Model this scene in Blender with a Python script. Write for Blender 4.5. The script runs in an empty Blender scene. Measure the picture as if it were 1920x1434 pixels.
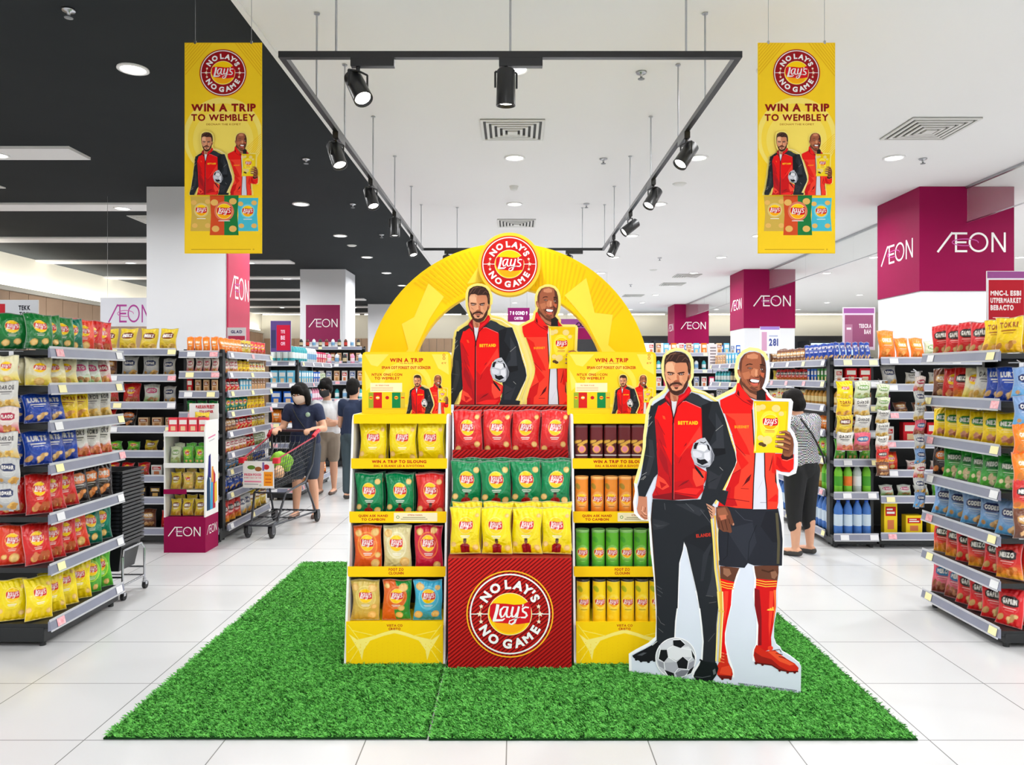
import bpy, math, random
import numpy as np
from mathutils import Vector, Matrix
from mathutils.geometry import tessellate_polygon
random.seed(7); RNG = np.random.default_rng(7)
S = bpy.context.scene; COL = S.collection; PI = math.pi
# ---------------------------------------------------------------- camera, world, exposure
F, VX, VY, H = 1431.0, 965.0, 705.0, 1.55
def P(px, py, d): return Vector(((px-VX)/F*d, d, H-(py-VY)/F*d))
cd = bpy.data.cameras.new('camera'); cam = bpy.data.objects.new('camera', cd); COL.objects.link(cam)
cam.location = (0, 0, H); cam.rotation_euler = (PI/2, 0, 0)
cd.sensor_width = 36; cd.lens = 36*F/1920; cd.shift_x = (960-VX)/1920; cd.shift_y = (VY-717)/1920; cd.clip_end = 200
S.camera = cam
w = bpy.data.worlds.new('world'); S.world = w; w.use_nodes = True
w.node_tree.nodes['Background'].inputs[0].default_value = (0.95, 0.975, 1, 1)
w.node_tree.nodes['Background'].inputs[1].default_value = 1.05
S.view_settings.view_transform = 'Standard'; S.view_settings.look = 'None'
S.view_settings.gamma = 1; S.view_settings.use_curve_mapping = False
S.view_settings.exposure = -0.62
DOWN_W, SPOT_W = 62.0, 130.0
S.cycles.max_bounces = 7; S.cycles.diffuse_bounces = 4; S.cycles.glossy_bounces = 3; S.cycles.transmission_bounces = 4
S.cycles.transparent_max_bounces = 8; S.cycles.caustics_reflective = False; S.cycles.caustics_refractive = False
S.cycles.sample_clamp_indirect = 4.0; S.cycles.sample_clamp_direct = 12.0
# ---------------------------------------------------------------- colours and materials
def lin(c):
    return tuple((x/255/12.92 if x/255 <= .04045 else ((x/255+.055)/1.055)**2.4) for x in c[:3])
MATS = {}
def mat(name, rgb=(200,200,200), rough=.5, metal=0., emit=None, estr=0., alpha=1., spec=.5, noise=None, bump=None, coat=0., attr=None, trans=0.):
    if name in MATS: return MATS[name]
    m = bpy.data.materials.new(name); m.use_nodes = True; nt = m.node_tree; b = nt.nodes['Principled BSDF']
    c = lin(rgb); b.inputs['Base Color'].default_value = (*c, 1)
    b.inputs['Roughness'].default_value = rough; b.inputs['Metallic'].default_value = metal
    b.inputs['Specular IOR Level'].default_value = spec; b.inputs['Alpha'].default_value = alpha
    b.inputs['Coat Weight'].default_value = coat; b.inputs['Transmission Weight'].default_value = trans
    if emit: b.inputs['Emission Color'].default_value = (*lin(emit), 1); b.inputs['Emission Strength'].default_value = estr
    if attr:
        a = nt.nodes.new('ShaderNodeAttribute'); a.attribute_name = attr; nt.links.new(a.outputs['Color'], b.inputs['Base Color'])
    if noise or bump:
        tc = nt.nodes.new('ShaderNodeTexCoord')
    if noise:                                       # (scale, second colour)
        n = nt.nodes.new('ShaderNodeTexNoise'); n.inputs['Scale'].default_value = noise[0]; n.inputs['Detail'].default_value = 4
        nt.links.new(tc.outputs['Object'], n.inputs['Vector'])
        mx = nt.nodes.new('ShaderNodeMix'); mx.data_type = 'RGBA'; mx.inputs[6].default_value = (*c, 1); mx.inputs[7].default_value = (*lin(noise[1]), 1)
        nt.links.new(n.outputs['Fac'], mx.inputs[0]); nt.links.new(mx.outputs[2], b.inputs['Base Color'])
    if bump:                                        # (scale, strength, distance)
        n = nt.nodes.new('ShaderNodeTexNoise'); n.inputs['Scale'].default_value = bump[0]; n.inputs['Detail'].default_value = 3
        nt.links.new(tc.outputs['Object'], n.inputs['Vector'])
        bp = nt.nodes.new('ShaderNodeBump'); bp.inputs['Strength'].default_value = bump[1]; bp.inputs['Distance'].default_value = bump[2]
        nt.links.new(n.outputs['Fac'], bp.inputs['Height']); nt.links.new(bp.outputs['Normal'], b.inputs['Normal'])
    MATS[name] = m; return m
M_PRINT = mat('printed card', attr='Col', rough=.6, spec=.12)
M_FOIL = mat('printed foil', attr='Col', rough=.2, spec=.5, bump=(26, .6, .012))
M_TUBE = mat('printed tube', attr='Col', rough=.4, spec=.4)
M_CLOTH = mat('printed cloth', attr='Col', rough=.9, spec=.2)
M_BLACK = mat('black powder coat', (20,23,25), .45, noise=(9,(27,30,32)))
M_BLACK2 = mat('black track metal', (14,15,17), .35, noise=(12,(22,23,25)))
M_RAIL = mat('grey price rail plastic', (118,121,138), .25, noise=(6,(140,143,160)), spec=.6)
M_CLEAR = mat('clear rail lip', (225,228,235), .12, alpha=.55, noise=(5,(240,240,245)))
M_TAG = mat('pale yellow price tag', (238,228,160), .6, noise=(30,(245,238,190)))
M_TAGW = mat('white price tag', (235,235,235), .6, noise=(30,(222,222,228)))
M_TAGR = mat('red white promo tag', (215,60,80), .6, noise=(60,(245,225,230)))
M_WHITE = mat('white card', (232,232,232), .6, noise=(3,(238,238,238)))
M_YCARD = mat('yellow card', (250,208,10), .6, noise=(4,(252,214,16)), spec=.12)
M_MAG = mat('magenta panel', (140,0,68), .6, noise=(2,(132,0,62)), spec=.15)
M_STEEL = mat('brushed steel', (190,192,196), .28, metal=1., noise=(20,(170,172,176)))
M_CHROME = mat('chrome wire', (205,207,212), .15, metal=1., noise=(20,(190,192,198)))
M_WIRE = mat('dark wire', (58,60,66), .35, metal=.6, noise=(20,(75,77,82)))
M_RUBBER = mat('black rubber', (22,22,24), .7, noise=(20,(34,34,36)))
M_GREYP = mat('grey hub plastic', (120,122,126), .5, noise=(20,(140,142,146)))
M_REDP = mat('red plastic', (200,20,40), .35, noise=(8,(212,30,50)))
M_GLOW = mat('lamp diffuser', (255,255,255), .5, emit=(255,252,244), estr=14)
M_SKIN = mat('light skin', (205,152,122), .55, noise=(14,(214,164,136)))
M_HAIR = mat('black hair', (12,10,10), .75, noise=(60,(22,18,17)), bump=(90,.6,.006), spec=.2)
# ---------------------------------------------------------------- objects
def tag(o, label=None, cat=None, group=None, kind=None):
    if label: o['label'] = label
    if cat: o['category'] = cat
    if group: o['group'] = group
    if kind: o['kind'] = kind
    return o
def thing(name, label, cat, loc=(0,0,0), rz=0, group=None):
    o = bpy.data.objects.new(name, None); COL.objects.link(o); o.empty_display_size = .05
    o.location = loc; o.rotation_euler = (0,0,rz); return tag(o, label, cat, group)
def link(name, me, parent=None, loc=None):
    o = bpy.data.objects.new(name, me); COL.objects.link(o)
    if parent: o.parent = parent
    if loc is not None: o.location = loc
    return o
KIDS = {}
def children(o): return [c for c in KIDS.get(o.name, [])]
def index_kids():
    KIDS.clear()
    for o in COL.objects:
        if o.parent: KIDS.setdefault(o.parent.name, []).append(o)
def dup(root, loc=None, rot=None, label=None, group=None, scale=None):
    r = root.copy(); COL.objects.link(r)
    if loc is not None: r.location = loc
    if rot is not None: r.rotation_euler = rot
    if scale is not None: r.scale = scale
    if label: r['label'] = label
    if group: r['group'] = group
    for ch in KIDS.get(root.name, []):
        c = ch.copy(); COL.objects.link(c); c.parent = r
        for g in KIDS.get(ch.name, []):
            d = g.copy(); COL.objects.link(d); d.parent = c
    return r
class MB:
    def __init__(s): s.v = []; s.f = []; s.m = []; s.sm = []
    def add(s, vs, fs, m=0, sm=False):
        n = len(s.v); s.v += [tuple(v) for v in vs]; s.f += [tuple(i+n for i in f) for f in fs]
        s.m += [m]*len(fs); s.sm += [sm]*len(fs); return s
    def box(s, x0, x1, y0, y1, z0, z1, m=0):
        vs = [(x,y,z) for z in (z0,z1) for y in (y0,y1) for x in (x0,x1)]
        return s.add(vs, [(0,2,3,1),(4,5,7,6),(0,1,5,4),(2,6,7,3),(0,4,6,2),(1,3,7,5)], m)
    def rbox(s, x0, x1, y0, y1, z0, z1, r, m=0, n=3):     # box with rounded vertical edges
        pts = []
        for cx, cy, a0 in ((x1-r,y1-r,0),(x0+r,y1-r,PI/2),(x0+r,y0+r,PI),(x1-r,y0+r,3*PI/2)):
            for k in range(n+1): a = a0+PI/2*k/n; pts.append((cx+r*math.cos(a), cy+r*math.sin(a)))
        return s.prism_z(pts, z0, z1, m)
    def prism_z(s, pts, z0, z1, m=0):
        n = len(pts); vs = [(x,y,z0) for x,y in pts]+[(x,y,z1) for x,y in pts]
        fs = [(i,(i+1)%n,n+(i+1)%n,n+i) for i in range(n)]
        fs += [tuple(reversed(range(n))), tuple(range(n,2*n))]
        return s.add(vs, fs, m)
    def slab(s, pts, y0, y1, m=0, holes=None):            # outline in the x-z plane, thickness along y (y0 is the front)
        loops = [pts]+(holes or [])
        flat = [p for l in loops for p in l]; n = len(flat)
        tris = tessellate_polygon([[Vector((p[0],p[1],0)) for p in l] for l in loops])
        vs = [(x,y0,z) for x,z in flat]+[(x,y1,z) for x,z in flat]; fs = []
        for t in tris: fs.append(tuple(t)); fs.append(tuple(n+i for i in reversed(t)))
        k = 0
        for l in loops:
            c = len(l)
            for i in range(c): a, b = k+i, k+(i+1)%c; fs.append((a,b,n+b,n+a))
            k += c
        return s.add(vs, fs, m)
    def cyl(s, p0, p1, r0, r1=None, n=10, m=0, cap=True, sm=True):
        r1 = r0 if r1 is None else r1; p0 = Vector(p0); p1 = Vector(p1); d = p1-p0
        if d.length < 1e-9: return s
        q = d.to_track_quat('Z','Y'); vs = []
        for p, r in ((p0,r0),(p1,r1)):
            for k in range(n): a = 2*PI*k/n; vs.append(p+q@Vector((r*math.cos(a), r*math.sin(a), 0)))
        s.add(vs, [(k,(k+1)%n,n+(k+1)%n,n+k) for k in range(n)], m, sm)
        if cap: s.add(vs, [tuple(reversed(range(n))), tuple(range(n,2*n))], m)
        return s
    def path(s, pts, r, n=6, m=0, closed=False):
        pts = [Vector(p) for p in pts]; L = list(zip(pts, pts[1:]+([pts[0]] if closed else [])))
        if not closed: L = list(zip(pts[:-1], pts[1:]))
        for a, b in L:
            s.cyl(a, b, r, n=n, m=m, cap=True)
        return s
    def lathe(s, prof, c=(0,0,0), n=16, m=0, axis='Z', sm=True):
        vs = []
        for r, h in prof:
            for k in range(n):
                a = 2*PI*k/n; x, y = r*math.cos(a), r*math.sin(a)
                p = (x,y,h) if axis == 'Z' else ((h,x,y) if axis == 'X' else (x,h,y))
                vs.append((c[0]+p[0], c[1]+p[1], c[2]+p[2]))
        fs = []
        for j in range(len(prof)-1):
            for k in range(n): fs.append((j*n+k, j*n+(k+1)%n, (j+1)*n+(k+1)%n, (j+1)*n+k))
        s.add(vs, fs, m, sm); return s
    def sph(s, c, rx, ry=None, rz=None, n=12, k=8, m=0):
        ry = rx if ry is None else ry; rz = rx if rz is None else rz; vs = []; fs = []
        for j in range(k+1):
            t = PI*j/k
            for i in range(n):
                a = 2*PI*i/n; vs.append((c[0]+rx*math.sin(t)*math.cos(a), c[1]+ry*math.sin(t)*math.sin(a), c[2]+rz*math.cos(t)))
        for j in range(k):
            for i in range(n): fs.append((j*n+i, (j+1)*n+i, (j+1)*n+(i+1)%n, j*n+(i+1)%n))
        return s.add(vs, fs, m, True)
    def mesh(s, name, mats):
        me = bpy.data.meshes.new(name); me.from_pydata(s.v, [], s.f)
        for m in (mats if isinstance(mats, (list,tuple)) else [mats]): me.materials.append(m)
        me.polygons.foreach_set('material_index', s.m); me.polygons.foreach_set('use_smooth', s.sm); me.update(); return me
    def build(s, name, mats, parent=None, loc=None, bevel=0):
        o = link(name, s.mesh(name, mats), parent, loc)
        if bevel:
            b = o.modifiers.new('edge', 'BEVEL'); b.width = bevel; b.segments = 2; b.limit_method = 'ANGLE'
        return o
def struct(name, mb, mats, loc=None):
    o = mb.build(name, mats, None, loc); o['kind'] = 'structure'; return o
# ---------------------------------------------------------------- flat print: polygons in order, as a layered mesh or sampled on a grid
GL = {}
def glyph(ch, bold=.0):
    k = (ch, bold)
    if k in GL: return GL[k]
    cu = bpy.data.curves.new('g', 'FONT'); cu.body = ch; cu.size = 1; cu.resolution_u = 3; cu.offset = bold; cu.fill_mode = 'BOTH'
    o = bpy.data.objects.new('g', cu); COL.objects.link(o)
    dg = bpy.context.evaluated_depsgraph_get(); me = bpy.data.meshes.new_from_object(o.evaluated_get(dg))
    me.calc_loop_triangles()
    v = np.array([(q.co.x, q.co.y) for q in me.vertices]).reshape(-1,2); t = np.array([tuple(q.vertices) for q in me.loop_triangles]).reshape(-1,3).astype(int)
    bpy.data.meshes.remove(me); bpy.data.objects.remove(o); bpy.data.curves.remove(cu)
    GL[k] = (v, t, (v[:,0].min(), v[:,0].max()) if len(v) else (0,.25)); return GL[k]
def T(ox, oy, s): return lambda pts: [(ox+x/s, oy+y/s) for x, y in pts]
class Art:
    def __init__(s): s.it = []                     # (verts Nx2, tris Mx3, rgb)
    def raw(s, v, t, c):
        if len(t): s.it.append((np.asarray(v, float), np.asarray(t, int), c))
        return s
    def poly(s, pts, c, holes=None):
        loops = [pts]+(holes or []); t = tessellate_polygon([[Vector((p[0],p[1],0)) for p in l] for l in loops])
        return s.raw([p for l in loops for p in l], t, c)
    def rect(s, x0, y0, x1, y1, c): return s.raw([(x0,y0),(x1,y0),(x1,y1),(x0,y1)], [(0,1,2),(0,2,3)], c)
    def ell(s, cx, cy, rx, ry, c, rot=0, n=24):
        a = np.arange(n)*2*PI/n; x = rx*np.cos(a); y = ry*np.sin(a); r = math.radians(rot)
        v = np.stack([cx+x*math.cos(r)-y*math.sin(r), cy+x*math.sin(r)+y*math.cos(r)], 1)
        return s.raw(v, [(0,i,i+1) for i in range(1,n-1)], c)
    def ring(s, cx, cy, r0, r1, c, n=48):
        a = np.arange(n)*2*PI/n; v = [(cx+r*math.cos(t), cy+r*math.sin(t)) for r in (r0,r1) for t in a]
        return s.raw(v, [q for i in range(n) for q in ((i,(i+1)%n,n+(i+1)%n),(i,n+(i+1)%n,n+i))], c)
    def stroke(s, pts, wd, c):
        pts = [np.array(p, float) for p in pts]; n = len(pts)
        ws = wd if isinstance(wd, (list,tuple)) else [wd]*n
        v = []
        for i in range(n):
            a = pts[max(i-1,0)]; b = pts[min(i+1,n-1)]; d = b-a; L = np.hypot(*d) or 1; nn = np.array([-d[1], d[0]])/L*ws[i]/2
            v += [pts[i]+nn, pts[i]-nn]
        t = []
        for i in range(n-1): t += [(2*i,2*i+1,2*i+3),(2*i,2*i+3,2*i+2)]
        return s.raw(v, t, c)
    def text(s, body, x, y, h, c, bold=.03, align='C', sp=.08, sx=1., rot=0, shear=0):
        x0 = 0; L = [([], []), ([], []), ([], [])]
        def add(k, v, t): L[k][1].append(t+sum(len(q) for q in L[k][0])); L[k][0].append(v)
        for ch in body:
            if ch == ' ': x0 += .3; continue
            if ch in 'MW':                              # these two letters are thickened by three overlapping copies, one above the other
                v, t, (a, b) = glyph(ch, 0); q = min(bold, .05); v = v-[a-q-x0,0]
                for k, d in enumerate((0,-q,q)): add(k, v+[d,0], t)
                x0 += b-a+2*q+sp
            else:
                v, t, (a, b) = glyph(ch, bold)
                if len(v): add(0, v-[a-x0,0], t); x0 += (b-a)+sp
        wdt = x0-sp; r = math.radians(rot)
        for vs, ts in L:
            if not vs: continue
            v = np.concatenate(vs)-[wdt/2 if align == 'C' else 0, 0]
            v[:,0] = v[:,0]*sx+v[:,1]*shear; v = v*h/.72
            v = np.stack([x+v[:,0]*math.cos(r)-v[:,1]*math.sin(r), y+v[:,0]*math.sin(r)+v[:,1]*math.cos(r)], 1); s.raw(v, np.concatenate(ts), c)
        return s
    def wtext(s, body, x0, x1, y, h, c, bold=.03):      # text fitted into x0..x1 with its base at y
        a = Art().text(body, 0, 0, h, c, bold); lo = min(q[0][:,0].min() for q in a.it); hi = max(q[0][:,0].max() for q in a.it)
        for q in a.it: q[0][:,0] = (q[0][:,0]-lo)/(hi-lo)*(x1-x0)+x0; q[0][:,1] += y
        s.it += a.it; return s
    def xf(s, fn):
        a = Art(); a.it = [(np.array([fn(p) for p in v], float), t, c) for v, t, c in s.it]; return a
    def put(s, o, x, y, k=1., ky=None, dx=0, dy=0):      # o scaled about (dx,dy) and moved to (x,y)
        ky = k if ky is None else ky
        for v, t, c in o.it: s.it.append(((v-[dx,dy])*[k,ky]+[x,y], t, c))
        return s
    def clip(s, ax, lim, sign):                         # keep sign*(p[ax]-lim) >= 0
        a = Art()
        for v, t, c in s.it:
            V = []; TT = []
            for tr in t:
                p = [v[i] for i in tr]; out = []
                for i in range(3):
                    q, r = p[i], p[(i+1)%3]; fq, fr = sign*(q[ax]-lim), sign*(r[ax]-lim)
                    if fq >= 0: out.append(q)
                    if fq*fr < 0: out.append(q+(r-q)*fq/(fq-fr))
                if len(out) >= 3:
                    b = len(V); V += out; TT += [(b, b+i, b+i+1) for i in range(1,len(out)-1)]
            if TT: a.raw(V, TT, c)
        return a
    def mesh(s, name, parent=None, y=0., d=.00014, m=None, loc=None, two=False):
        # facing -Y; each polygon lies just in front of those it covers
        n = len(s.it); bb = np.array([[*v.min(0), *v.max(0)] for v, t, c in s.it]); lay = np.zeros(n)
        for i in range(1, n):
            q = (bb[:i,0] < bb[i,2])&(bb[:i,2] > bb[i,0])&(bb[:i,1] < bb[i,3])&(bb[:i,3] > bb[i,1])
            if q.any(): lay[i] = lay[:i][q].max()+1
        V = []; TT = []; C = []; k = 0
        for i, (v, t, c) in enumerate(s.it):
            p = np.zeros((len(v),3)); p[:,0] = v[:,0]; p[:,2] = v[:,1]; p[:,1] = y-lay[i]*d
            a = v[t[:,0]]; b = v[t[:,1]]; e = v[t[:,2]]
            cr = (b[:,0]-a[:,0])*(e[:,1]-a[:,1])-(b[:,1]-a[:,1])*(e[:,0]-a[:,0])
            tt = np.where((cr > 0)[:,None], t, t[:,::-1])
            V.append(p); TT.append(tt+k); C.append(np.tile([*lin(c),1], (len(v),1))); k += len(v)
        V = np.concatenate(V); TT = np.concatenate(TT); C = np.concatenate(C)
        me = bpy.data.meshes.new(name); me.from_pydata(V.tolist(), [], TT.tolist())
        at = me.attributes.new('Col', 'FLOAT_COLOR', 'POINT'); at.data.foreach_set('color', C.ravel().astype(np.float32))
        me.materials.append(m or M_PRINT); me.update()
        return link(name, me, parent, loc)
    def sample(s, X, Y):
        n = len(X); out = np.zeros((n,3)); out[:] = lin((200,200,200))
        for v, t, c in s.it:
            lc = lin(c)
            for tr in t:
                a, b, e = v[tr[0]], v[tr[1]], v[tr[2]]
                x0, x1 = min(a[0],b[0],e[0]), max(a[0],b[0],e[0]); y0, y1 = min(a[1],b[1],e[1]), max(a[1],b[1],e[1])
                q = np.nonzero((X >= x0)&(X <= x1)&(Y >= y0)&(Y <= y1))[0]
                if not len(q): continue
                dn = (b[0]-a[0])*(e[1]-a[1])-(b[1]-a[1])*(e[0]-a[0])
                if abs(dn) < 1e-14: continue
                px, py = X[q]-a[0], Y[q]-a[1]
                u = (px*(e[1]-a[1])-py*(e[0]-a[0]))/dn; ww = ((b[0]-a[0])*py-(b[1]-a[1])*px)/dn
                out[q[(u >= -1e-6)&(ww >= -1e-6)&(u+ww <= 1+1e-6)]] = lc
        return out
    def soft(s, X, Y, e):                                # four samples per point
        return sum(s.sample(X+a*e, Y+b*e) for a, b in ((-.3,-.1),(.1,-.3),(.3,.1),(-.1,.3)))/4
# ---------------------------------------------------------------- logos and marks
WHT = (242,240,238)
def seal(R, rim=True, ground=(170,25,25), stripes=False):
    a = Art(); k = R/640
    if not stripes: a.ell(0,0,R,R,(252,190,40) ,n=64); a.ell(0,0,620*k,620*k,ground,n=64)
    else: a.ring(0,0,622*k,642*k,(250,180,40),64)
    a.ring(0,0,572*k,594*k,WHT,64)
    for ch, dg in zip("NOLAY'S", (-54.5,-30,-4,16.6,35.5,47,58)):
        t = math.radians(dg); a.text(ch, 375*k*math.sin(t), 375*k*math.cos(t), 128*k, WHT, .05, rot=-dg, sx=1.05)
    for ch, dg in zip('NOGAME', (-57,-33.5,-5,17.5,36.6,58.5)):
        t = math.radians(dg); a.text(ch, 500*k*math.sin(t), -500*k*math.cos(t), 128*k, WHT, .05, rot=dg, sx=1.05)
    for sx in (-1,1):
        a.stroke([(sx*325*k,0),(sx*575*k,0)], 12*k, WHT)
        a.stroke([(sx*430*k,-110*k),(sx*430*k,115*k)], 8*k, (235,200,160))
        for cx, cy, r in ((445,0,46),(422,112,36),(425,-112,36)):
            pts = [((sx*cx*k)+r*k*(1 if i%2 == 0 else .45)*math.sin(i*PI/5), cy*k+r*k*(1 if i%2 == 0 else .45)*math.cos(i*PI/5)) for i in range(10)]
            a.poly(pts, (250,232,205))
    a.put(lays(320*k), 0, 0); return a
def lays(r, simple=False):
    a = Art(); q = r/330
    a.ell(0,0,r*1.02,r*.98,(250,228,160),n=40); a.ell(0,0,r*.985,r*.945,(252,205,10),n=40)
    if not simple: a.ell(0,-.35*r,r*.72,r*.52,(250,170,20),n=28)
    rb = [(-300,130),(-255,165),(-60,158),(60,142),(200,150),(280,190),(318,110),(322,-20),(300,-130),(120,-155),(-60,-140),(-200,-130),(-270,-110),(-310,-20)]
    a.poly([(x*q,y*q) for x,y in rb], (205,22,34))
    S_ = lambda pts, w: a.stroke([((x-720)*q,(688-y)*q) for x,y in pts], [z*q for z in w] if isinstance(w, list) else w*q, WHT)
    S_([(538,540),(520,640),(478,795)], [48,46,50]); S_([(462,785),(540,782),(605,780),(645,752)], [34,36,30,14])
    S_([(672,580),(625,580),(580,625),(572,690),(592,735),(625,720),(660,650),(684,575)], [16,24,32,36,34,24,18,20])
    S_([(688,572),(664,680),(676,728),(712,735),(745,700)], [30,34,34,22,14])
    S_([(768,575),(744,680),(756,728),(790,725),(830,660)], [32,34,34,24,16])
    S_([(858,570),(826,720),(790,815),(745,842),(706,826),(716,790),(780,765),(880,730)], [32,34,32,24,22,18,14,10])
    S_([(924,540),(908,585)], [26,12])
    S_([(1008,590),(955,582),(912,608),(916,645),(962,672),(978,708),(950,740),(885,738)], [20,26,30,32,32,32,28,20])
    return a
def wordmark(h, c=WHT, c2=(196,90,160)):                 # the store's five-letter mark, origin at its lower left corner
    a = Art(); b = .105
    q = lambda pts, w, cc: a.stroke([(x*h,y*h) for x,y in pts], w*h, cc)
    q([(0,0),(.75,1.0)], b, c); q([(.70,.95),(1.5,.95)], b, c); q([(.93,0),(.93,1)], b, c)
    q([(.93,.5),(1.46,.5)], b*.9, c); q([(.88,.05),(1.5,.05)], b, c)
    a.ring(2.07*h, .5*h, .4*h, .5*h, c, 40)
    q([(2.78,0),(2.78,1)], b, c); q([(2.78,.98),(3.40,.02)], b, c); q([(3.40,0),(3.40,1)], b, c)
    sw = [(1.4+.66*math.cos(t), .5+.17*math.sin(t)) for t in np.linspace(-.2, 2*PI-1.2, 30)]
    a.stroke([(x*h,y*h) for x,y in sw], .05*h, c2); return a
# ---------------------------------------------------------------- the two printed footballers (traced in photo pixels, then laid on the standee's own plane)
SA = Vector((.603, 3.98)); SB = Vector((1.392, 3.71)); SD = (SB-SA).normalized(); SLEN = (SB-SA).length
def on_standee(p):
    k = (p[0]-VX)/F; t = (k*SA.y-SA.x)/(SD.x-k*SD.y); Y = SA.y+t*SD.y
    return (t, H-(p[1]-VY)/F*Y)
ZA = T(1210,645,11.03); ZB = T(1350,645,11.03); Z3 = T(1180,760,7.967); Z4 = T(1330,780,7.967)
Z5 = T(1180,920,6.518); Z6 = T(1170,1110,6.518); Z7 = T(1330,1040,5.31); R3 = T(1160,640,3.983); R4 = T(1160,960,3.983)
BLK, BLK2, BLK3 = (36,39,44), (24,25,29), (58,61,66)
RED, RD1, RD2, RDH = (228,20,20), (186,22,28), (130,18,26), (244,70,52)
def fig_a():
    a = Art(); p = lambda z, pts, c: a.poly(z(pts), c); s = lambda z, pts, w, c: a.stroke(z(pts), w, c)
    # printed gold edge down the sleeve beside the second man
    s(R3, [(545,365),(640,388),(735,450),(800,610),(862,790),(872,900),(800,1080),(722,1212)], 4.6, (240,214,110)); s(R3, [(552,362),(645,384),(742,446),(808,606),(870,790),(880,900),(808,1082),(730,1214)], 1.2, (252,250,236))
    for y in range(0,6): s(R3, [(872-abs(y-4)*6,690+y*34),(835,712+y*34)], 1.3, (226,226,218))
    # hands
    sk = (196,128,100)
    p(Z5, [(112,60),(215,70),(218,130),(222,290),(225,350),(190,355),(140,320),(105,270),(92,220),(105,150)], sk)
    for q in ([(160,180),(150,230),(175,260)], [(150,250),(190,300),(222,305)], [(140,290),(180,330),(220,335)], [(200,200),(190,260)]): s(Z5, q, 1.2, (120,66,48))
    p(Z5, [(160,180),(175,200),(165,250),(215,290),(222,300),(180,285),(148,245)], (222,160,132))
    p(Z5, [(915,125),(980,160),(1050,200),(1055,260),(1030,330),(1000,340),(960,240)], (206,150,120))
    for q in ([(950,180),(1010,230)], [(960,220),(1015,270)], [(975,150),(1035,200)], [(985,270),(1015,300)]): s(Z5, q, 1.6, (60,40,34))
    # shoes
    p(Z6, [(100,775),(150,745),(260,690),(350,640),(400,585),(440,600),(460,700),(400,820),(300,850),(200,845),(120,805)], BLK2)
    for x, y in ((150,822),(210,842),(300,850),(370,835)): a.ell(*Z6([(x,y)])[0], 2.8, 2.2, BLK2)
    p(Z6, [(160,770),(240,735),(280,740),(220,775)], (78,80,86)); s(Z6, [(345,650),(410,595)], 1.2, (220,220,215))
    # trousers
    p(Z5, [(285,100),(600,118),(920,100),(1000,330),(1030,560),(1040,900),(1075,1130),(1110,1434),(860,1434),(830,1250),(760,950),(700,690),(668,620),(655,720),(610,880),(600,1120),(590,1434),(345,1434),(320,1050),(290,650),(265,350)], BLK)
    p(Z6, [(400,-30),(655,-30),(645,200),(625,350),(615,555),(440,640),(400,590),(400,430)], BLK)
    p(Z6, [(890,-30),(1145,-30),(1155,150),(1130,400),(1125,700),(1120,860),(960,850),(975,600),(960,420),(925,130)], BLK)
    p(Z5, [(640,600),(860,700),(1000,800),(1020,620),(1020,420),(940,420),(700,560)], (32,34,39))
    p(Z5, [(870,1100),(900,780),(990,640),(1020,640),(960,800),(905,1100)], (46,49,55))
    p(Z5, [(940,1280),(1000,1080),(1020,760),(1040,950),(1075,1200),(1070,1290)], (52,55,61))
    p(Z5, [(290,340),(420,370),(500,400),(400,460),(300,480),(285,430)], (46,49,54)); p(Z5, [(290,400),(380,420),(470,410),(340,445)], (60,63,68))
    p(Z5, [(560,160),(760,160),(930,240),(860,310),(700,230)], (48,51,57))
    for q in ([(690,150),(790,250)], [(870,230),(1000,400)], [(430,150),(440,230)], [(320,1150),(400,1200)], [(340,1200),(410,1250)], [(340,1260),(390,1290)]): s(Z5, q, 1., (84,86,90))
    for q in ([(410,290),(450,370),(500,400)], [(420,440),(480,490)], [(1030,600),(1110,500)], [(1000,40),(1090,50)], [(1040,130),(1130,115)]): s(Z6, q, 1.1, (88,88,90))
    s(Z5, [(285,140),(268,350),(290,650),(320,1050),(340,1434)], 1.6, (60,40,30))
    # front shoe
    p(Z6, [(940,830),(1000,845),(1130,860),(1155,930),(1130,1010),(1080,1080),(980,1100),(880,1080),(850,1020),(870,970),(920,890)], (20,26,27))
    for x, y in ((880,1088),(930,1100),(990,1106),(1060,1092)): a.ell(*Z6([(x,y)])[0], 3.2, 2.4, BLK2)
    p(Z6, [(1085,950),(1115,930),(1125,990),(1095,1010)], (96,102,104)); s(Z6, [(870,1030),(960,1040),(1060,1020)], 1.2, (84,90,92)); s(Z6, [(925,820),(960,840)], 3, BLK2)
    # gold side stripes
    for q, w, c in (([(1005,340),(1030,600),(1050,950),(1090,1250),(1110,1434)], 3.4, (236,214,110)), ([(1045,300),(1060,600),(1080,900),(1120,1200),(1140,1434)], 3.2, (222,172,66)), ([(1085,460),(1075,600),(1095,850)], 1.8, (240,226,150))): s(Z5, q, w, c)
    for q, w, c in (([(1145,-10),(1165,230),(1140,500),(1125,840)], 2.6, (245,225,130)), ([(1175,-10),(1190,250),(1180,600),(1165,850)], 3.6, (228,180,70)), ([(1205,-10),(1212,240),(1195,500),(1180,800)], 2.2, (250,236,160)), ([(1155,225),(1225,235)], 3, (226,190,80))): s(Z6, q, w, c)
    a.text('ELANDE', *Z5([(908,560)])[0], -6, (190,50,36), .05, sx=-.78, rot=-6)
    # sleeves and body
    p(Z3, [(320,0),(300,130),(285,300),(255,480),(250,600),(215,800),(175,1050),(125,1210),(140,1350),(240,1362),(290,1250),(370,1080),(425,1020),(440,600),(410,200),(430,0)], BLK)
    p(ZA, [(400,1110),(300,1160),(180,1240),(110,1330),(70,1450),(240,1450),(300,1290),(430,1200),(430,1120)], BLK)
    p(ZA, [(960,1000),(1100,1050),(1200,1120),(1400,1200),(1470,1260),(1450,1500),(1100,1500),(780,1200),(830,1100)], BLK)
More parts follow.
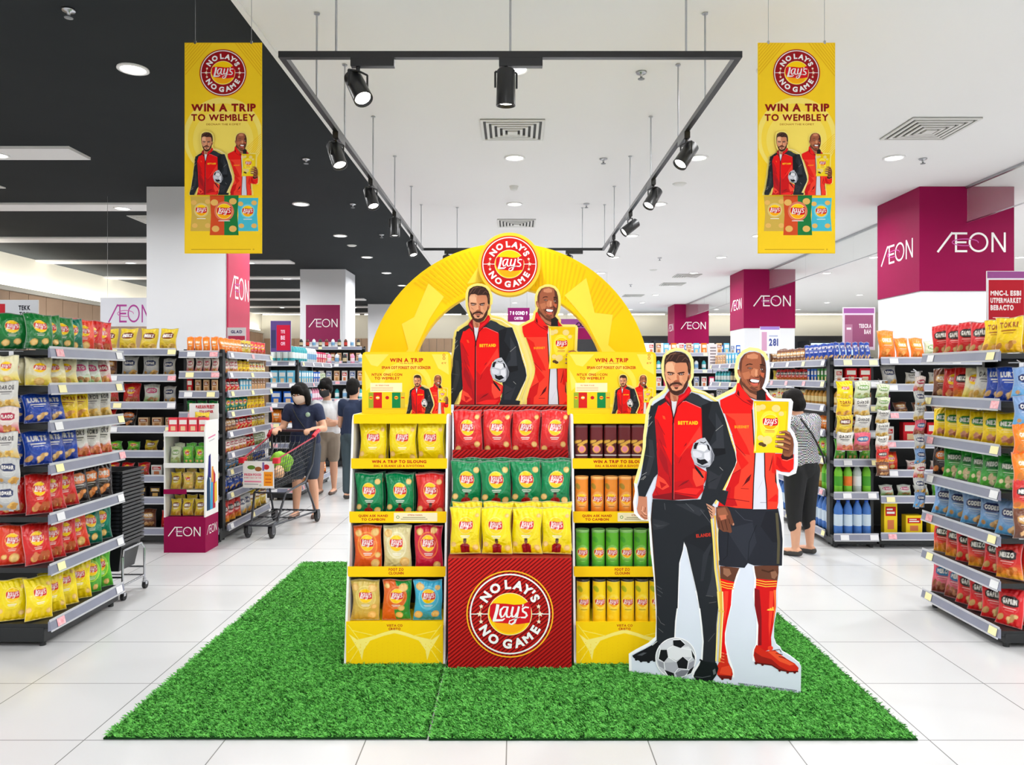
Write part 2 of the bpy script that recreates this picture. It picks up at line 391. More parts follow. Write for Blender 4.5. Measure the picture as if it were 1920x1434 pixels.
    p(Z3, [(1000,-60),(1330,-60),(1430,200),(1520,520),(1580,700),(1600,820),(1580,900),(1500,1050),(1400,1250),(1300,1400),(1230,1500),(1060,1420),(1130,1200),(1160,1000),(1090,700),(1070,300)], BLK)
    p(Z3, [(1110,1200),(1200,1330),(1430,1500),(1480,1280),(1340,1250)], BLK)
    p(ZA, [(840,1110),(960,1000),(1180,1110),(1310,1200),(1160,1300),(900,1190)], (47,51,56))
    p(Z3, [(1080,0),(1240,-60),(1180,180),(1290,340),(1180,600),(1090,470)], (27,28,32)); p(Z3, [(1290,100),(1400,300),(1420,640),(1320,690),(1180,640),(1300,520)], (50,53,59))
    p(Z3, [(1250,640),(1434,640),(1440,720),(1290,760)], BLK2); p(Z3, [(1180,960),(1340,1050),(1400,1000),(1300,1250),(1180,1240)], (48,50,56)); p(Z3, [(1140,1180),(1350,1070),(1250,1110)], BLK2)
    p(Z3, [(290,500),(350,520),(380,760),(300,1040),(230,1040),(300,760)], (50,53,58)); s(Z3, [(230,740),(350,770)], 1.2, (70,74,80))
    for q in ([(280,230),(330,160)], [(275,330),(345,240)], [(190,1040),(260,1000)], [(170,1110),(240,1050)], [(200,1110),(250,1060)], [(1350,920),(1400,970)], [(1290,380),(1400,290)]): s(Z3, q, .9, (150,150,146))
    # white tee + neck
    p(ZA, [(505,960),(660,1050),(700,1080),(660,1210),(610,1434),(560,1434),(530,1200),(515,1120)], (206,138,104))
    p(ZA, [(560,1060),(640,1080),(655,1180),(600,1190)], (176,104,76))
    p(ZA, [(520,1160),(590,1190),(650,1180),(640,1300),(610,1434),(560,1434),(540,1290)], (222,222,226)); p(Z3, [(625,0),(705,0),(680,110),(658,215),(645,110)], (218,218,222))
    # red panel
    p(ZA, [(430,1190),(300,1280),(230,1434),(545,1434),(530,1330)], RED); p(ZA, [(730,1200),(840,1180),(1150,1310),(1170,1434),(620,1434),(650,1320)], RED)
    p(Z3, [(435,0),(620,0),(645,110),(658,215),(680,110),(715,0),(985,0),(1080,50),(1085,250),(1088,500),(960,560),(920,700),(975,880),(1160,990),(1150,1100),(1110,1180),(1110,1270),(1020,1390),(660,1410),(350,1385),(345,1330),(390,1230),(430,1000),(410,560),(380,180)], RED)
    p(Z3, [(435,480),(520,640),(640,900),(640,1400),(350,1380),(345,1330),(390,1230),(430,1000),(410,700)], RD1)
    p(Z3, [(670,700),(740,780),(860,640),(925,640),(920,750),(975,880),(1160,990),(1150,1100),(1110,1180),(1110,1270),(1020,1390),(660,1410)], (202,20,24))
    p(Z3, [(680,1140),(890,1110),(960,1210),(780,1250),(680,1300)], RD1); p(Z3, [(350,1350),(640,1300),(1000,1380),(660,1412),(350,1388)], RD2)
    p(Z3, [(380,180),(430,220),(500,400),(560,640),(470,560),(410,560)], RD1); p(Z3, [(460,620),(560,800),(600,1060),(520,960),(440,760)], (160,22,30))
    p(Z3, [(430,1040),(520,1100),(600,1210),(500,1260),(400,1200)], RDH); p(Z3, [(450,1130),(560,1180),(480,1240)], RD1)
    p(Z3, [(950,940),(1050,960),(1140,990),(1110,1180),(1000,1215),(950,1090)], RDH); p(Z3, [(1060,300),(1085,470),(950,550),(860,640),(740,790),(960,450)], (240,56,44))
    p(Z3, [(660,1280),(860,1230),(1080,1240),(1000,1330),(800,1310)], (236,40,38)); p(Z3, [(720,1220),(800,1150),(900,1105),(860,1150),(760,1200)], RD2)
    p(Z3, [(970,880),(1060,980),(1120,1080),(1090,1080),(990,950)], BLK2); p(Z3, [(810,620),(860,550),(850,590)], RD2); p(Z3, [(495,150),(530,160),(545,210),(510,200)], (244,86,40))
    for q in ([(450,500),(540,700)], [(430,250),(530,440)], [(740,860),(780,770)], [(400,1270),(440,1350)], [(680,1300),(1000,1340)], [(600,1060),(620,1200)]): s(Z3, q, .9, RD2)
    s(ZA, [(740,1200),(840,1180),(1150,1320)], 1.2, (240,110,110)); s(Z3, [(1080,50),(1085,250),(1090,480)], 1, RD2)
    s(Z3, [(658,215),(652,700),(650,1410)], 3.2, (62,16,22)); s(Z3, [(668,260),(668,1400)], .8, (220,90,90)); a.ell(*Z3([(652,270)])[0], 1.3, 2.6, (40,20,24))
    s(Z3, [(620,0),(645,110),(658,215)], 2.2, (70,18,24)); s(Z3, [(715,0),(690,110),(660,215)], 2.2, (70,18,24))
    # collar
    p(ZA, [(505,955),(440,1030),(398,1100),(420,1160),(540,1300),(560,1434),(545,1200),(520,1120),(515,1050)], RD2); p(ZA, [(430,1060),(500,1140),(510,1210),(420,1120)], (200,30,40))
    p(ZA, [(890,870),(930,900),(950,970),(900,1060),(770,1180),(640,1300),(625,1434),(650,1260),(690,1100),(680,1070),(800,1010)], (196,14,24)); p(ZA, [(900,920),(940,960),(890,1030),(760,1140),(680,1200),(700,1130),(840,1020)], (226,24,34))
    s(ZA, [(905,1060),(770,1180),(660,1290),(630,1434)], 1.6, (84,10,18)); s(ZA, [(400,1110),(430,1170),(540,1300),(560,1430)], 1.6, (84,10,18))
    a.text('BETTAND', *Z3([(878,282)])[0], -6, (248,190,30), .07, sx=-.82)
    # head
    p(ZA, [(890,640),(925,610),(948,625),(935,700),(900,760),(880,740)], (186,112,80)); s(ZA, [(905,650),(900,720)], 1, (110,56,40))
    p(ZA, [(400,420),(395,640),(420,740),(470,900),(520,990),(600,1045),(700,1040),(800,980),(870,860),(890,700),(890,500),(850,380),(620,340),(480,350)], (222,156,118))
    p(ZA, [(640,350),(850,380),(890,500),(885,700),(800,700),(740,640),(640,600),(600,500)], (206,134,98)); p(ZA, [(440,400),(560,380),(600,480),(600,560),(450,560),(430,470)], (236,178,140))
    p(ZA, [(620,620),(665,640),(700,740),(640,780),(570,770),(590,740),(612,700)], (228,160,120)); p(ZA, [(655,620),(700,660),(710,760),(670,770),(650,690)], (190,114,82))
    p(ZA, [(640,740),(690,745),(720,790),(650,800),(600,790),(580,770)], (160,90,64)); p(ZA, [(780,640),(890,620),(880,760),(820,790),(760,720)], (212,142,104))
    # beard, moustache, mouth
    p(ZA, [(405,600),(400,640),(430,760),(470,900),(520,990),(600,1050),(680,1060),(780,1010),(870,880),(900,720),(885,640),(870,740),(810,830),(780,900),(740,940),(640,970),(560,950),(520,880),(480,810),(435,750)], (74,44,34))
    p(ZA, [(505,850),(520,820),(580,790),(640,780),(710,790),(760,820),(772,880),(745,850),(660,832),(560,845),(520,880)], (74,44,34)); p(ZA, [(600,890),(690,890),(670,925),(640,935),(610,915)], (84,50,38))
    p(ZA, [(560,855),(640,845),(735,855),(690,880),(600,882)], (196,104,86)); s(ZA, [(560,856),(650,862),(735,856)], .9, (110,50,44)); p(ZA, [(530,960),(620,990),(740,970),(690,1020),(600,1020)], (58,34,28))
    # brows and eyes
    p(ZA, [(450,585),(480,570),(570,585),(612,602),(600,615),(520,598),(462,602)], (52,32,26)); p(ZA, [(662,602),(720,582),(800,570),(822,585),(800,600),(720,606),(672,618)], (52,32,26))
    p(ZA, [(465,625),(510,605),(575,615),(585,632),(530,645),(480,640)], (120,70,54)); p(ZA, [(680,628),(720,605),(780,608),(812,628),(760,645),(700,645)], (112,64,50))
    for x in (522, 748): a.ell(*ZA([(x,622)])[0], 2.4, 1.1, (226,214,206)); a.ell(*ZA([(x,621)])[0], 1.1, 1.1, (40,34,34))
    for q in ([(470,690),(530,740)], [(520,790),(500,850)], [(770,790),(790,860)]): s(ZA, q, 1, (176,108,80))
    # hair
    p(ZA, [(398,640),(392,480),(400,330),(430,240),(520,180),(620,155),(740,165),(830,200),(900,280),(935,380),(945,480),(935,610),(905,620),(885,560),(880,470),(850,385),(740,380),(640,390),(560,355),(470,365),(420,420),(412,560)], (58,38,32))
    for q, w, c in (([(450,330),(520,220),(640,180)], 1.6, (120,84,66)), ([(520,330),(600,210),(720,190)], 1.2, (100,68,54)), ([(640,350),(700,240),(800,230)], 1.6, (92,60,48)), ([(760,350),(830,280),(880,330)], 1.2, (110,76,60)), ([(430,420),(440,300)], 1, (110,76,60)), ([(905,380),(925,520)], 2, (104,66,48))): s(ZA, q, w, c)
    # ball under the arm
    c0 = (186,188,196)
    p(Z3, [(1010,520),(1070,490),(1130,480),(1170,540),(1220,620),(1270,740),(1260,820),(1200,910),(1120,930),(1040,900),(970,850),(930,760),(925,680),(950,600)], c0)
    p(Z3, [(1020,600),(1080,580),(1160,600),(1165,650),(1120,690),(1060,670),(1010,660)], (228,228,232)); p(Z3, [(1120,710),(1200,690),(1210,800),(1180,840),(1120,790)], (224,224,230)); p(Z3, [(945,680),(1010,680),(1090,720),(1080,770),(1000,780),(960,760)], (214,214,222))
    p(Z3, [(985,560),(1040,550),(1010,610),(1000,650),(960,650),(965,600)], BLK2); p(Z3, [(1005,780),(1060,810),(1130,800),(1180,850),(1090,890),(1020,850)], BLK2); p(Z3, [(1150,570),(1190,600),(1210,680),(1180,660)], BLK2); p(Z3, [(1220,640),(1265,740),(1255,830),(1215,880),(1225,760)], (110,112,120)); p(Z3, [(990,860),(1100,905),(1200,890),(1120,930),(1040,905)], (110,112,120)); s(Z3, [(1060,545),(1110,560),(1150,540)], 1.6, BLK2)
    return a
def fig_b():
    a = Art(); p = lambda z, pts, c: a.poly(z(pts), c); s = lambda z, pts, w, c: a.stroke(z(pts), w, c)
    dk, mid, hi = (96,58,42), (160,92,64), (196,124,88); O1, O2 = (240,62,42), (222,30,24)
    # legs, socks, boots
    p(Z7, [(105,110),(300,130),(270,200),(245,280),(110,260)], dk); p(Z7, [(140,130),(200,140),(220,190),(180,220),(140,190)], (150,104,80))
    p(Z7, [(445,110),(690,100),(690,180),(675,270),(470,250),(455,180)], dk); p(Z7, [(610,170),(660,160),(680,200),(650,240),(620,230)], (142,98,76)); s(Z7, [(520,150),(590,170),(640,150)], 3, (70,40,28))
    p(Z7, [(110,235),(250,270),(225,350),(215,500),(180,650),(155,780),(155,880),(175,985),(120,990),(110,800),(130,500)], RED); p(Z7, [(150,360),(190,360),(180,520),(150,700),(140,500)], O1)
    p(Z7, [(465,235),(678,255),(665,350),(665,520),(640,680),(615,820),(620,930),(560,960),(480,950),(485,800),(490,650),(455,500),(450,400),(465,300)], (206,22,24)); p(Z7, [(450,330),(500,350),(520,620),(520,900),(485,900),(488,700),(450,500)], RD2); p(Z7, [(600,360),(640,360),(630,560),(600,800),(600,900),(590,700)], O1); p(Z7, [(640,350),(665,350),(660,560),(630,690),(650,500)], (248,110,50))
    for d in (0, 25, 48):
        s(Z7, [(115,265+d),(180,285+d),(245,290+d)], 1.8, (248,180,60)); s(Z7, [(465,248+d),(560,268+d),(672,262+d)], 1.8, (248,180,60))
    for x0, h in ((572,14),(592,24),(615,34)): p(Z7, [(x0,552),(x0+12,552-h),(x0+24,552-h),(x0+28,555)], (246,190,70))
    p(Z7, [(95,1070),(110,980),(175,990),(190,1070),(225,1140),(235,1190),(220,1225),(120,1228),(80,1195),(70,1130)], (206,44,26)); p(Z7, [(120,1120),(200,1100),(225,1160),(210,1200),(100,1180)], (228,70,40)); p(Z7, [(80,1195),(230,1205),(220,1235),(110,1230)], (110,24,20))
    for y in (970,1000,1030,1060): s(Z7, [(110,y),(150,y+12)], 1.2, (250,140,90))
    p(Z7, [(470,895),(560,960),(650,945),(720,1000),(780,1040),(850,1080),(890,1125),(880,1160),(780,1160),(690,1140),(620,1090),(540,1080),(460,1070),(440,1000),(448,940)], (206,42,26)); p(Z7, [(580,960),(660,960),(760,1040),(850,1090),(800,1100),(700,1060)], (236,84,46)); p(Z7, [(445,960),(520,1010),(620,1040),(700,1110),(780,1150),(690,1140),(620,1090),(540,1080),(460,1070)], (150,28,22))
    a.ell(*Z7([(608,928)])[0], 5, 4.4, (236,60,36)); s(Z7, [(450,1072),(540,1085),(620,1095),(700,1145),(800,1162),(885,1160)], 2.4, (90,20,18))
    for x, y in ((465,1078),(530,1090),(700,1148),(780,1168),(850,1168),(130,1232),(210,1232)): a.ell(*Z7([(x,y)])[0], 2.6, 2.6, (90,20,18))
    for q in ([(640,950),(700,940),(715,970)], [(660,980),(730,990)], [(690,1010),(760,1030)]): s(Z7, q, 1.2, (70,20,18))
    # shorts
    p(R3, [(740,1225),(1190,1245),(1215,1360),(1225,1480),(1220,1674),(1010,1672),(965,1655),(940,1690),(800,1680),(750,1670),(745,1500)], (38,40,48))
    p(R3, [(800,1400),(1000,1350),(1030,1500),(960,1640),(930,1600)], (46,49,58)); p(R3, [(1100,1270),(1190,1260),(1205,1500),(1150,1500),(1060,1380)], (32,33,40)); s(R3, [(1180,1280),(1195,1500),(1190,1660)], 5, (84,78,58)); s(R3, [(820,1400),(810,1600),(780,1630)], 1, (22,23,28)); s(R3, [(870,1260),(940,1330),(1000,1340)], 1, (66,70,80)); s(R3, [(1030,1370),(975,1500),(965,1640)], 1, (24,25,30))
    # hanging hand
    p(Z5, [(1060,200),(1190,185),(1230,250),(1255,330),(1282,400),(1265,430),(1235,400),(1255,500),(1240,515),(1190,500),(1150,500),(1080,450),(1060,330)], (112,66,48))
    for q in ([(1120,370),(1150,480)], [(1170,350),(1200,480)], [(1090,360),(1100,450)], [(1215,340),(1230,400)]): s(Z5, q, 1.2, (60,32,24))
    p(Z5, [(1070,220),(1170,200),(1210,290),(1150,340),(1090,320)], (150,92,66)); p(Z5, [(1100,300),(1180,290),(1190,340),(1120,360)], (196,112,82)); a.ell(*Z5([(1272,408)])[0], 1.6, 2.2, (196,140,112))
    p(Z4, [(130,1340),(160,1220),(200,1200),(230,1240),(240,1345)], (222,24,20))
    # tee
    p(Z4, [(640,-200),(830,-200),(810,500),(830,900),(855,1390),(650,1390),(665,1000),(690,500)], (216,218,228)); p(Z4, [(690,1180),(800,950),(780,1000),(720,1120)], (160,160,178)); s(Z4, [(760,1290),(850,1290)], 1, (150,150,166))
    # jacket, held-up sleeve on the far side
    p(ZB, [(0,1160),(120,1100),(300,1020),(350,960),(360,800),(420,1000),(640,1130),(690,1180),(660,1434),(60,1434),(10,1300)], (230,26,22))
    p(Z4, [(230,-40),(640,-40),(660,400),(680,560),(670,700),(660,1100),(645,1385),(400,1370),(240,1340),(250,1070),(300,900),(380,700),(410,560),(380,420),(330,240)], O1)
    p(Z4, [(230,-40),(380,60),(420,200),(560,450),(610,580),(500,560),(400,460),(330,240)], O2); p(Z4, [(300,900),(380,840),(480,780),(440,1000),(380,1060),(360,1350),(240,1340),(250,1070)], (204,22,24)); p(Z4, [(410,480),(480,560),(590,700),(480,800),(440,700),(400,600)], O2); p(Z4, [(470,1180),(560,1000),(620,1060),(560,1180),(480,1240)], O1); p(Z4, [(250,1070),(320,1060),(300,1240),(380,1230),(420,1340),(240,1340)], RD1)
    p(Z4, [(480,1060),(520,1010),(560,930),(630,860),(600,960),(540,1010)], (90,16,22)); s(Z4, [(240,1230),(400,1245),(600,1275)], 1.2, RD2); s(Z4, [(470,1080),(590,1085)], 1, RD2); s(Z4, [(340,870),(460,800)], 1, RD2); s(Z4, [(380,420),(540,590)], 1, RD2)
    s(Z4, [(638,-100),(665,400),(685,560),(660,1000),(648,1385)], 2, (40,14,18))
    p(Z4, [(820,500),(980,500),(1000,780),(1000,980),(1030,1100),(1030,1290),(1010,1385),(860,1390),(850,1100),(828,900)], O1); p(Z4, [(960,560),(985,780),(970,860),(930,840),(940,700)], O2); p(Z4, [(890,820),(920,700),(950,560),(940,690),(905,810)], (130,16,20)); p(Z4, [(870,1270),(1000,1160),(1030,1200),(1010,1280)], O2); s(Z4, [(825,520),(830,900),(855,1100),(860,1385)], 2, (40,14,18)); p(Z4, [(978,780),(1000,900),(1010,1030),(985,980)], (30,24,26))
    p(Z4, [(985,560),(1085,560),(1090,640),(1200,650),(1262,560),(1262,700),(1255,790),(1200,840),(1080,830),(985,790)], (228,32,24)); p(Z4, [(1010,600),(1060,640),(1090,740),(1180,810),(1060,800),(1000,720)], (196,16,20)); s(Z4, [(1090,650),(1160,665),(1255,625)], 1.2, (250,120,100)); p(Z4, [(1085,640),(1070,600),(1090,560),(1140,600),(1250,560),(1255,620),(1160,655)], (54,24,22))
    a.text('BUESNET', *Z4([(485,178)])[0], -4.8, (250,150,30), .06, sx=-.85)
    # neck, collar
    p(ZB, [(420,700),(520,760),(700,900),(860,900),(960,1000),(950,1165),(760,1160),(600,1100),(400,900),(395,800)], dk); p(ZB, [(450,840),(620,1000),(760,1060),(755,1140),(620,1080),(500,960)], (176,110,82)); p(ZB, [(760,980),(870,930),(950,1000),(945,1165),(760,1150)], (34,30,30))
    p(ZB, [(355,810),(400,800),(450,900),(620,1110),(690,1170),(680,1250),(560,1210),(420,1110),(320,1020)], (232,30,26)); p(ZB, [(370,940),(400,1000),(405,1090),(350,1030)], (90,12,18)); p(ZB, [(540,1150),(690,1160),(670,1260)], (150,16,22)); s(ZB, [(320,1040),(480,1180),(660,1270)], 1.2, RD2); p(ZB, [(940,1000),(990,1080),(1070,1165),(950,1168)], (200,26,26))
    # head
    p(ZB, [(400,520),(360,530),(362,590),(390,660),(435,710)], mid); p(ZB, [(385,560),(420,570),(425,660),(395,640)], hi)
    p(ZB, [(395,500),(400,400),(430,300),(500,210),(600,165),(720,158),(830,190),(910,280),(945,400),(955,540),(945,680),(915,800),(870,900),(800,960),(700,970),(610,930),(520,840),(450,760),(425,640)], mid)
    p(ZB, [(830,190),(910,280),(945,400),(955,540),(945,680),(915,800),(870,900),(820,930),(830,780),(810,660),(860,560),(820,470),(860,400),(850,280)], (88,50,38)); p(ZB, [(395,500),(400,400),(430,300),(500,210),(600,165),(520,230),(460,340),(450,480),(440,600)], (104,60,46))
    p(ZB, [(560,230),(700,190),(790,230),(780,300),(660,310),(560,290)], (204,134,98)); p(ZB, [(640,560),(700,500),(790,520),(760,680),(700,680),(640,640)], hi); p(ZB, [(460,600),(600,560),(640,640),(580,740),(500,720)], (186,112,78)); p(ZB, [(830,580),(920,600),(900,700),(840,650)], (190,96,64))
    p(ZB, [(690,650),(740,680),(800,670),(820,640),(800,700),(740,700)], (96,48,36)); p(ZB, [(735,520),(770,540),(780,640),(740,670),(720,620)], (216,150,112))
    p(ZB, [(520,460),(560,415),(620,400),(680,415),(670,428),(600,420),(550,445)], (52,28,22)); p(ZB, [(820,415),(870,412),(925,440),(930,460),(870,432),(830,440)], (40,22,18))
    p(ZB, [(555,490),(620,478),(680,500),(620,520)], (66,36,28)); p(ZB, [(810,520),(860,500),(920,520),(870,545)], (58,32,26))
    a.ell(*ZB([(622,497)])[0], 2.2, .9, (206,190,182)); a.ell(*ZB([(622,497)])[0], 1., 1., (28,20,18)); a.ell(*ZB([(862,523)])[0], 2.4, 1.1, (214,200,194)); a.ell(*ZB([(862,523)])[0], 1.1, 1.1, (28,20,18))
    p(ZB, [(585,730),(640,700),(700,695),(760,705),(830,740),(810,820),(760,862),(700,860),(640,820),(600,770)], (66,24,20)); p(ZB, [(620,750),(650,725),(740,735),(815,750),(795,790),(740,795),(660,785)], (248,246,242)); p(ZB, [(620,790),(700,812),(800,805),(770,860),(700,862),(650,830)], (206,96,78)); p(ZB, [(595,725),(650,700),(760,705),(830,742),(740,722),(650,722)], (176,90,70))
    s(ZB, [(560,720),(585,780),(620,840)], 1.4, (104,58,42)); s(ZB, [(640,880),(710,910),(780,890)], 2.4, (110,62,46)); p(ZB, [(600,900),(700,965),(800,950),(730,920),(650,880)], (112,64,48)); p(ZB, [(470,740),(540,860),(620,930),(520,850)], (104,60,44))
    # bag of crisps in the raised hand
    yb = [(1008,445),(1270,450),(1262,640),(1248,835),(1120,830),(1008,832),(1022,650)]
    p(R3, yb, (238,208,24)); p(R3, [(1012,448),(1265,452),(1262,520),(1020,520)], (232,190,10)); a.ell(*R3([(1125,620)])[0], 18, 26, (246,222,60))
    for x, y, r in ((1040,500,7),(1075,490,6),(1175,500,8),(1215,540,5),(1060,720,6),(1110,735,9),(1090,770,5),(1210,760,6)): a.ell(*R3([(x,y)])[0], r, r*.85, (232,206,130))
    a.ell(*R3([(1065,765)])[0], 5.2, 3.4, (92,66,36)); a.ell(*R3([(1085,775)])[0], 4.4, 3, (84,58,32)); s(R3, [(1095,665),(1165,668)], 1.4, (206,120,60)); s(R3, [(1090,676),(1165,678)], 1.2, (214,150,80)); s(R3, [(1022,460),(1030,640),(1018,820)], 2, (246,232,140)); s(R3, [(1262,460),(1250,640),(1242,830)], 1.4, (216,180,20))
    lg = lays(15); cx, cy = R3([(1132,602)])[0]; a.put(lg, cx, cy, 1, -1)
    # raised hand
    p(Z4, [(1090,560),(1100,480),(1120,300),(1140,230),(1200,240),(1250,330),(1262,420),(1252,560),(1200,610),(1130,600)], (120,70,48))
    for i, (x0, y0, x1, y1, x2, y2, w) in enumerate(((1045,245,1140,235,1200,270,6),(1000,305,1130,310,1215,350,7),(985,380,1110,380,1215,420,6.6),(985,445,1090,465,1190,500,6))):
        s(Z4, [(x0,y0),(x1,y1),(x2,y2)], [w*.7,w,w], (84,46,32)); s(Z4, [(x0+4,y0-4),(x1,y1-6),(x2,y2-6)], [w*.4,w*.62,w*.6], (168,108,74)); a.ell(*Z4([(x0+14,y0)])[0], 2, 1.5, (206,150,116))
    p(Z4, [(1100,560),(1190,560),(1245,500),(1240,570),(1190,605),(1120,600)], (140,84,58))
    return a
OUT_R3 = [(228,1274),(215,1330),(165,1320),(125,1280),(118,1200),(132,1120),(125,1060),(148,980),(172,900),(190,800),(195,700),(208,600),(215,520),(245,440),(300,405),(345,370),(365,330),(335,250),(328,180),(342,110),(380,75),(430,58),(480,66),(525,95),(547,140),(550,200),(548,260),(530,300),(540,340),(565,360),(640,385),(720,430),(790,395),(860,360),(890,325),(897,290),(880,260),(876,200),(893,120),(930,78),(980,55),(1040,63),(1085,88),(1112,140),(1120,200),(1112,290),(1082,350),(1100,370),(1125,410),(1165,435),(1285,438),(1292,450),(1270,640),(1302,690),(1327,760),(1327,920),(1315,978),(1265,997),(1185,978),(1185,1050),(1205,1110),(1216,1200),(1220,1300)]
OUT_R4 = [(1224,200),(1217,402),(1197,422),(1192,560),(1185,720),(1162,830),(1160,940),(1178,990),(1205,1010),(1220,1040),(1280,1075),(1350,1130),(1363,1160),(1360,1372),(88,1208),(85,1060),(130,1035),(225,985),(283,935),(290,820),(275,520),(245,250),(235,60)]
OUTLINE = [on_standee(p) for p in R3(OUT_R3)+R4(OUT_R4)]
FA, FB = fig_a().xf(on_standee), fig_b().xf(on_standee)
BALL = Art()
def _ball():
    a = BALL; cx, cy = Z6([(635,800)])[0]
    a.ell(cx, cy, 38.5, 38.5, (250,250,252), n=44); a.ell(cx, cy, 36.8, 37, (196,196,204), n=44)
    p = lambda pts, c: a.poly(Z6(pts), c)
    p([(545,665),(620,650),(710,665),(790,660),(830,700),(840,790),(720,790),(640,830),(540,790),(520,700)], (226,226,232)); p([(440,640),(520,590),(600,580),(590,640),(520,690),(440,690)], (214,214,222)); p([(490,860),(640,850),(700,930),(640,980),(520,960)], (172,172,182)); p([(410,830),(490,860),(500,940),(430,900)], (150,150,160)); p([(800,860),(860,830),(850,920),(780,940)], (150,150,160)); p([(630,985),(700,950),(800,950),(740,1020),(650,1035)], (120,120,130))
    for q in ([(600,585),(690,580),(748,635),(695,680),(605,648)], [(450,700),(525,700),(540,790),(490,850),(425,810)], [(720,785),(785,840),(770,935),(665,925),(645,850)], [(495,945),(610,985),(620,1035),(540,1015)], [(825,700),(865,780),(868,830),(835,780)], [(800,945),(860,900),(820,985),(770,1005)]):
        p([(x+(x-640)*.05, y+(y-800)*.05) for x, y in q], (244,244,248)); p(q, BLK2)
    for q in ([(525,700),(605,648)], [(540,790),(645,850)], [(490,850),(500,945)], [(785,840),(835,790)], [(695,680),(825,700)], [(665,930),(620,985)], [(770,935),(800,950)], [(450,700),(430,650)]): a.stroke(Z6(q), 1.1, (246,246,250))
_ball(); BALL = BALL.xf(on_standee)
# bust of both for the other prints: origin at the middle of the jacket hems
UA = on_standee((1268,655)); 
def bust(cut):                                            # cut: height above the floor on the standee where the print ends
    return FB.clip(1, cut, 1), FA.clip(1, cut, 1)
def duo(k, gap, cut=1.14, halo=(250,228,120), dropB=0.):
    """Both men, heads at the top; x=0 midway, y=0 at the cut. gap: distance between them before scaling is changed by this."""
    B, A = bust(cut); a = Art(); cx = UA[0]+.19
    def hal(it, dx):
        h = Art()
        for v, t, c in it:
            if len(v) > 7: m = v.mean(0); h.it.append((m+(v-m)*1.0, t, halo))
        return h
    for src, dx in ((B, gap), (A, 0)):
        h = Art()
        for v, t, c in src.it:
            for ox, oz in ((-.016,0),(.016,0),(0,.016),(-.011,.011),(.011,.011)):
                if len(v) > 8 and np.ptp(v[:,0]) > .06: h.it.append((v+[ox,oz], t, halo))
        h = h.clip(1, cut, 1)
        a.put(h, dx*k, (dropB*k if dx else 0), k, dx=cx, dy=cut); a.put(src, dx*k, (dropB*k if dx else 0), k, dx=cx, dy=cut)
    return a
# ================================================================ the room
CEIL = 4.0
def floor_mat():
    m = bpy.data.materials.new('white floor tiles'); m.use_nodes = True; nt = m.node_tree; b = nt.nodes['Principled BSDF']
    tc = nt.nodes.new('ShaderNodeTexCoord'); mp = nt.nodes.new('ShaderNodeMapping'); br = nt.nodes.new('ShaderNodeTexBrick')
    mp.inputs['Location'].default_value = (.034+12, -3.25+12.6-.6, 0)
    br.offset = 0; br.squash = 1; br.inputs['Scale'].default_value = 1; br.inputs['Mortar Size'].default_value = .0028; br.inputs['Mortar Smooth'].default_value = .2
    br.inputs['Brick Width'].default_value = .6; br.inputs['Row Height'].default_value = .6
    br.inputs['Color1'].default_value = (*lin((206,206,206)),1); br.inputs['Color2'].default_value = (*lin((200,201,202)),1); br.inputs['Mortar'].default_value = (*lin((120,120,119)),1)
    nz = nt.nodes.new('ShaderNodeTexNoise'); nz.inputs['Scale'].default_value = 3; nz.inputs['Detail'].default_value = 5
    mr = nt.nodes.new('ShaderNodeMapRange'); mr.inputs[3].default_value = .16; mr.inputs[4].default_value = .3
    l = nt.links.new; l(tc.outputs['Object'], mp.inputs[0]); l(mp.outputs[0], br.inputs[0]); l(br.outputs['Color'], b.inputs['Base Color'])
    l(tc.outputs['Object'], nz.inputs[0]); l(nz.outputs['Fac'], mr.inputs[0]); l(mr.outputs[0], b.inputs['Roughness'])
    b.inputs['Specular IOR Level'].default_value = .45
    return m
M_CEIL = mat('white ceiling paint', (232,231,230), .9, noise=(.7,(236,235,234)), spec=.1)
M_DARKC = mat('charcoal ceiling paint', (40,43,45), .9, noise=(1.2,(46,49,51)), spec=.08)
M_WALLC = mat('cream wall paint', (232,228,214), .9, noise=(.5,(226,222,208)))
M_WOOD = mat('pale wood cladding', (190,160,132), .6, noise=(2.2,(168,138,112)))
M_COLW = mat('column paint', (228,229,233), .7, noise=(1.5,(222,224,228)))
M_GLASS = mat('smoke curtain glass', (214,224,222), .06, alpha=.16, noise=(.6,(205,218,216)), spec=.8)
X0, X1, Y0, Y1, XS = -10.1, 14.0, -7.0, 30.5, -1.82
struct('floor', MB().box(X0,X1,Y0,Y1,-.1,0), floor_mat())
struct('ceiling', MB().box(XS,X1,Y0,Y1,CEIL,CEIL+.1), M_CEIL)
struct('ceiling_dark', MB().box(X0,XS,Y0,Y1,CEIL,CEIL+.1), M_DARKC)
struct('trim_1', MB().box(XS-.02,XS+.02,Y0,Y1,CEIL-.015,CEIL), M_CEIL)
for k in range(9):
    y = 8.13+2.65*k
    if y > 29.5: break
    struct('trim_%d' % (k+2), MB().box(X0,-4.75,y,y+.42,CEIL-.03,CEIL), M_CEIL)
struct('wall_back', MB().box(X0,X1,Y1,Y1+.2,0,CEIL), M_WALLC)
struct('wall_left', MB().box(X0-.2,X0,Y0,Y1,0,CEIL), M_WALLC)
struct('wall_right', MB().box(X1,X1+.2,Y0,Y1,0,CEIL), M_WALLC)
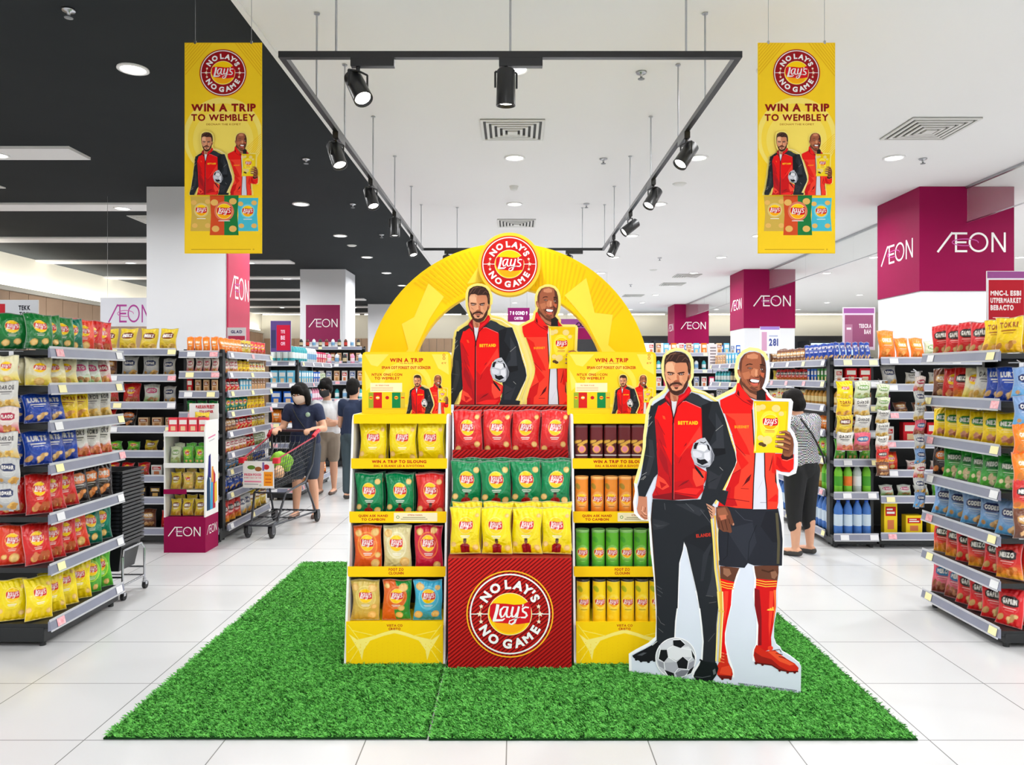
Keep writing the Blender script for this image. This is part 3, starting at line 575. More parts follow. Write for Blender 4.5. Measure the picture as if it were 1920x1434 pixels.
# wood cladding: boards with grooves, along the side wall and part of the back wall
wd = MB(); y = 2.0
while y < Y1: wd.box(X0,X0+.04,y,y+.585,.1,3.24); y += .6
struct('trim_20', wd, M_WOOD)
wd = MB(); x = X0+.1
while x < -1.6: wd.box(x,x+.285,Y1-.05,Y1,.1,3.05); x += .3
struct('trim_21', wd, M_WOOD)
struct('trim_22', MB().box(-1.2,X1,Y1-.12,Y1,2.55,3.15), mat('dark bulkhead', (40,40,44), .6, noise=(2,(48,48,52))))
# cove lamps above the wood cladding
struct('trim_23', MB().box(X0+.01,X0+.10,2.0,Y1,3.25,3.34), M_WALLC)
M_COVE = mat('cove lamp', (255,255,255), .5, emit=(255,248,226), estr=6)
LC = bpy.data.lights.new('cove', 'AREA'); LC.shape = 'RECTANGLE'; LC.size = 3.4; LC.size_y = .05; LC.energy = 70; LC.color = (1,.96,.86)
for k in range(8):
    y = 3.9+3.5*k; tag(MB().box(X0+.03,X0+.07,y-1.7,y+1.7,3.345,3.375).build('cove_lamp', M_COVE), 'slim lamp tube in the cove above the wood cladding, %s along' % ['first','second','third','fourth','fifth','sixth','seventh','eighth'][k], 'lamp', 'cove lamps above the wood cladding')
    lo = bpy.data.objects.new('cove_light', LC); COL.objects.link(lo); lo.location = (X0+.12,y,3.40); lo.rotation_euler = (PI-.35,0,PI/2)
LW = LC.copy(); LW.energy = 11
for k in range(6):
    x = -8+4*k; tag(MB().box(x-1.9,x+1.9,Y1-.52,Y1-.48,CEIL-.05,CEIL-.01).build('wall_washer', M_COVE), 'slim ceiling lamp tube washing the far cream wall, %s along' % ['first','second','third','fourth','fifth','sixth'][k], 'lamp', 'lamp tubes by the far wall')
    lo = bpy.data.objects.new('washer_light', LW); COL.objects.link(lo); lo.location = (x,Y1-.5,CEIL-.07); lo.rotation_euler = (.5,0,0)
# columns
def column(n, x0, x1, y0, y1, mag):
    mb = MB().box(x0,x1,y0,y1,0,CEIL)
    c = struct('column_%d' % n, mb, M_COLW)
    if mag:
        w = thing('column_wrap', mag, 'column wrap', (x0,y0,2.65)); W, D_ = x1-x0, y1-y0; e = .012
        MB().box(-e,W+e,-e,0,0,CEIL-2.65-.003).build('front_panel', M_MAG, w); MB().box(-e,0,0,D_,0,CEIL-2.65-.003).build('side_panel', M_MAG, w); MB().box(W,W+e,0,D_,0,CEIL-2.65-.003).build('side_panel', M_MAG, w)
        k = W/1.2
        wordmark(.255*k*1.0).mesh('wordmark', w, y=-e-.002).location = (.16*W+.03, 0, .50)
        o = wordmark(.255*k).mesh('wordmark', w, y=-.002); o.rotation_euler = (0,0,-PI/2); o.location = (-e,D_-.12,.46); o.scale = (.98,1,1)
    return c
column(1, 5.24, 6.44, 9.87, 11.0, 'magenta wrap on the big white column nearer the camera')
column(2, 5.26, 6.42, 17.5, 18.6, 'magenta wrap on the middle white column behind the smiling standee man')
column(3, 5.45, 6.60, 26.0, 27.1, 'magenta wrap on the small far white column beyond the yellow arch')
column(4, -4.76, -3.74, 9.87, 10.72, None)
column(5, -4.92, -3.88, 17.5, 18.55, None)
column(6, -5.00, -4.00, 26.0, 27.0, None)
# flag panels on the grey columns
t = thing('store_sign', 'rose red store sign on the side of the big grey column', 'sign', (-3.735,9.9,1.98))
MB().box(0,.02,0,.8,0,1.42).build('panel', mat('rose panel', (196,44,82), .4, noise=(2,(190,40,78))), t)
o = wordmark(.2).mesh('wordmark', t, y=-.002); o.rotation_euler = (0,0,PI/2); o.location = (.02,.06,.6); o.scale = (1.0,1,1.5)
t = thing('store_sign', 'square magenta store sign on the front of the slimmer grey column', 'sign', (-4.78,17.47,2.33))
MB().box(0,.78,0,.03,0,.85).build('panel', mat('plum panel', (136,6,74), .4, noise=(2,(130,4,70))), t)
MB().box(-.02,.80,.005,.028,-.02,.87).build('frame', M_WHITE, t)
wordmark(.19).mesh('wordmark', t, y=-.002, loc=(.07,0,.34))
# glass smoke curtains under the ceiling
def curtain(y0, y1, label):
    t = thing('smoke_curtain', label, 'glass panel', (5.84,y0,3.54)); L = y1-y0
    n = max(1, round(L/2.2))
    for k in range(n): MB().box(-.005,.005,k*L/n+.01,(k+1)*L/n-.01,0,.45).build('pane', M_GLASS, t)
    MB().box(-.02,.02,0,L,.43,.46).build('top_rail', M_STEEL, t); MB().box(-.008,.008,0,L,-.012,0).build('edge_strip', M_STEEL, t)
curtain(4.2, 9.85, 'clear glass smoke curtain hanging before the big magenta column')
curtain(11.0, 17.48, 'clear glass smoke curtain between the first two magenta columns')
curtain(18.6, 25.98, 'clear glass smoke curtain running to the farthest magenta column')
# ---------------------------------------------------------------- ceiling fixtures
dl = thing('ceiling_downlight', 'x', 'ceiling light', (0,0,CEIL), 0, 'recessed ceiling downlights')
MB().lathe([(.118,-.001),(.120,-.012),(.098,-.016),(.092,-.004)], n=24).build('trim_ring', M_WHITE, dl)
MB().lathe([(0,-.006),(.094,-.006)], n=24).build('diffuser', M_GLOW, dl)
LD = bpy.data.lights.new('downlight', 'AREA'); LD.shape = 'DISK'; LD.size = .18; LD.energy = DOWN_W; LD.color = (.985,.99,1); LD.spread = math.radians(165)
LB = bpy.data.lights.new('downlight rear', 'AREA'); LB.shape = 'DISK'; LB.size = .18; LB.energy = DOWN_W*1.45; LB.color = (.985,.99,1); LB.spread = math.radians(165)
index_kids(); first = True
ROWS = [6.08,8.55,10.85,13.3,15.7,18.1,20.6,23.0,25.4,28.0]; ORD = ['first','second','third','fourth','fifth','sixth','seventh','eighth','ninth','tenth','eleventh','twelfth','thirteenth','fourteenth','fifteenth','sixteenth']
CN = {-8.2:'by the wood wall', -5.65:'over the snack aisles', -3.04:'in the charcoal ceiling by the columns', 0.:'over the yellow arch', 2.05:'in the white ceiling outside the track', 4.25:'beside the glass curtain', 7.4:'beyond the glass curtain', 10.4:'by the far side wall', 13:'x'}
for x in (-8.2,-5.65,-3.04,0.,2.05,4.25,7.4,10.4):
    for j, y in enumerate(ROWS):
        if x == -8.2 and j%2: continue
        dark = x < -4.8
        yy = 8.34+2.65*(j-1) if dark else y
        if dark and (j == 0): yy = 5.9
        if yy > 29.5: continue
        z = CEIL-(.03 if (dark and j > 0) else 0)
        lb = 'round downlight %s, %s from the camera' % (CN[x], ORD[j])
        if first: r = dl; r.location = (x,yy,z); r['label'] = lb; first = False
        else: r = dup(dl, (x,yy,z), label=lb)
        lo = bpy.data.objects.new('downlight_light', LD); COL.objects.link(lo); lo.location = (x,yy,z-.03)
for x in (-7,-3.04,0,2.9,6.5,10.5):
    for y in (3.3,.8,-1.7,-4.4):
        if y > 2 and x in (0,2.9,-3.04): continue
        lo = bpy.data.objects.new('downlight_light', LB); COL.objects.link(lo); lo.location = (x,y,CEIL-.03)
# diffusers
M_VENT = mat('vent white', (205,205,200), .5, noise=(9,(214,214,210))); M_VDARK = mat('vent throat', (70,70,70), .8, noise=(9,(84,84,84)))
def vent(x, y, w_, label, rz=0):
    t = thing('air_diffuser', label, 'air vent', (x,y,CEIL), rz, 'ceiling air diffusers'); h = w_/2
    MB().box(-h,h,-h,h,-.006,-.001).build('backing', M_VDARK, t)
    for k in range(5):
        r = h*(1-.17*k); q = r-h*.085; mb = MB(); z = -.012-.004*k
        mb.box(-r,r,-r,-q,z-.006,z+.006).box(-r,r,q,r,z-.006,z+.006).box(-r,-q,-q,q,z-.006,z+.006).box(q,r,-q,q,z-.006,z+.006); mb.build('louvre', M_VENT, t)
    MB().box(-h*.16,h*.16,-h*.16,h*.16,-.04,-.02).build('centre_plate', M_VENT, t)
vent(-.02, 7.58, .62, 'square white ceiling diffuser inside the track light rectangle')
vent(.03, 12.2, .6, 'square white ceiling diffuser beyond the seal on the arch')
vent(4.1, 7.55, .66, 'square white ceiling diffuser above the second hanging banner side')
for k, (x, y, d) in enumerate(((4.2,18.6,'past the first glass curtain'),(4.2,20.3,'small and far past the middle column'),(3.6,23.2,'farthest down the white ceiling'))): vent(x, y, .6, 'square white ceiling diffuser '+d)
for x, y, d in ((-5.6,11.9,'in the charcoal ceiling near the grey column'),(-6.9,9.6,'in the charcoal ceiling at the picture edge'),(-6.2,14.6,'deep in the charcoal ceiling over the snack aisle')): vent(x, y, .6, 'square pale ceiling diffuser '+d)
# sprinklers, detectors, speakers
def sprinkler(x, y, label):
    t = thing('sprinkler_head', label, 'sprinkler', (x,y,CEIL), 0, 'ceiling sprinklers')
    MB().lathe([(.0,-.001),(.045,-.001),(.04,-.014),(.014,-.018),(.010,-.04)], n=14).build('escutcheon', M_STEEL, t)
    MB().lathe([(.010,-.040),(.010,-.052),(.028,-.055),(.028,-.059),(0,-.060)], n=10).build('deflector', M_GREYP, t)
for x, y, l in ((-2.98,5.1,'chrome sprinkler in the charcoal ceiling at the top corner'),(1.02,6.15,'chrome sprinkler inside the front end of the track rectangle'),(1.0,8.6,'chrome sprinkler inside the track rectangle, second from the camera'),(1.02,10.85,'chrome sprinkler inside the track rectangle, third from the camera'),(4.6,8.6,'sprinkler beside the glass curtain before the big column'),
                (-2.35,8.6,'sprinkler in the charcoal ceiling beside the hanging banner'),(-2.3,10.85,'sprinkler in the charcoal ceiling by the track side'),(-2.3,13.2,'sprinkler in the charcoal ceiling, farthest of its line'),(3.0,15.8,'sprinkler in the white ceiling past the track'),(3.1,20.4,'small sprinkler far down the white ceiling')): sprinkler(x, y, l)
def dome(x, y, label, r=.09, name='ceiling_speaker', cat='speaker', h=.02):
    o = MB().lathe([(0,-h),(r*.7,-h),(r,-.002),(r,0)], n=20).build(name, M_VENT, loc=(x,y,CEIL)); tag(o, label, cat)
dome(-.01, 9.85, 'small white smoke detector over the arch seal', .06, 'smoke_detector', 'detector', .05)
dome(2.1, 9.72, 'flat round speaker in the white ceiling beside the track'); dome(-3.05, 14.3, 'flat round speaker in the charcoal ceiling by the track end')
dome(-5.6, 12.3, 'pale round detector between the ceiling strips', .08, 'smoke_detector', 'detector', .05); dome(3.2, 17.6, 'flat round speaker far down the white ceiling')
# ---------------------------------------------------------------- the track rectangle
RX0, RX1, RY0, RY1, RZ = -1.335, 1.285, 4.385, 11.09, 3.41
t = thing('lighting_track', 'black rectangular lighting track hung from the white ceiling by thin rods', 'lighting track', (RX0,RY0,RZ)); W, L = RX1-RX0, RY1-RY0
e = .018
for n_, b in (('track_rail',(-e,W+e,-e,e)),('track_rail',(-e,W+e,L-e,L+e)),('track_rail',(-e,e,e,L-e)),('track_rail',(W-e,W+e,e,L-e))): MB().box(b[0],b[1],b[2],b[3],-.036,0).build(n_, M_BLACK2, t)
rods = [(.31,0),(1.31,0),(2.32,0),(W-.3,L),(.5,L)]
for y in (5.15-RY0+.0, 6.0-RY0, 7.2-RY0, 8.5-RY0, 9.85-RY0, 10.9-RY0): rods += [(0,y),(W,y)]
for x, y in rods: MB().cyl((x,y,0),(x,y,CEIL-RZ-.002),.0065,n=8).cyl((x,y,CEIL-RZ-.01),(x,y,CEIL-RZ-.002),.02,n=10).build('hanging_rod', M_STEEL, t)
# spotlights
LS = bpy.data.lights.new('track spot', 'SPOT'); LS.energy = SPOT_W; LS.spot_size = math.radians(70); LS.spot_blend = .8; LS.shadow_soft_size = .045; LS.color = (1,.99,.975)
def spotlight(x, y, aim, label, along, box_dir=1):
    t = thing('track_spotlight', label, 'spotlight', (x,y,RZ-.036), 0, 'spotlights on the black track')
    if along == 'x': MB().box(-.04,.17*box_dir+.04,-.022,.022,-.05,.0).build('driver_box', M_BLACK2, t, bevel=.003)
    else: MB().box(-.022,.022,-.04,.2,-.05,.0).build('driver_box', M_BLACK2, t, bevel=.003)
    c = Vector((0,0,-.17)); d = (Vector(aim)-Vector((x,y,RZ-.036))-c).normalized(); q = d.to_track_quat('-Z','Y')
    sd = q@Vector((1,0,0))
    if abs(d.x)+abs(d.y) > .05: sd = Vector((-d.y,d.x,0)).normalized()
    MB().cyl((0,0,-.05),(0,0,-.07),.012,n=10).path([(0,0,-.07), sd*.062+Vector((0,0,-.08)), sd*.062+c*1.0],.006,6).path([(0,0,-.07), -sd*.062+Vector((0,0,-.08)), -sd*.062+c*1.0],.006,6).build('yoke', M_BLACK2, t)
    b = MB().lathe([(0,.105),(.045,.105),(.052,.098),(.056,-.095),(.056,-.1),(.049,-.1),(.047,-.07),(0,-.07)], n=22).build('lamp_body', M_BLACK2, t); b.location = c; b.rotation_mode = 'QUATERNION'; b.rotation_quaternion = q
    g = MB().lathe([(0,-.082),(.047,-.082)], n=22).build('lens', M_GLOW, b)
    lo = bpy.data.objects.new('spot_light', LS); COL.objects.link(lo); lo.location = Vector((x,y,RZ-.036))+c+d*.09; lo.rotation_mode = 'QUATERNION'; lo.rotation_quaternion = q
spotlight(-.9, RY0, (.1,3.3,1.2), 'black cylinder spotlight on the front rail, lamp tilted at the camera', 'x')
spotlight(-.05, RY0, (-.08,4.6,.2), 'black cylinder spotlight in the middle of the front rail', 'x')
for i, (y, aim) in enumerate(((5.72,(-.55,5.0,1.2)),(7.1,(-.65,6.3,1.2)),(8.5,(-1.3,8.3,0)),(9.93,(-.75,9.2,1.2)))):
    spotlight(RX0, y, aim, 'black track spotlight, %s along the rail over the charcoal edge' % ORD[i], 'y')
for i, (y, aim) in enumerate(((5.72,(-.1,5.0,1.2)),(7.1,(.1,6.3,1.2)),(8.5,(-1.0,7.9,1.4)),(9.93,(.3,9.3,1.2)))):
    spotlight(RX1, y, aim, 'black track spotlight, %s along the rail on the open white side' % ORD[i], 'y')
spotlight(-.98, RY1, (-.6,13,0), 'small black spotlight on the far rail beside the charcoal ceiling', 'x'); spotlight(.78, RY1, (.9,13,0), 'small black spotlight on the far rail on the white side', 'x')
# ---------------------------------------------------------------- artificial turf: three mats
M_TURF = mat('turf backing', (20,48,22), .95, noise=(14,(28,62,30)), spec=.05)
def blade_mat():
    m = bpy.data.materials.new('grass blades'); m.use_nodes = True; nt = m.node_tree; b = nt.nodes['Principled BSDF']
    g = nt.nodes.new('ShaderNodeTexCoord'); n1 = nt.nodes.new('ShaderNodeTexNoise'); n1.inputs['Scale'].default_value = 42; n1.inputs['Detail'].default_value = 4
    cr = nt.nodes.new('ShaderNodeValToRGB'); cr.color_ramp.elements[0].position = .32; cr.color_ramp.elements[0].color = (*lin((40,116,34)),1); cr.color_ramp.elements[1].position = .68; cr.color_ramp.elements[1].color = (*lin((118,206,92)),1)
    l = nt.links.new; l(g.outputs['Object'], n1.inputs[0]); l(n1.outputs['Fac'], cr.inputs[0]); l(cr.outputs[0], b.inputs['Base Color']); b.inputs['Roughness'].default_value = .6
    b.inputs['Specular IOR Level'].default_value = .25; return m
M_BLADE = blade_mat()
FOOT = [(-.93,-.357,4.075,4.57),(.303,.875,4.075,4.57),(-.37,.32,4.015,4.62),(-.912,-.612,4.585,4.715),(.535,.835,4.585,4.715)]
def turf(x0, x1, y0, y1, label, n):
    t = thing('turf_mat', label, 'artificial grass', (x0,y0,0)); W, L = x1-x0, y1-y0
    MB().box(.004,W-.004,.004,L-.004,.001,.008).build('backing', M_TURF, t)
    r = np.random.default_rng(int(n)); bx, by = r.uniform(.007,W-.007,n), r.uniform(.007,L-.007,n)
    kp = np.ones(n,bool)
    for (fx0,fx1,fy0,fy1) in FOOT: kp &= ~((bx+x0 > fx0)&(bx+x0 < fx1)&(by+y0 > fy0)&(by+y0 < fy1))
    ux, uy = bx+x0-.603, by+y0-3.98; al = ux*.946-uy*.3237; ac = ux*.3237+uy*.946; kp &= ~((al > -.01)&(al < .845)&(ac > -.012)&(ac < .03)); kp &= ~((al > .385)&(al < .425)&(ac > 0)&(ac < .24))
    bx, by = bx[kp], by[kp]; n = len(bx)
    a = r.uniform(0,2*PI,n); h = r.uniform(.008,.017,n); ln = r.uniform(.012,.030,n); wd_ = r.uniform(.0012,.0022,n)
    # mostly combed in drifts
    a = a+.5*np.sin(bx*9+2*np.sin(by*7))
    dx, dy = np.cos(a), np.sin(a); px, py = -dy*wd_, dx*wd_
    V = np.zeros((n,4,3)); V[:,0] = np.stack([bx+px,by+py,np.full(n,.007)],1); V[:,1] = np.stack([bx-px,by-py,np.full(n,.007)],1)
    V[:,2] = np.stack([bx+dx*ln*.55-px*.8,by+dy*ln*.55-py*.8,.007+h*.85],1); V[:,3] = np.stack([bx+dx*ln,by+dy*ln,.007+h*.95],1)
    i0 = np.arange(n)*4; Fc = np.concatenate([np.stack([i0,i0+1,i0+2],1), np.stack([i0,i0+2,i0+3],1)])
    me = bpy.data.meshes.new('pile'); me.vertices.add(n*4); me.vertices.foreach_set('co', V.reshape(-1).astype(np.float32)); m = len(Fc)
    me.loops.add(m*3); me.loops.foreach_set('vertex_index', Fc.reshape(-1).astype(np.int32)); me.polygons.add(m); me.polygons.foreach_set('loop_start', (np.arange(m)*3).astype(np.int32))
    me.update(calc_edges=True); me.materials.append(M_BLADE); o = link('pile', me, t); o['kind'] = 'stuff'
    return t
turf(-1.758, -.3705, 3.25, 4.788, 'green artificial turf mat in front, on the bin side of the seam', 64000)
turf(-.3695, 1.718, 3.24, 4.788, 'green artificial turf mat in front, under the footballer standee', 96000)
turf(-1.755, 1.715, 4.792, 6.32, 'green artificial turf mat behind the crisp display', 100000)
# ================================================================ packs
def shade(c, k): return tuple(max(0, min(255, int(x*k))) for x in c)
def mixc(a, b, t): return tuple(int(x*(1-t)+y*t) for x, y in zip(a, b))
CHIP = (228,180,96); CHIP2 = (205,148,70)
def bag_art(base, logo='L', low=None, fig=False, chips=(), food=None, band=None, split=None, ring=None, ink=(240,236,228), blob=None, word='SNAZO'):
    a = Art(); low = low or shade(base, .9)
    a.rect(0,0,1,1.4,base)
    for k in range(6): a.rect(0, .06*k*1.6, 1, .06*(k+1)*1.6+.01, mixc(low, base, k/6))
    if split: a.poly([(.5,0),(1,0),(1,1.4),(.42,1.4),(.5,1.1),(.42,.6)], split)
    if band: a.rect(0,1.08,1,1.34,band)
    a.ell(.5,.8,.37,.40, ring or mixc(base,(255,255,255),.14), n=30); a.ell(.5,.8,.33,.36, mixc(base, ring or base, .3), n=30)
    for x, y, r in chips: a.ell(x,y,r,r*.85,CHIP); a.ell(x+.01,y-.01,r*.72,r*.6,(240,200,124))
    if food:
        for i in range(7):
            rr = np.random.default_rng(i+int(food[0])); a.ell(rr.uniform(.15,.85), rr.uniform(.12,.42), rr.uniform(.08,.16), rr.uniform(.06,.11), mixc(food, (250,230,190) if i%2 else (90,50,20), .25), rot=rr.uniform(0,90))
    if fig:
        a.poly([(.36,.04),(.64,.04),(.66,.27),(.58,.33),(.42,.33),(.34,.27)], (150,18,24)); a.ell(.5,.4,.06,.075,(120,70,50)); a.ell(.5,.45,.06,.035,(40,26,20)); a.rect(.49,.08,.51,.3,(60,10,14))
    if logo == 'L': a.put(lays(.25, simple=True), .5, .86); a.stroke([(.34,.55),(.66,.55)], .022, ink); a.stroke([(.38,.5),(.62,.5)], .016, ink)
    elif logo == 'G':
        b = blob or (200,30,40); a.poly([(.16,.98),(.3,1.08),(.7,1.1),(.86,1.0),(.84,.78),(.68,.7),(.32,.7),(.15,.8)], b)
        a.wtext(word, .22, .78, .82, .17, ink, .06)
        a.stroke([(.25,.64),(.75,.64)], .03, mixc(ink, base, .2)); a.stroke([(.32,.57),(.68,.57)], .018, mixc(ink, base, .3))
    elif logo == 'T':
        a.wtext(word, .16, .84, .98, .2, ink, .05)
        a.stroke([(.22,.86),(.78,.86)], .05, ink); a.stroke([(.3,.76),(.7,.76)], .025, ink)
    a.rect(0,1.365,1,1.4,shade(base,.85)); a.rect(0,0,1,.03,shade(base,.85))
    return a
def bag_mesh(name, art, W=.165, Hh=.25, T=.05, nx=30, ny=42, seed=1, back=(170,170,170)):
    r = np.random.default_rng(seed); ph = r.uniform(0,6.28,8)
    u = np.linspace(0,1,nx+1); v = np.linspace(0,1,ny+1); U, Vv = np.meshgrid(u, v)
    prof = np.clip(np.sin(PI*np.clip((Vv-.035)/.93,0,1)),0,1)**.55; cross = np.clip(1-np.abs(2*U-1)**2.6,0,1)**.75
    bulge = prof*cross
    wr = (np.sin(U*34+ph[0]+3*np.sin(Vv*5+ph[1]))*np.exp(-((Vv-.9)/.13)**2)+np.sin(U*29+ph[2])*np.exp(-((Vv-.08)/.12)**2))*.0028
    wr += .0032*np.sin(9*U+7*Vv+ph[3])*np.sin(11*Vv-5*U+ph[4])*bulge
    for q in range(7):                                     # sharp creases running in from the edges
        a0 = r.uniform(0,PI); cu_, cv_ = r.uniform(.05,.95), r.choice([r.uniform(.62,.97), r.uniform(.03,.35)]); d_ = (U-cu_)*math.sin(a0)-(Vv-cv_)*math.cos(a0)*1.4; al_ = (U-cu_)*math.cos(a0)+(Vv-cv_)*1.4*math.sin(a0)
        wr += r.choice([-1,1])*.0034*np.exp(-np.abs(d_)/.035)*np.exp(-(al_/.22)**2)*np.clip(bulge*2,0,1)
    th = T/2*bulge+.0012+wr*(bulge > .02)
    nar = 1-.075*prof; X = (U-.5)*W*nar; Z = Vv*Hh+.004*np.sin(U*7+ph[5])*(Vv > .93); lean = .006*np.sin(3*Vv+ph[6])
    X = X+.004*np.sin(Vv*6+ph[7])
    C = art.soft(U.ravel(), Vv.ravel()*1.4, .02)
    seal_ = ((Vv > .965)|(Vv < .03)).ravel(); C[seal_] = C[seal_]*.8+.05
    n = (nx+1)*(ny+1); Vf = np.stack([X.ravel(), (-th+lean).ravel(), Z.ravel()],1); Vb = np.stack([X.ravel(), (th*.9+lean).ravel(), Z.ravel()],1)
    i = np.arange(n).reshape(ny+1,nx+1); a_, b_, c_, d_ = i[:-1,:-1].ravel(), i[:-1,1:].ravel(), i[1:,1:].ravel(), i[1:,:-1].ravel()
    front = np.stack([a_,b_,c_,d_],1); rear = np.stack([d_,c_,b_,a_],1)+n
    edge = np.concatenate([i[0,:], i[1:,-1], i[-1,:-1][::-1], i[1:-1,0][::-1]]); ed2 = np.roll(edge,-1); side = np.stack([edge, edge+n, ed2+n, ed2],1)
    Fs = np.concatenate([front, rear, side])
    me = bpy.data.meshes.new(name); me.from_pydata(np.concatenate([Vf,Vb]).tolist(), [], Fs.tolist())
    CC = np.concatenate([C, np.tile(lin(back),(n,1))]); Z.ravel()
    CC4 = np.concatenate([CC, np.ones((2*n,1))],1).astype(np.float32); at = me.attributes.new('Col','FLOAT_COLOR','POINT'); at.data.foreach_set('color', CC4.ravel())
    me.polygons.foreach_set('use_smooth', [True]*len(Fs)); me.materials.append(M_FOIL); me.update(); return me
BM = {}
# key: (words for the label, art kwargs)
DES = {
 'yel': ('yellow crisp bag', dict(base=(240,214,8), low=(228,192,6), chips=((.86,1.12,.08),(.1,.35,.1),(.84,.25,.1)))),
 'yelf': ('yellow figure-print crisp bag', dict(base=(240,216,6), low=(230,196,4), fig=True, chips=((.88,1.15,.07),(.85,.2,.1),(.12,.3,.09)))),
 'grnf': ('green figure-print crisp bag', dict(base=(0,128,72), low=(0,106,60), fig=True, ring=(30,146,92), chips=((.84,1.14,.1),(.12,.35,.1),(.82,.25,.11)))),
 'redf': ('red potato-slice crisp bag', dict(base=(214,32,34), low=(182,22,28), fig=False, ring=(226,60,52), chips=((.86,1.18,.08),(.14,.22,.1),(.82,.35,.1)))),
 'redg': ('red figure-print crisp bag', dict(base=(218,40,36), low=(196,30,30), fig=True, ring=(230,80,60), chips=((.84,1.12,.1),(.12,.3,.1),(.84,.22,.12)))),
 'org': ('orange crisp bag', dict(base=(232,98,36), low=(206,78,28), ring=(242,150,60), chips=((.2,1.15,.12),(.8,1.18,.14),(.78,.25,.15),(.86,.5,.1)))),
 'crm': ('cream crisp bag', dict(base=(226,214,158), low=(206,190,124), ring=(240,232,190), chips=((.2,1.15,.14),(.76,.3,.17)), food=None)),
 'pnk': ('crimson pink crisp bag', dict(base=(206,28,62), low=(180,18,50), ring=(238,120,60), chips=((.2,1.2,.12),(.7,1.24,.12),(.78,.2,.13)))),
 'tan': ('tan gold crisp bag', dict(base=(214,186,92), low=(190,158,66), ring=(232,210,120), chips=((.14,1.15,.15),(.78,1.12,.16),(.75,.2,.15),(.8,.5,.1)))),
 'dual': ('half orange half green crisp bag', dict(base=(226,104,36), split=(40,142,60), ring=None, chips=((.72,1.14,.16),(.7,.45,.12),(.62,.2,.13),(.14,1.2,.1)))),
 'sky': ('sky blue crisp bag', dict(base=(66,178,214), low=(40,150,190), ring=(120,206,228), chips=((.22,1.18,.15),(.84,1.14,.1),(.18,.22,.15),(.78,.24,.14)))),
 'sgrn': ('dark green snack bag', dict(base=(22,118,50), low=(12,92,38), chips=((.3,.25,.14),(.7,.3,.13)))),
 'slim': ('lime green snack bag', dict(base=(90,184,52), low=(66,156,40), ring=(190,220,70), chips=((.3,.2,.13),(.7,.2,.12)))),
 'teal': ('teal green snack bag', dict(base=(4,112,88), low=(0,92,70), ring=(20,130,104), chips=((.62,.25,.14),(.3,.3,.1)))),
 'sred': ('red snack bag', dict(base=(208,30,28), low=(176,20,22), chips=((.7,.25,.15),(.3,.2,.12)), food=(206,96,52))),
 'sora': ('orange red snack bag', dict(base=(224,62,32), low=(200,46,24), chips=((.6,.25,.18),(.25,.3,.1)))),
 'cry': ('cream and yellow snack bag', dict(base=(230,222,180), low=(236,206,60), chips=((.5,.2,.2),))),
 'wgr': ('white and green snack bag', dict(base=(220,224,214), low=(120,170,80), logo='G', blob=(200,70,120), food=(200,150,90))),
 'wpk': ('red and white snack bag', dict(base=(226,208,200), low=(196,40,50), logo='G', blob=(170,20,60), food=(220,150,60))),
 'blu': ('royal blue snack bag', dict(base=(24,66,166), low=(16,46,130), logo='T', food=(224,180,110))),
 'yls': ('bright yellow snack bag', dict(base=(246,208,30), low=(236,176,20), logo='T', food=(224,150,60), ink=(150,60,20))),
 'clr': ('clear grey snack bag', dict(base=(206,204,198), low=(218,176,80), logo='T', food=(226,180,70), ink=(70,66,70))),
 'wda': ('white and red scripted bag', dict(base=(224,220,214), low=(214,50,44), logo='T', ink=(30,26,28), food=(216,110,60))),
 'blk': ('black and orange snack bag', dict(base=(36,26,26), low=(26,18,18), logo='G', blob=(230,120,40), food=(224,130,60))),
 'grs': ('grass green snack bag', dict(base=(34,140,40), low=(90,176,60), logo='G', blob=(16,96,40), food=(232,214,170))),
 'yfc': ('green-badged yellow bag', dict(base=(244,206,24), low=(232,186,30), logo='G', blob=(40,120,44), food=(206,120,90))),
 'lbl': ('pale blue biscuit bag', dict(base=(120,152,196), low=(84,158,206), logo='G', blob=(30,40,90), food=(214,164,100))),
 'rwt': ('red white-lettered bag', dict(base=(212,26,34), low=(206,30,30), logo='G', blob=(40,20,24), food=(224,180,110))),
 'ryl': ('red and yellow snack bag', dict(base=(202,34,30), low=(240,176,50), logo='G', blob=(40,30,36), food=(224,120,40))),
 'wbl': ('white and blue snack bag', dict(base=(214,90,110), low=(120,60,40), logo='G', blob=(40,110,160), food=(150,80,50))),
 'ora': ('plain orange snack bag', dict(base=(238,124,24), low=(230,100,20), logo='G', blob=(240,150,40), food=(240,140,40))),
 'lgr': ('pale green snack bag', dict(base=(206,214,184), low=(150,184,110), logo='G', blob=(120,160,90), food=(170,190,110))),
 'gld': ('golden yellow snack bag', dict(base=(212,184,44), low=(206,166,40), logo='G', blob=(110,44,30), food=(214,170,60))),
 'brn': ('brown snack bag', dict(base=(110,62,40), low=(84,46,30), logo='G', blob=(200,150,80), food=(206,150,90))),
 'sil': ('silver grey snack bag', dict(base=(190,190,188), low=(150,150,150), logo='G', blob=(40,50,90), food=(214,160,60))),
}
WORD = {'wgr':'LITTO','wpk':'PLAOO','blu':'LURTS','yls':'TOKRI','clr':'DAROE','wda':'DAOKS','blk':'COMBE','grs':'NESOO','yfc':'NEZT','lbl':'CODES','rwt':'GAPRIN','ryl':'NEIZO','wbl':'MEROS','ora':'OINKIS','lgr':'PEALO','gld':'SNEEKZ','brn':'MOLTO','sil':'ROMAR'}
PK = {}; HERO = {'yel','yelf','grnf','redf','redg','org','crm','pnk','tan','dual','sky'}
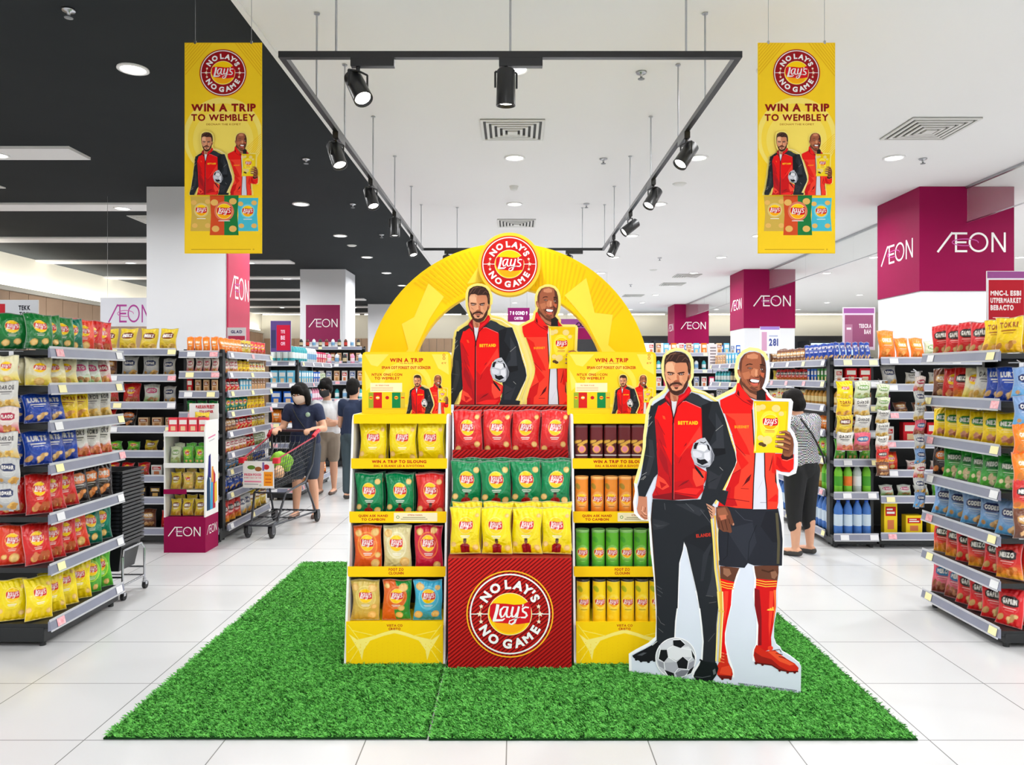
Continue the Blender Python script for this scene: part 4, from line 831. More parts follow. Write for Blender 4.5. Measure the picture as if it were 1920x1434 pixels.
def bag(key, W=.165, Hh=.25, T=.05, hi=True, var=0):
    k = (key, round(W,3), round(Hh,3), hi, var)
    if k not in BM:
        if key not in PK: PK[key] = bag_art(word=WORD.get(key,'SNAZO'), **DES[key][1])
        bc = DES[key][1]['base']
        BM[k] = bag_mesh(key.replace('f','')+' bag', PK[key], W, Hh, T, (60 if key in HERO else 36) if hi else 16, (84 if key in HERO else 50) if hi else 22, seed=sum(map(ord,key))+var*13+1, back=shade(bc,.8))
    return BM[k]
def put(name, me, loc, rot, label, cat, group=None, scale=None):
    o = link(name, me, None, loc); o.rotation_euler = rot
    if scale: o.scale = scale
    return tag(o, label, cat, group)
# other pack shapes --------------------------------------------------
def colored(name, mb, cols, m):                          # one mesh, colours per face index group
    me = mb.mesh(name, m); n = len(me.vertices); C = np.ones((n,4),np.float32)
    for p in me.polygons:
        c = lin(cols[p.material_index])
        for i in p.vertices: C[i,:3] = c
    me.polygons.foreach_set('material_index', [0]*len(me.polygons)); me.materials.clear(); me.materials.append(m)
    at = me.attributes.new('Col','FLOAT_COLOR','POINT'); at.data.foreach_set('color', C.ravel()); return me
TM = {}
def tube_art(base, low, kind):
    a = Art(); a.rect(0,0,1,3,base)
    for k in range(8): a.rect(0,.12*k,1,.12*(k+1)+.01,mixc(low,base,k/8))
    if kind == 'choc':
        a.rect(0,0,1,3,(84,18,22)); a.rect(0,1.9,1,3,(100,24,28))
        for k in range(3): a.ell(.2+.28*k,1.85-.15*(k%2),.3,.11,(214,164,60),rot=20)
        a.ell(.5,1.3,.27,.3,(240,170,70)); a.ell(.5,1.3,.2,.22,(220,130,150)); a.stroke([(.1,.85),(.9,.85)],.09,(230,220,210)); a.stroke([(.2,.6),(.8,.6)],.05,(150,90,80)); a.rect(0,0,1,.35,(70,14,18))
    else:
        a.ell(.5,1.45,.46,.62,mixc(base,(255,255,255),.2)); a.put(lays(.40),.5,1.5); a.stroke([(.25,.95),(.75,.95)],.05,shade(base,.6)); a.ell(.3,.4,.2,.13,mixc(low,(255,240,120),.3)); a.ell(.7,.35,.18,.12,mixc(low,(255,240,120),.15)); a.ell(.2,2.45,.16,.24,mixc(base,(30,120,50),.35),rot=30)
    return a
def tube_mesh(kind, base, low, lid):
    R = .036; Hh = .235; nu, nv = 84, 64; art = tube_art(base, low, kind); sq = kind == 'choc'
    th = np.linspace(0,2*PI,nu,endpoint=False); vv = np.linspace(0,1,nv)
    TH, VV = np.meshgrid(th, vv); U = (np.sin(TH)*.5+.5); fr = np.cos(TH) > 0
    p = 5. if sq else 2.; rr = R/((np.abs(np.cos(TH))**p+np.abs(np.sin(TH))**p)**(1/p))
    X = rr*np.sin(TH); Y = -rr*np.cos(TH); C = art.soft(U.ravel(), VV.ravel()*3, .03)
    n = nu*nv; V = np.stack([X.ravel(),Y.ravel(),(VV*(Hh-.012)).ravel()],1); i = np.arange(n).reshape(nv,nu)
    Fs = np.stack([i[:-1,:].ravel(), np.roll(i[:-1],-1,1).ravel(), np.roll(i[1:],-1,1).ravel(), i[1:].ravel()],1).tolist()
    Vl = V.tolist(); Cl = np.concatenate([C, np.ones((n,1))],1).tolist(); lc = [*lin(lid),1]; Vl2 = []
    for r_, z in ((1.03,Hh-.012),(1.03,Hh),(.88,Hh),(.86,Hh-.004),(0,Hh-.004)):
        for k in range(nu): Vl.append([X[0,k]*r_, Y[0,k]*r_, z]); Cl.append(lc)
    b = n
    for j in range(4):
        for k in range(nu): Fs.append([b+j*nu+k, b+j*nu+(k+1)%nu, b+(j+1)*nu+(k+1)%nu, b+(j+1)*nu+k])
    Fs.append(list(reversed(range(nu))))
    me = bpy.data.meshes.new('tube'); me.from_pydata(Vl, [], Fs); at = me.attributes.new('Col','FLOAT_COLOR','POINT'); at.data.foreach_set('color', np.array(Cl,np.float32).ravel())
    me.polygons.foreach_set('use_smooth', [True]*len(Fs)); me.materials.append(M_TUBE); me.update(); return me
def bottle_mesh(body, label_c, cap, R=.033, Hh=.24, nm='bottle'):
    pr = [(0,0,0),(R*.9,.002,0),(R,.012,0),(R*.97,.05,0),(R,.06,0),(R,.061,1),(R,.14,1),(R,.141,0),(R*.96,.15,0),(R,.17,0),(R*.8,.195,0),(R*.45,.22,0),(R*.4,.226,0),(R*.42,.2261,2),(R*.42,Hh,2),(0,Hh,2)]
    k = Hh/.24; n = 14; V = []; C = []; cols = (body,label_c,cap)
    for r, z, c in pr:
        for j in range(n): a = 2*PI*j/n; V.append((r*math.cos(a),r*math.sin(a),min(z*k,Hh))); C.append([*lin(cols[c]),1])
    Fs = [(i*n+j,i*n+(j+1)%n,(i+1)*n+(j+1)%n,(i+1)*n+j) for i in range(len(pr)-1) for j in range(n)]
    me = bpy.data.meshes.new(nm); me.from_pydata(V, [], Fs); at = me.attributes.new('Col','FLOAT_COLOR','POINT'); at.data.foreach_set('color', np.array(C,np.float32).ravel())
    me.polygons.foreach_set('use_smooth', [True]*len(Fs)); me.materials.append(M_TUBE); me.update(); return me
def carton_mesh(base, acc, W=.09, D_=.05, Hh=.14, nm='carton'):
    mb = MB().box(-W/2,W/2,-D_/2,D_/2,0,Hh)
    me = mb.mesh(nm, M_PRINT); C = np.tile(np.array([*lin(shade(base,.92)),1],np.float32),(8,1))
    vs = [tuple(v.co) for v in me.vertices]; fs = [tuple(p.vertices) for p in me.polygons]; cl = C.tolist(); y = -D_/2-.0006
    def q(x0,z0,x1,z1,c,yy):
        b = len(vs); vs.extend([(x0,yy,z0),(x1,yy,z0),(x1,yy,z1),(x0,yy,z1)]); fs.append((b,b+1,b+2,b+3)); cl.extend([[*lin(c),1]]*4)
    h = W/2; q(-h*.96,.003,h*.96,Hh*.98,base,y); q(-h*.8,Hh*.55,h*.8,Hh*.85,acc,y-.0004); q(-h*.6,Hh*.62,h*.6,Hh*.69,(240,238,232),y-.0008); q(-h*.6,Hh*.74,h*.3,Hh*.79,(240,238,232),y-.0008); q(-h*.5,Hh*.12,h*.5,Hh*.42,mixc(acc,(230,180,110),.6),y-.0004)
    me2 = bpy.data.meshes.new(nm); me2.from_pydata(vs, [], fs); at = me2.attributes.new('Col','FLOAT_COLOR','POINT'); at.data.foreach_set('color', np.array(cl,np.float32).ravel()); me2.materials.append(M_PRINT); me2.update(); bpy.data.meshes.remove(me); return me2
# ================================================================ the crisp display
ZT = .0085                                                # top of the turf backing
YEL = (250,206,16); DRED = (176,26,24)
def fd(z): return 4.09+.2*z/1.31                         # leaning front line of the two side units
def diag(art, x0, x1, z0, z1, step, wd, c):
    k = x0-(z1-z0)*1.25
    while k < x1:
        pts = []
        a = Art().poly([(k,z0),(k+wd,z0),(k+wd+(z1-z0)*1.2,z1),(k+(z1-z0)*1.2,z1)], c).clip(0,x0,1).clip(0,x1,-1)
        art.it += a.it; k += step
bn = thing('display_bin', 'red striped card bin with a round seal, in front of the crisp tiers', 'display bin', (-.352,4.03,ZT)); bw = .653
MB().box(0,bw,0,.14,0,.582).build('carton', mat('red card', (150,22,22), .5, noise=(4,(156,26,26))), bn)
a = Art().rect(.002,.002,bw-.002,.58,(206,36,30)); diag(a,.002,bw-.002,.002,.58,.0255,.0105,(112,10,14)); sl = seal(.229,stripes=True); a.put(sl, .327, .288); a.mesh('front_print', bn, y=-.001)
ct = thing('tiered_stand', 'red card tiers carrying the middle crisp bags', 'display stand', (-.352,4.175,ZT))
M_RC = mat('dark red card', (150,20,22), .5, noise=(4,(140,18,20)))
MB().box(0,.655,0,.14,0,.80).build('middle_tier', M_RC, ct); MB().box(0,.66,.15,.29,0,1.075).build('upper_tier', M_RC, ct)
MB().box(-.005,.665,.30,.42,0,1.375).build('back_panel', M_RC, ct)
a = Art().rect(0,1.295,.66,1.372,(212,40,32)); diag(a,0,.66,1.295,1.372,.027,.012,(104,10,14)); a.rect(0,1.366,.66,1.373,(206,150,130)); a.mesh('header_print', ct, y=.298)
lp = MB().box(.0,.655,.146,.150,1.075,1.125).build('upper_lip', M_RC, ct); a = Art().rect(0,1.06,.655,1.124,(196,30,28)); diag(a,0,.655,1.06,1.124,.027,.012,(112,10,14)); a.mesh('lip_print', ct, y=.1445)
index_kids()
for row, key, y, z, hh, xs, wd, lean in (('yellow',  'yelf', 4.085, .59, .25, (873,931,988,1043), .166, -.06), ('green','grnf',4.235,.808,.262,(873,930,987,1042),.172,-.05), ('red','redf',4.385,1.085,.262,(878,932,986,1040),.168,-.05)):
    for i, px in enumerate(xs):
        x = (px-VX)/F*(y-.02)
        side = ('beside the yellow bag unit','second from the yellow bag unit','second from the tube unit','beside the tube unit')[i]
        m_ = bag(key, wd, hh, .055, True, i%4)
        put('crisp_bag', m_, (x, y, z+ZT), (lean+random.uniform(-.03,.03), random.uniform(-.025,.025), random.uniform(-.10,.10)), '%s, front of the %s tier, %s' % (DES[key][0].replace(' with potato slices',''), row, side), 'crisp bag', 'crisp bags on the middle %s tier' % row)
        if row == 'yellow':
            put('crisp_bag', bag('yel', wd, hh+.018, .04, True, i%2), (x+.006, y+.058, z+ZT+.002), (-.03,0,random.uniform(-.05,.05)), 'yellow crisp bag behind the yellow front row, %s' % side, 'crisp bag', 'crisp bags on the middle yellow tier')
        elif row == 'green':
            put('crisp_bag', bag('grnf', wd, hh+.012, .03, True, 5), (x+.006, y+.056, z+ZT), (-.0,0,random.uniform(-.05,.05)), 'green crisp bag behind the green front row, %s' % side, 'crisp bag', 'crisp bags on the middle green tier')
# side units -----------------------------------------------------
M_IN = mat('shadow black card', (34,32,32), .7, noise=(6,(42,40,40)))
LIPS = ((1.03,1.083),(.737,.795),(.451,.503))
TXT = ((('WIN A TRIP TO SILOUNG','SIAL A SILANIX LID A SUVOTIONA'),),)
def unit(x0, x1, label, left):
    t = thing('shelf_display', label, 'display shelf', (x0,4.09,ZT)); W = x1-x0; th = .012
    for xx in (0, W-th):
        prof = [(0,0),(.46,0),(.46,1.325),(.24,1.325),(.215,1.315),(.2,1.29)]
        mb = MB(); n = len(prof); vs = [(xx,y,z) for y,z in prof]+[(xx+th,y,z) for y,z in prof]
        mb.add(vs, [(i,(i+1)%n,n+(i+1)%n,n+i) for i in range(n)]+[tuple(reversed(range(n))),tuple(range(n,2*n))]); mb.build('side_panel', M_WHITE, t)
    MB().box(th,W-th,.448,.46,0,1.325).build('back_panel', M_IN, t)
    MB().box(th,W-th,.005,.43,.19,.20).box(th,W-th,.0,.005,0,.226).build('base_carton', M_YCARD, t)
    a = Art().rect(th,.0,W-th,.225,(248,206,14))
    cx = W/2
    for sx in (-1,1):
        P_ = lambda x, z: (cx+sx*x, z)
        a.poly([P_(.0,.185),P_(.07,.165),P_(.11,.15),P_(.20,.13),P_(.245,.16),P_(.215,.11),P_(.19,.07),P_(.175,.02),P_(.165,.075),P_(.13,.125),P_(.06,.15),P_(0,.165)], (252,232,120))
        for q in ((.25,.21,.19,.13),(.25,.06,.2,.11),(.23,.18,.1,.15),(.24,.01,.18,.1)): a.stroke([P_(q[0],q[1]),P_(q[2],q[3])], .004, (252,228,90))
    for i in range(18):
        for j in range(6): a.ell(th+.02+i*(W-.05)/17, .015+.018*j+.009*(i%2), .0022, .0022, (240,190,20), n=6)
    a.text('VISTA CO', cx, .2, .012, (176,30,20), .04); a.text('CRISTO', cx, .182, .012, (176,30,20), .04); a.mesh('base_print', t, y=-.0015)
    for k, (z0, z1) in enumerate(LIPS):
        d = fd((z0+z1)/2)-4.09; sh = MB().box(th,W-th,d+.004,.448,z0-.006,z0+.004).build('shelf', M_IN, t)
        MB().box(th*.4,W-th*.4,d-.002,d+.004,z0-.004,z1).build('lip', M_YCARD, sh)
        a = Art().rect(th*.5,z0-.003,W-th*.5,z1-.001,(250,204,16)); r = (182,34,18)
        if k == 0: a.wtext('WIN A TRIP TO SILOUNG', W*.22, W*.78, z0+.028, .016, r, .05); a.wtext('SIAL A SILANIX LID A SUVOTIONA', W*.24, W*.76, z0+.006, .012, r, .04)
        elif k == 1: a.wtext('QUEN ASK NAND', W*.1, W*.4, z0+.029, .013, r, .04); a.wtext('TO CAMBON', W*.13, W*.37, z0+.009, .013, r, .04); a.rect(W*.46,z0+.004,W*.9,z1-.006,(246,232,190)); a.wtext('GTEMA MAREA', W*.6, W*.75, z0+.036, .007, r, .03); a.stroke([(W*.55,z0+.026),(W*.78,z0+.026)],.003,(120,100,60)); a.stroke([(W*.53,z0+.017),(W*.8,z0+.017)],.003,(120,100,60)); a.ring(W*.5,z0+.028,.006,.009,(90,140,60),14)
        else: a.wtext('FOOT ZO', W*.42, W*.57, z0+.03, .014, r, .04); a.wtext('CLOUHN', W*.42, W*.57, z0+.01, .014, r, .04)
        a.mesh('lip_print', sh, y=d-.003)
    MB().box(th,W-th,.19,.2,1.275,1.325).box(th,W-th,.2,.445,1.305,1.325).build('top_band', M_YCARD, t)
    # header card
    hw = .513; hx = (W-hw)/2+(.02 if left else -.03); z0 = 1.325-ZT; z1 = 1.69-ZT; rr = .022
    pts = [(hx,z0),(hx+hw,z0),(hx+hw,z1-rr),(hx+hw-rr*.3,z1-rr*.3),(hx+hw-rr,z1),(hx+rr,z1),(hx+rr*.3,z1-rr*.3),(hx,z1-rr)]
    hd = MB().slab(pts, .31, .32).build('header_card', M_YCARD, t); k = hw/543; U = lambda x: hx+(x-135)*k; V = lambda y: z1-(y-760)*k
    a = Art().poly([(hx+.002,z0),(hx+hw-.002,z0),(hx+hw-.003,z1-rr),(hx+hw-rr,z1-.003),(hx+rr,z1-.003),(hx+.003,z1-rr)], (250,214,40))
    a.ell(U(400),V(960),.15,.13,(252,224,80),n=36); a.ell(U(400),V(970),.125,.105,(250,214,40),n=36)
    for q in ([(150,775),(300,775),(230,850),(190,840)],[(560,775),(660,775),(665,900),(600,860)],[(160,1000),(150,870),(200,960)]): a.poly([(U(x),V(y)) for x,y in q],(250,228,96))
    r = (200,48,20); a.wtext('WIN A TRIP', U(305), U(508), V(822), .022, r, .05); a.wtext('SPIAN COT FOREST OUT SCENZER', U(255), U(555), V(864), .015, r, .05); a.wtext('TO AN ELITE', U(365), U(448), V(834), .007, r, .02)
    a.wtext('NTUX ONG 1 CON', U(195), U(380), V(906), .014, r, .04); a.wtext('TO WEMBLEY', U(212), U(365), V(929), .015, r, .04)
    a.rect(U(185),V(1005),U(380),V(950),(252,240,190)); a.wtext('FIS TIENE STAGE', U(218), U(300), V(968), .006, r, .02)
    for yy in (978,986,994): a.stroke([(U(192),V(yy)),(U(325),V(yy))], .002, (220,130,90))
    for b0, b1, c in ((175,205,(150,170,50)),(205,257,(206,34,34)),(262,316,(244,206,30)),(318,370,(20,130,74)),(370,398,(214,190,60))): a.rect(U(b0),V(1103),U(b1),V(1008),c); a.ell(U((b0+b1)/2),V(1040),.011,.01,(250,190,30) if c[0] != 244 else (206,30,40)); a.stroke([(U((b0+b1)/2-10),V(1040)),(U((b0+b1)/2+10),V(1040))],.006,(200,30,40) if c[0]!=206 else WHT)
    a.stroke([(U(160),V(1108)),(U(398),V(1108))], .003, (230,180,30)); a.put(duo(.316, 0., .953), U(537), V(1142)); 
    for yy in (780,800): a.ring(U(635), V(yy), .005, .008, (210,90,30), 12)
    a.wtext('ET', U(622), U(650), V(834), .009, (210,90,30), .02)
    a = a.clip(0,hx+.002,1).clip(0,hx+hw-.002,-1); a.mesh('header_print', hd, y=.309, d=.00008)
    return t
unit(-.915, -.372, 'yellow card shelf unit stocked with crisp bags beside the red bin', True)
unit(.318, .86, 'yellow card shelf unit stocked with crisp tubes beside the red bin', False)
rows = ((1.04,.248,4.33,('yel','yel','yel'),(698,755,808),'top'),(.747,.25,4.28,('grnf','grnf','redg'),(691,749,806),'second'),(.461,.255,4.235,('org','crm','pnk'),(688,744,803),'third'),(.202,.222,4.19,('tan','dual','sky'),(684,743,802),'bottom'))
for z, hh, y, keys, xs, nm in rows:
    for i, (k, px) in enumerate(zip(keys, xs)):
        x = (px-VX)/F*(y-.02); pos = ('at its outer side','in the middle','beside the red bin')[i]
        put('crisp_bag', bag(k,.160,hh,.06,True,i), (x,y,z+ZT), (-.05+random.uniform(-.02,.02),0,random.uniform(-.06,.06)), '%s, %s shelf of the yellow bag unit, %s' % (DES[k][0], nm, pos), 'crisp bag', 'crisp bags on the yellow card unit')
        if nm in ('top','second'): put('crisp_bag', bag(k,.160,hh,.04,True,i), (x+.004,y+.075,z+ZT), (-.02,0,random.uniform(-.05,.05)), '%s behind, %s shelf of bag unit, %s' % (DES[k][0], nm, pos), 'crisp bag', 'crisp bags on the yellow card unit')
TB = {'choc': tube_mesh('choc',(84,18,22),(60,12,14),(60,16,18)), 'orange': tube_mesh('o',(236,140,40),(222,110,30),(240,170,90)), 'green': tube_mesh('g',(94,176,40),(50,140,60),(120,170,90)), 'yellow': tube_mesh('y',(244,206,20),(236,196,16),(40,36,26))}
for (z, col, y, nm, n0) in ((1.035,'choc',4.325,'top',6),(.747,'orange',4.27,'second',6),(.461,'green',4.225,'third',6),(.202,'yellow',4.18,'bottom',6)):
    for i in range(n0):
        x = .318+.012+.045+.0775*i+(.01 if i else 0)
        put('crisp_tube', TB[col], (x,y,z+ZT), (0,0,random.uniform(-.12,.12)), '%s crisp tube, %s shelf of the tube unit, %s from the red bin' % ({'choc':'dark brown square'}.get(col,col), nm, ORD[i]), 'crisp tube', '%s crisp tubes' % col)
# arch -----------------------------------------------------------
AY, AC, AR, AI = 4.60, (-.039,1.494), .859, .588
t = thing('display_arch', 'big yellow arch standing behind the crisp display', 'arch', (AC[0],AY,0))
def archpts(R_, Ri, n=48):
    o = [(R_*math.cos(PI*k/n), AC[1]+R_*math.sin(PI*k/n)) for k in range(n+1)]; i_ = [(Ri*math.cos(PI*k/n), AC[1]+Ri*math.sin(PI*k/n)) for k in range(n,-1,-1)]
    return [(R_,ZT)]+o+[(-R_,ZT),(-Ri,ZT)]+i_+[(Ri,ZT)]
MB().slab(archpts(AR,AI), 0, .10).build('arch_body', M_YCARD, t)
a = Art().poly(archpts(AR-.003,AI+.003), (250,206,14))
def ar(r, d): return (r*math.cos(math.radians(d)), AC[1]+r*math.sin(math.radians(d)))
for d0, d1 in ((50,88),(100,128),(28,46)):
    for d in np.arange(d0,d1,2.): a.poly([ar(AI+.03,d),ar(AR-.02,d+6),ar(AR-.02,d+6.8),ar(AI+.03,d+.8)], (244,190,16))
for pts in ([(.60,178),(.68,168),(.64,160),(.74,150),(.70,144),(.78,128),(.66,126),(.62,140),(.60,160)],[(.60,4),(.70,14),(.65,22),(.76,34),(.68,40),(.80,54),(.64,58),(.61,40),(.60,20)],[(.66,112),(.74,104),(.82,100),(.72,96),(.64,102)]): a.poly([ar(r,d) for r,d in pts], (252,222,76))
a.mesh('arch_print', t, y=-.001)
sg = thing('seal_sign', 'round red slogan seal on the crown of the yellow arch', 'sign', (-.031,4.50,2.21))
MB().slab([(.186*math.cos(2*PI*k/60), .186*math.sin(2*PI*k/60)) for k in range(60)], 0, .098).build('disc', M_YCARD, sg)
a = Art().ell(0,0,.184,.184,(250,200,60),n=60); sl = seal(.172, ground=(200,28,26)); a.put(sl,0,0); a.mesh('seal_print', sg, y=-.001)
# bust cut-out ---------------------------------------------------
def stretch(p, k, gap, cut, cx): return ((p[0]+(gap if p[0] > cx else 0)-cx)*k, (p[1]-cut)*k)
def clip_poly(pts, z):
    out = []
    for i, p in enumerate(pts):
        q = pts[(i+1)%len(pts)]
        if p[1] >= z: out.append(p)
        if (p[1]-z)*(q[1]-z) < 0: f = (z-p[1])/(q[1]-p[1]); out.append((p[0]+(q[0]-p[0])*f, z))
    return out
KB, GB, CB = .96, .053, .953
bx = -.362+.335-.005
t = thing('bust_cutout', 'card cut-out of two printed footballers, waist up, inside the arch', 'cardboard cutout', (bx,4.48,1.384))
cx = UA[0]+.19; OUT2 = [p for p in OUTLINE]
body = [p for p in OUT2 if True]
bp = clip_poly([stretch(p, KB, GB, CB, cx) for p in body], .001)
MB().slab(bp, 0, .012).build('board', mat('cream card', (246,226,130), .5, noise=(5,(248,230,140))), t)
duo(KB, GB, CB).mesh('print', t, y=-.001)
# standee --------------------------------------------------------
ang = math.atan2(SD.y, SD.x)
t = thing('footballer_standee', 'life-size card standee of two printed footballers in red jackets on the turf', 'cardboard standee', (SA.x,SA.y,0), ang)
zs = max(ZT, 0)
OL = [(p[0], max(p[1], ZT)) for p in OUTLINE]
MB().slab(OL, 0, .014).build('board', mat('pale blue white card', (214,221,234), .5, noise=(4,(218,225,238))), t)
a = Art(); top = OL[:52]
a.stroke(OL[:-1][2:66], .014, (246,246,246)); a.stroke(OL[-9:]+OL[:3], .014, (246,246,246)); a.stroke(OL[6:44], .016, (250,234,150))
for z_, q, w_ in ((Z5,[(668,620),(655,720),(612,860),(600,1120),(590,1434)],.010),(Z5,[(668,620),(700,690),(765,950),(835,1250),(870,1434)],.010),(Z6,[(658,-20),(648,200),(630,350),(618,555)],.010),(Z6,[(880,-20),(918,130),(950,420),(968,600),(950,830),(850,970),(840,1040)],.010),(Z7,[(300,140),(250,280),(220,400),(215,500),(165,680),(152,850),(180,990),(235,1150),(240,1220)],.010),(Z7,[(440,110),(460,240),(445,400),(480,640),(478,800),(470,895),(440,960),(440,1060)],.010)): a.stroke([on_standee(p) for p in z_(q)], w_, (250,250,252))
a.it += FB.it; a.it += FA.it; a.it += BALL.it
u0, v0 = on_standee((1384,1281)); u1, v1 = on_standee((1494,1296)); tx = Art().text('O BADBURG OUT WITH THE SPIRIT OF THE GOTMEND TOMORROW', 0, 0, 1, (90,96,110), .03, align='L')
mx_ = max(q[0][:,0].max() for q in tx.it); a.put(tx, u0, v0-.004, (u1-u0)/mx_, .0085)
a.mesh('print', t, y=-.001, d=.00012)
MB().slab([(.30,ZT),(.52,ZT),(.44,.9),(.38,.9)], .014, .02).build('strut_hinge', M_WHITE, t); b = MB(); vs = [(.40,.02,.88),(.41,.02,.88),(.41,.22,ZT),(.40,.22,ZT),(.40,.02,ZT),(.41,.02,ZT)]; b.add(vs,[(0,1,2,3),(4,5,1,0),(3,2,5,4),(0,3,4),(1,5,2)]); b.build('strut', M_WHITE, t)
# hanging banners ------------------------------------------------
def banner(px, label):
    x = (px-VX)/F*4.8; w_ = .486; h_ = 1.325; z = H-(475-VY)/F*4.8
    t = thing('hanging_banner', label, 'banner', (x,4.8,z), 0, 'hanging campaign banners'); MB().box(-w_/2,w_/2,0,.006,0,h_).build('board', M_YCARD, t)
    U = lambda q: (q-302.5)/495*w_; V = lambda q: (1382-q)/1345*h_
    a = Art().rect(-w_/2+.002,.002,w_/2-.002,h_-.002,(238,184,28)); a.rect(-w_/2+.004,.004,w_/2-.004,h_-.004,(248,206,36))
    a.ell(0,V(640),.25,.25,(250,226,110),n=48); a.ell(0,V(650),.222,.222,(249,216,70),n=48); a.ell(0,V(660),.19,.19,(250,224,100),n=40)
    for k in range(9): a.stroke([(U(70+20*k),V(40)),(U(60),V(50+24*k))],.004,(232,176,20)); a.stroke([(U(540-20*k),V(40)),(U(548),V(60+24*k))],.004,(232,176,20)); a.stroke([(U(400+16*k),V(760)),(U(545),V(620+14*k))],.003,(240,190,30))
    a.put(seal(.152, ground=(150,20,26)), U(302), V(230)); r = (140,22,20)
    a.wtext('WIN A TRIP', U(98), U(512), V(474), .046, r, .05); a.wtext('TO WEMBLEY', U(98), U(508), V(535), .041, r, .04); a.wtext('DECNAM THIE KOMET', U(195), U(415), V(564), .011, (170,110,30), .02)
    a.put(duo(.544, .022, .953), U(307), V(1012))
    def mini(x0, y0, x1, y1, c, c2=None):
        X0_, X1_ = U(x0), U(x1); Z0_, Z1_ = V(y1), V(y0); e = .008
        a.poly([(X0_,Z0_),(X1_,Z0_),(X1_-e,(Z0_+Z1_)/2),(X1_,Z1_),(X0_,Z1_),(X0_+e,(Z0_+Z1_)/2)], c); cxx = (X0_+X1_)/2
        if c2: a.poly([(cxx,Z0_),(X1_,Z0_),(X1_-e,(Z0_+Z1_)/2),(X1_,Z1_),(cxx,Z1_)], c2)
        W_ = X1_-X0_; a.ell(cxx,Z0_+(Z1_-Z0_)*.6,W_*.34,W_*.34,mixc(c,(255,255,255),.25))
        for fx, fz in ((.16,.82),(.8,.85),(.2,.16),(.8,.16)): a.ell(X0_+W_*fx,Z0_+(Z1_-Z0_)*fz,W_*.13,W_*.11,CHIP)
        a.put(lays(W_*.27),cxx,Z0_+(Z1_-Z0_)*.6); a.stroke([(cxx-W_*.2,Z0_+(Z1_-Z0_)*.36),(cxx+W_*.2,Z0_+(Z1_-Z0_)*.36)],.004,WHT)
    mini(93,1018,232,1240,(206,172,76)); mini(392,1028,528,1240,(70,184,204)); mini(217,1012,402,1266,(208,76,36),(30,120,60))
    a.stroke([(U(98),V(1357)),(U(480),V(1357))],.003,(170,120,20)); a.ring(U(497),V(1357),.003,.005,(170,120,20),12)
    a.clip(0,-w_/2+.003,1).clip(0,w_/2-.003,-1).mesh('front_print', t, y=-.001, d=.00009)
    for sx in (-.177,.177): MB().cyl((sx,.003,h_),(sx,.003,CEIL-z-.001),.0018,n=6).box(sx-.006,sx+.006,-.003,.009,h_-.008,h_+.012).build('hanging_wire', M_STEEL, t)
banner(418.5, 'yellow campaign banner hanging before the charcoal ceiling')
banner(1493.5, 'yellow campaign banner hanging under the white ceiling')
# ================================================================ supermarket shelving
UN = {}
def gondola(key, label, loc, rz, W, depth, zs, base=.11, lip=True, tagc=(0,1), open_back=False, rail_in=0.0, ends=True):
    t = thing('shelf_gondola', label, 'shop shelving', (loc[0],loc[1],0), rz); top = max(zs)+.015
    b = MB().box(0,W,.02,depth,.03,base-.012); 
    for fx in (.04,W-.04): b.cyl((fx,.05,0),(fx,.05,.03),.018,n=10).cyl((fx,depth-.05,0),(fx,depth-.05,.03),.018,n=10)
    b.build('plinth', M_BLACK, t, bevel=.003)
    MB().box(0,W,depth-.015,depth,base-.012,top).build('back_panel', M_BLACK, t)
    if ends:
        for xx in (0,W-.03): MB().box(xx,xx+.03,depth-.07,depth-.015,base-.012,top+.02).build('upright', M_BLACK, t)
    r = random.Random(key)
    for i, z in enumerate(zs):
        s = MB().box(.004,W-.004,.0,depth-.016,z-.03,z-.0012).build('shelf', M_BLACK, t)
        if not lip: continue
        rl = MB().add([(rail_in,-.004,z-.045),(W,-.004,z-.045),(W,-.024,z-.04),(rail_in,-.024,z-.04),(rail_in,-.004,z+.012),(W,-.004,z+.012),(W,-.012,z+.014),(rail_in,-.012,z+.014)],[(0,3,2,1),(4,5,6,7),(3,7,6,2),(0,1,5,4),(0,4,7,3),(1,2,6,5)])
        rl.build('price_rail', M_RAIL, s)
        MB().box(rail_in,W,-.027,-.022,z-.048,z-.038).box(rail_in,W,-.015,-.011,z+.008,z+.022).build('rail_edge', M_CLEAR, s)
        n = max(1, int(W/.45)); used = []
        for k in range(n+ (1 if tagc[1] else 0)):
            x = rail_in+.04+r.uniform(0,.05)+(W-rail_in-.15)*k/max(n,1)
            y_ = -.0275; m = (M_TAG, M_TAGW, M_TAG, M_TAGR, M_TAGW)[r.randrange(5)]
            MB().add([(x,-.0268,z-.036),(x+.075,-.0268,z-.036),(x+.075,-.0165,z+.008),(x,-.0165,z+.008)],[(0,1,2,3)]).build('price_tag', m, s)
    UN[key] = (Vector((loc[0],loc[1],0)), rz, W, depth, zs, label); return t
def at_unit(key, x, y, z):
    o, rz, *_ = UN[key]; c, s = math.cos(rz), math.sin(rz); return (o.x+c*x-s*y, o.y+s*x+c*y, z)
TIER = ['top shelf','second shelf','third shelf','fourth shelf','fifth shelf','sixth shelf','seventh shelf','eighth shelf','ninth shelf']
CM = {}
def pack(kind, key, W, Hh, var=0):
    k = (kind,key,W,Hh,var)
    if k in CM: return CM[k]
    if kind == 'c': CM[k] = carton_mesh(*CART[key][:2], W, W*.5, Hh)
    elif kind == 'b': CM[k] = bottle_mesh(*BOT[key][:3], W/2, Hh)
    return CM[k]
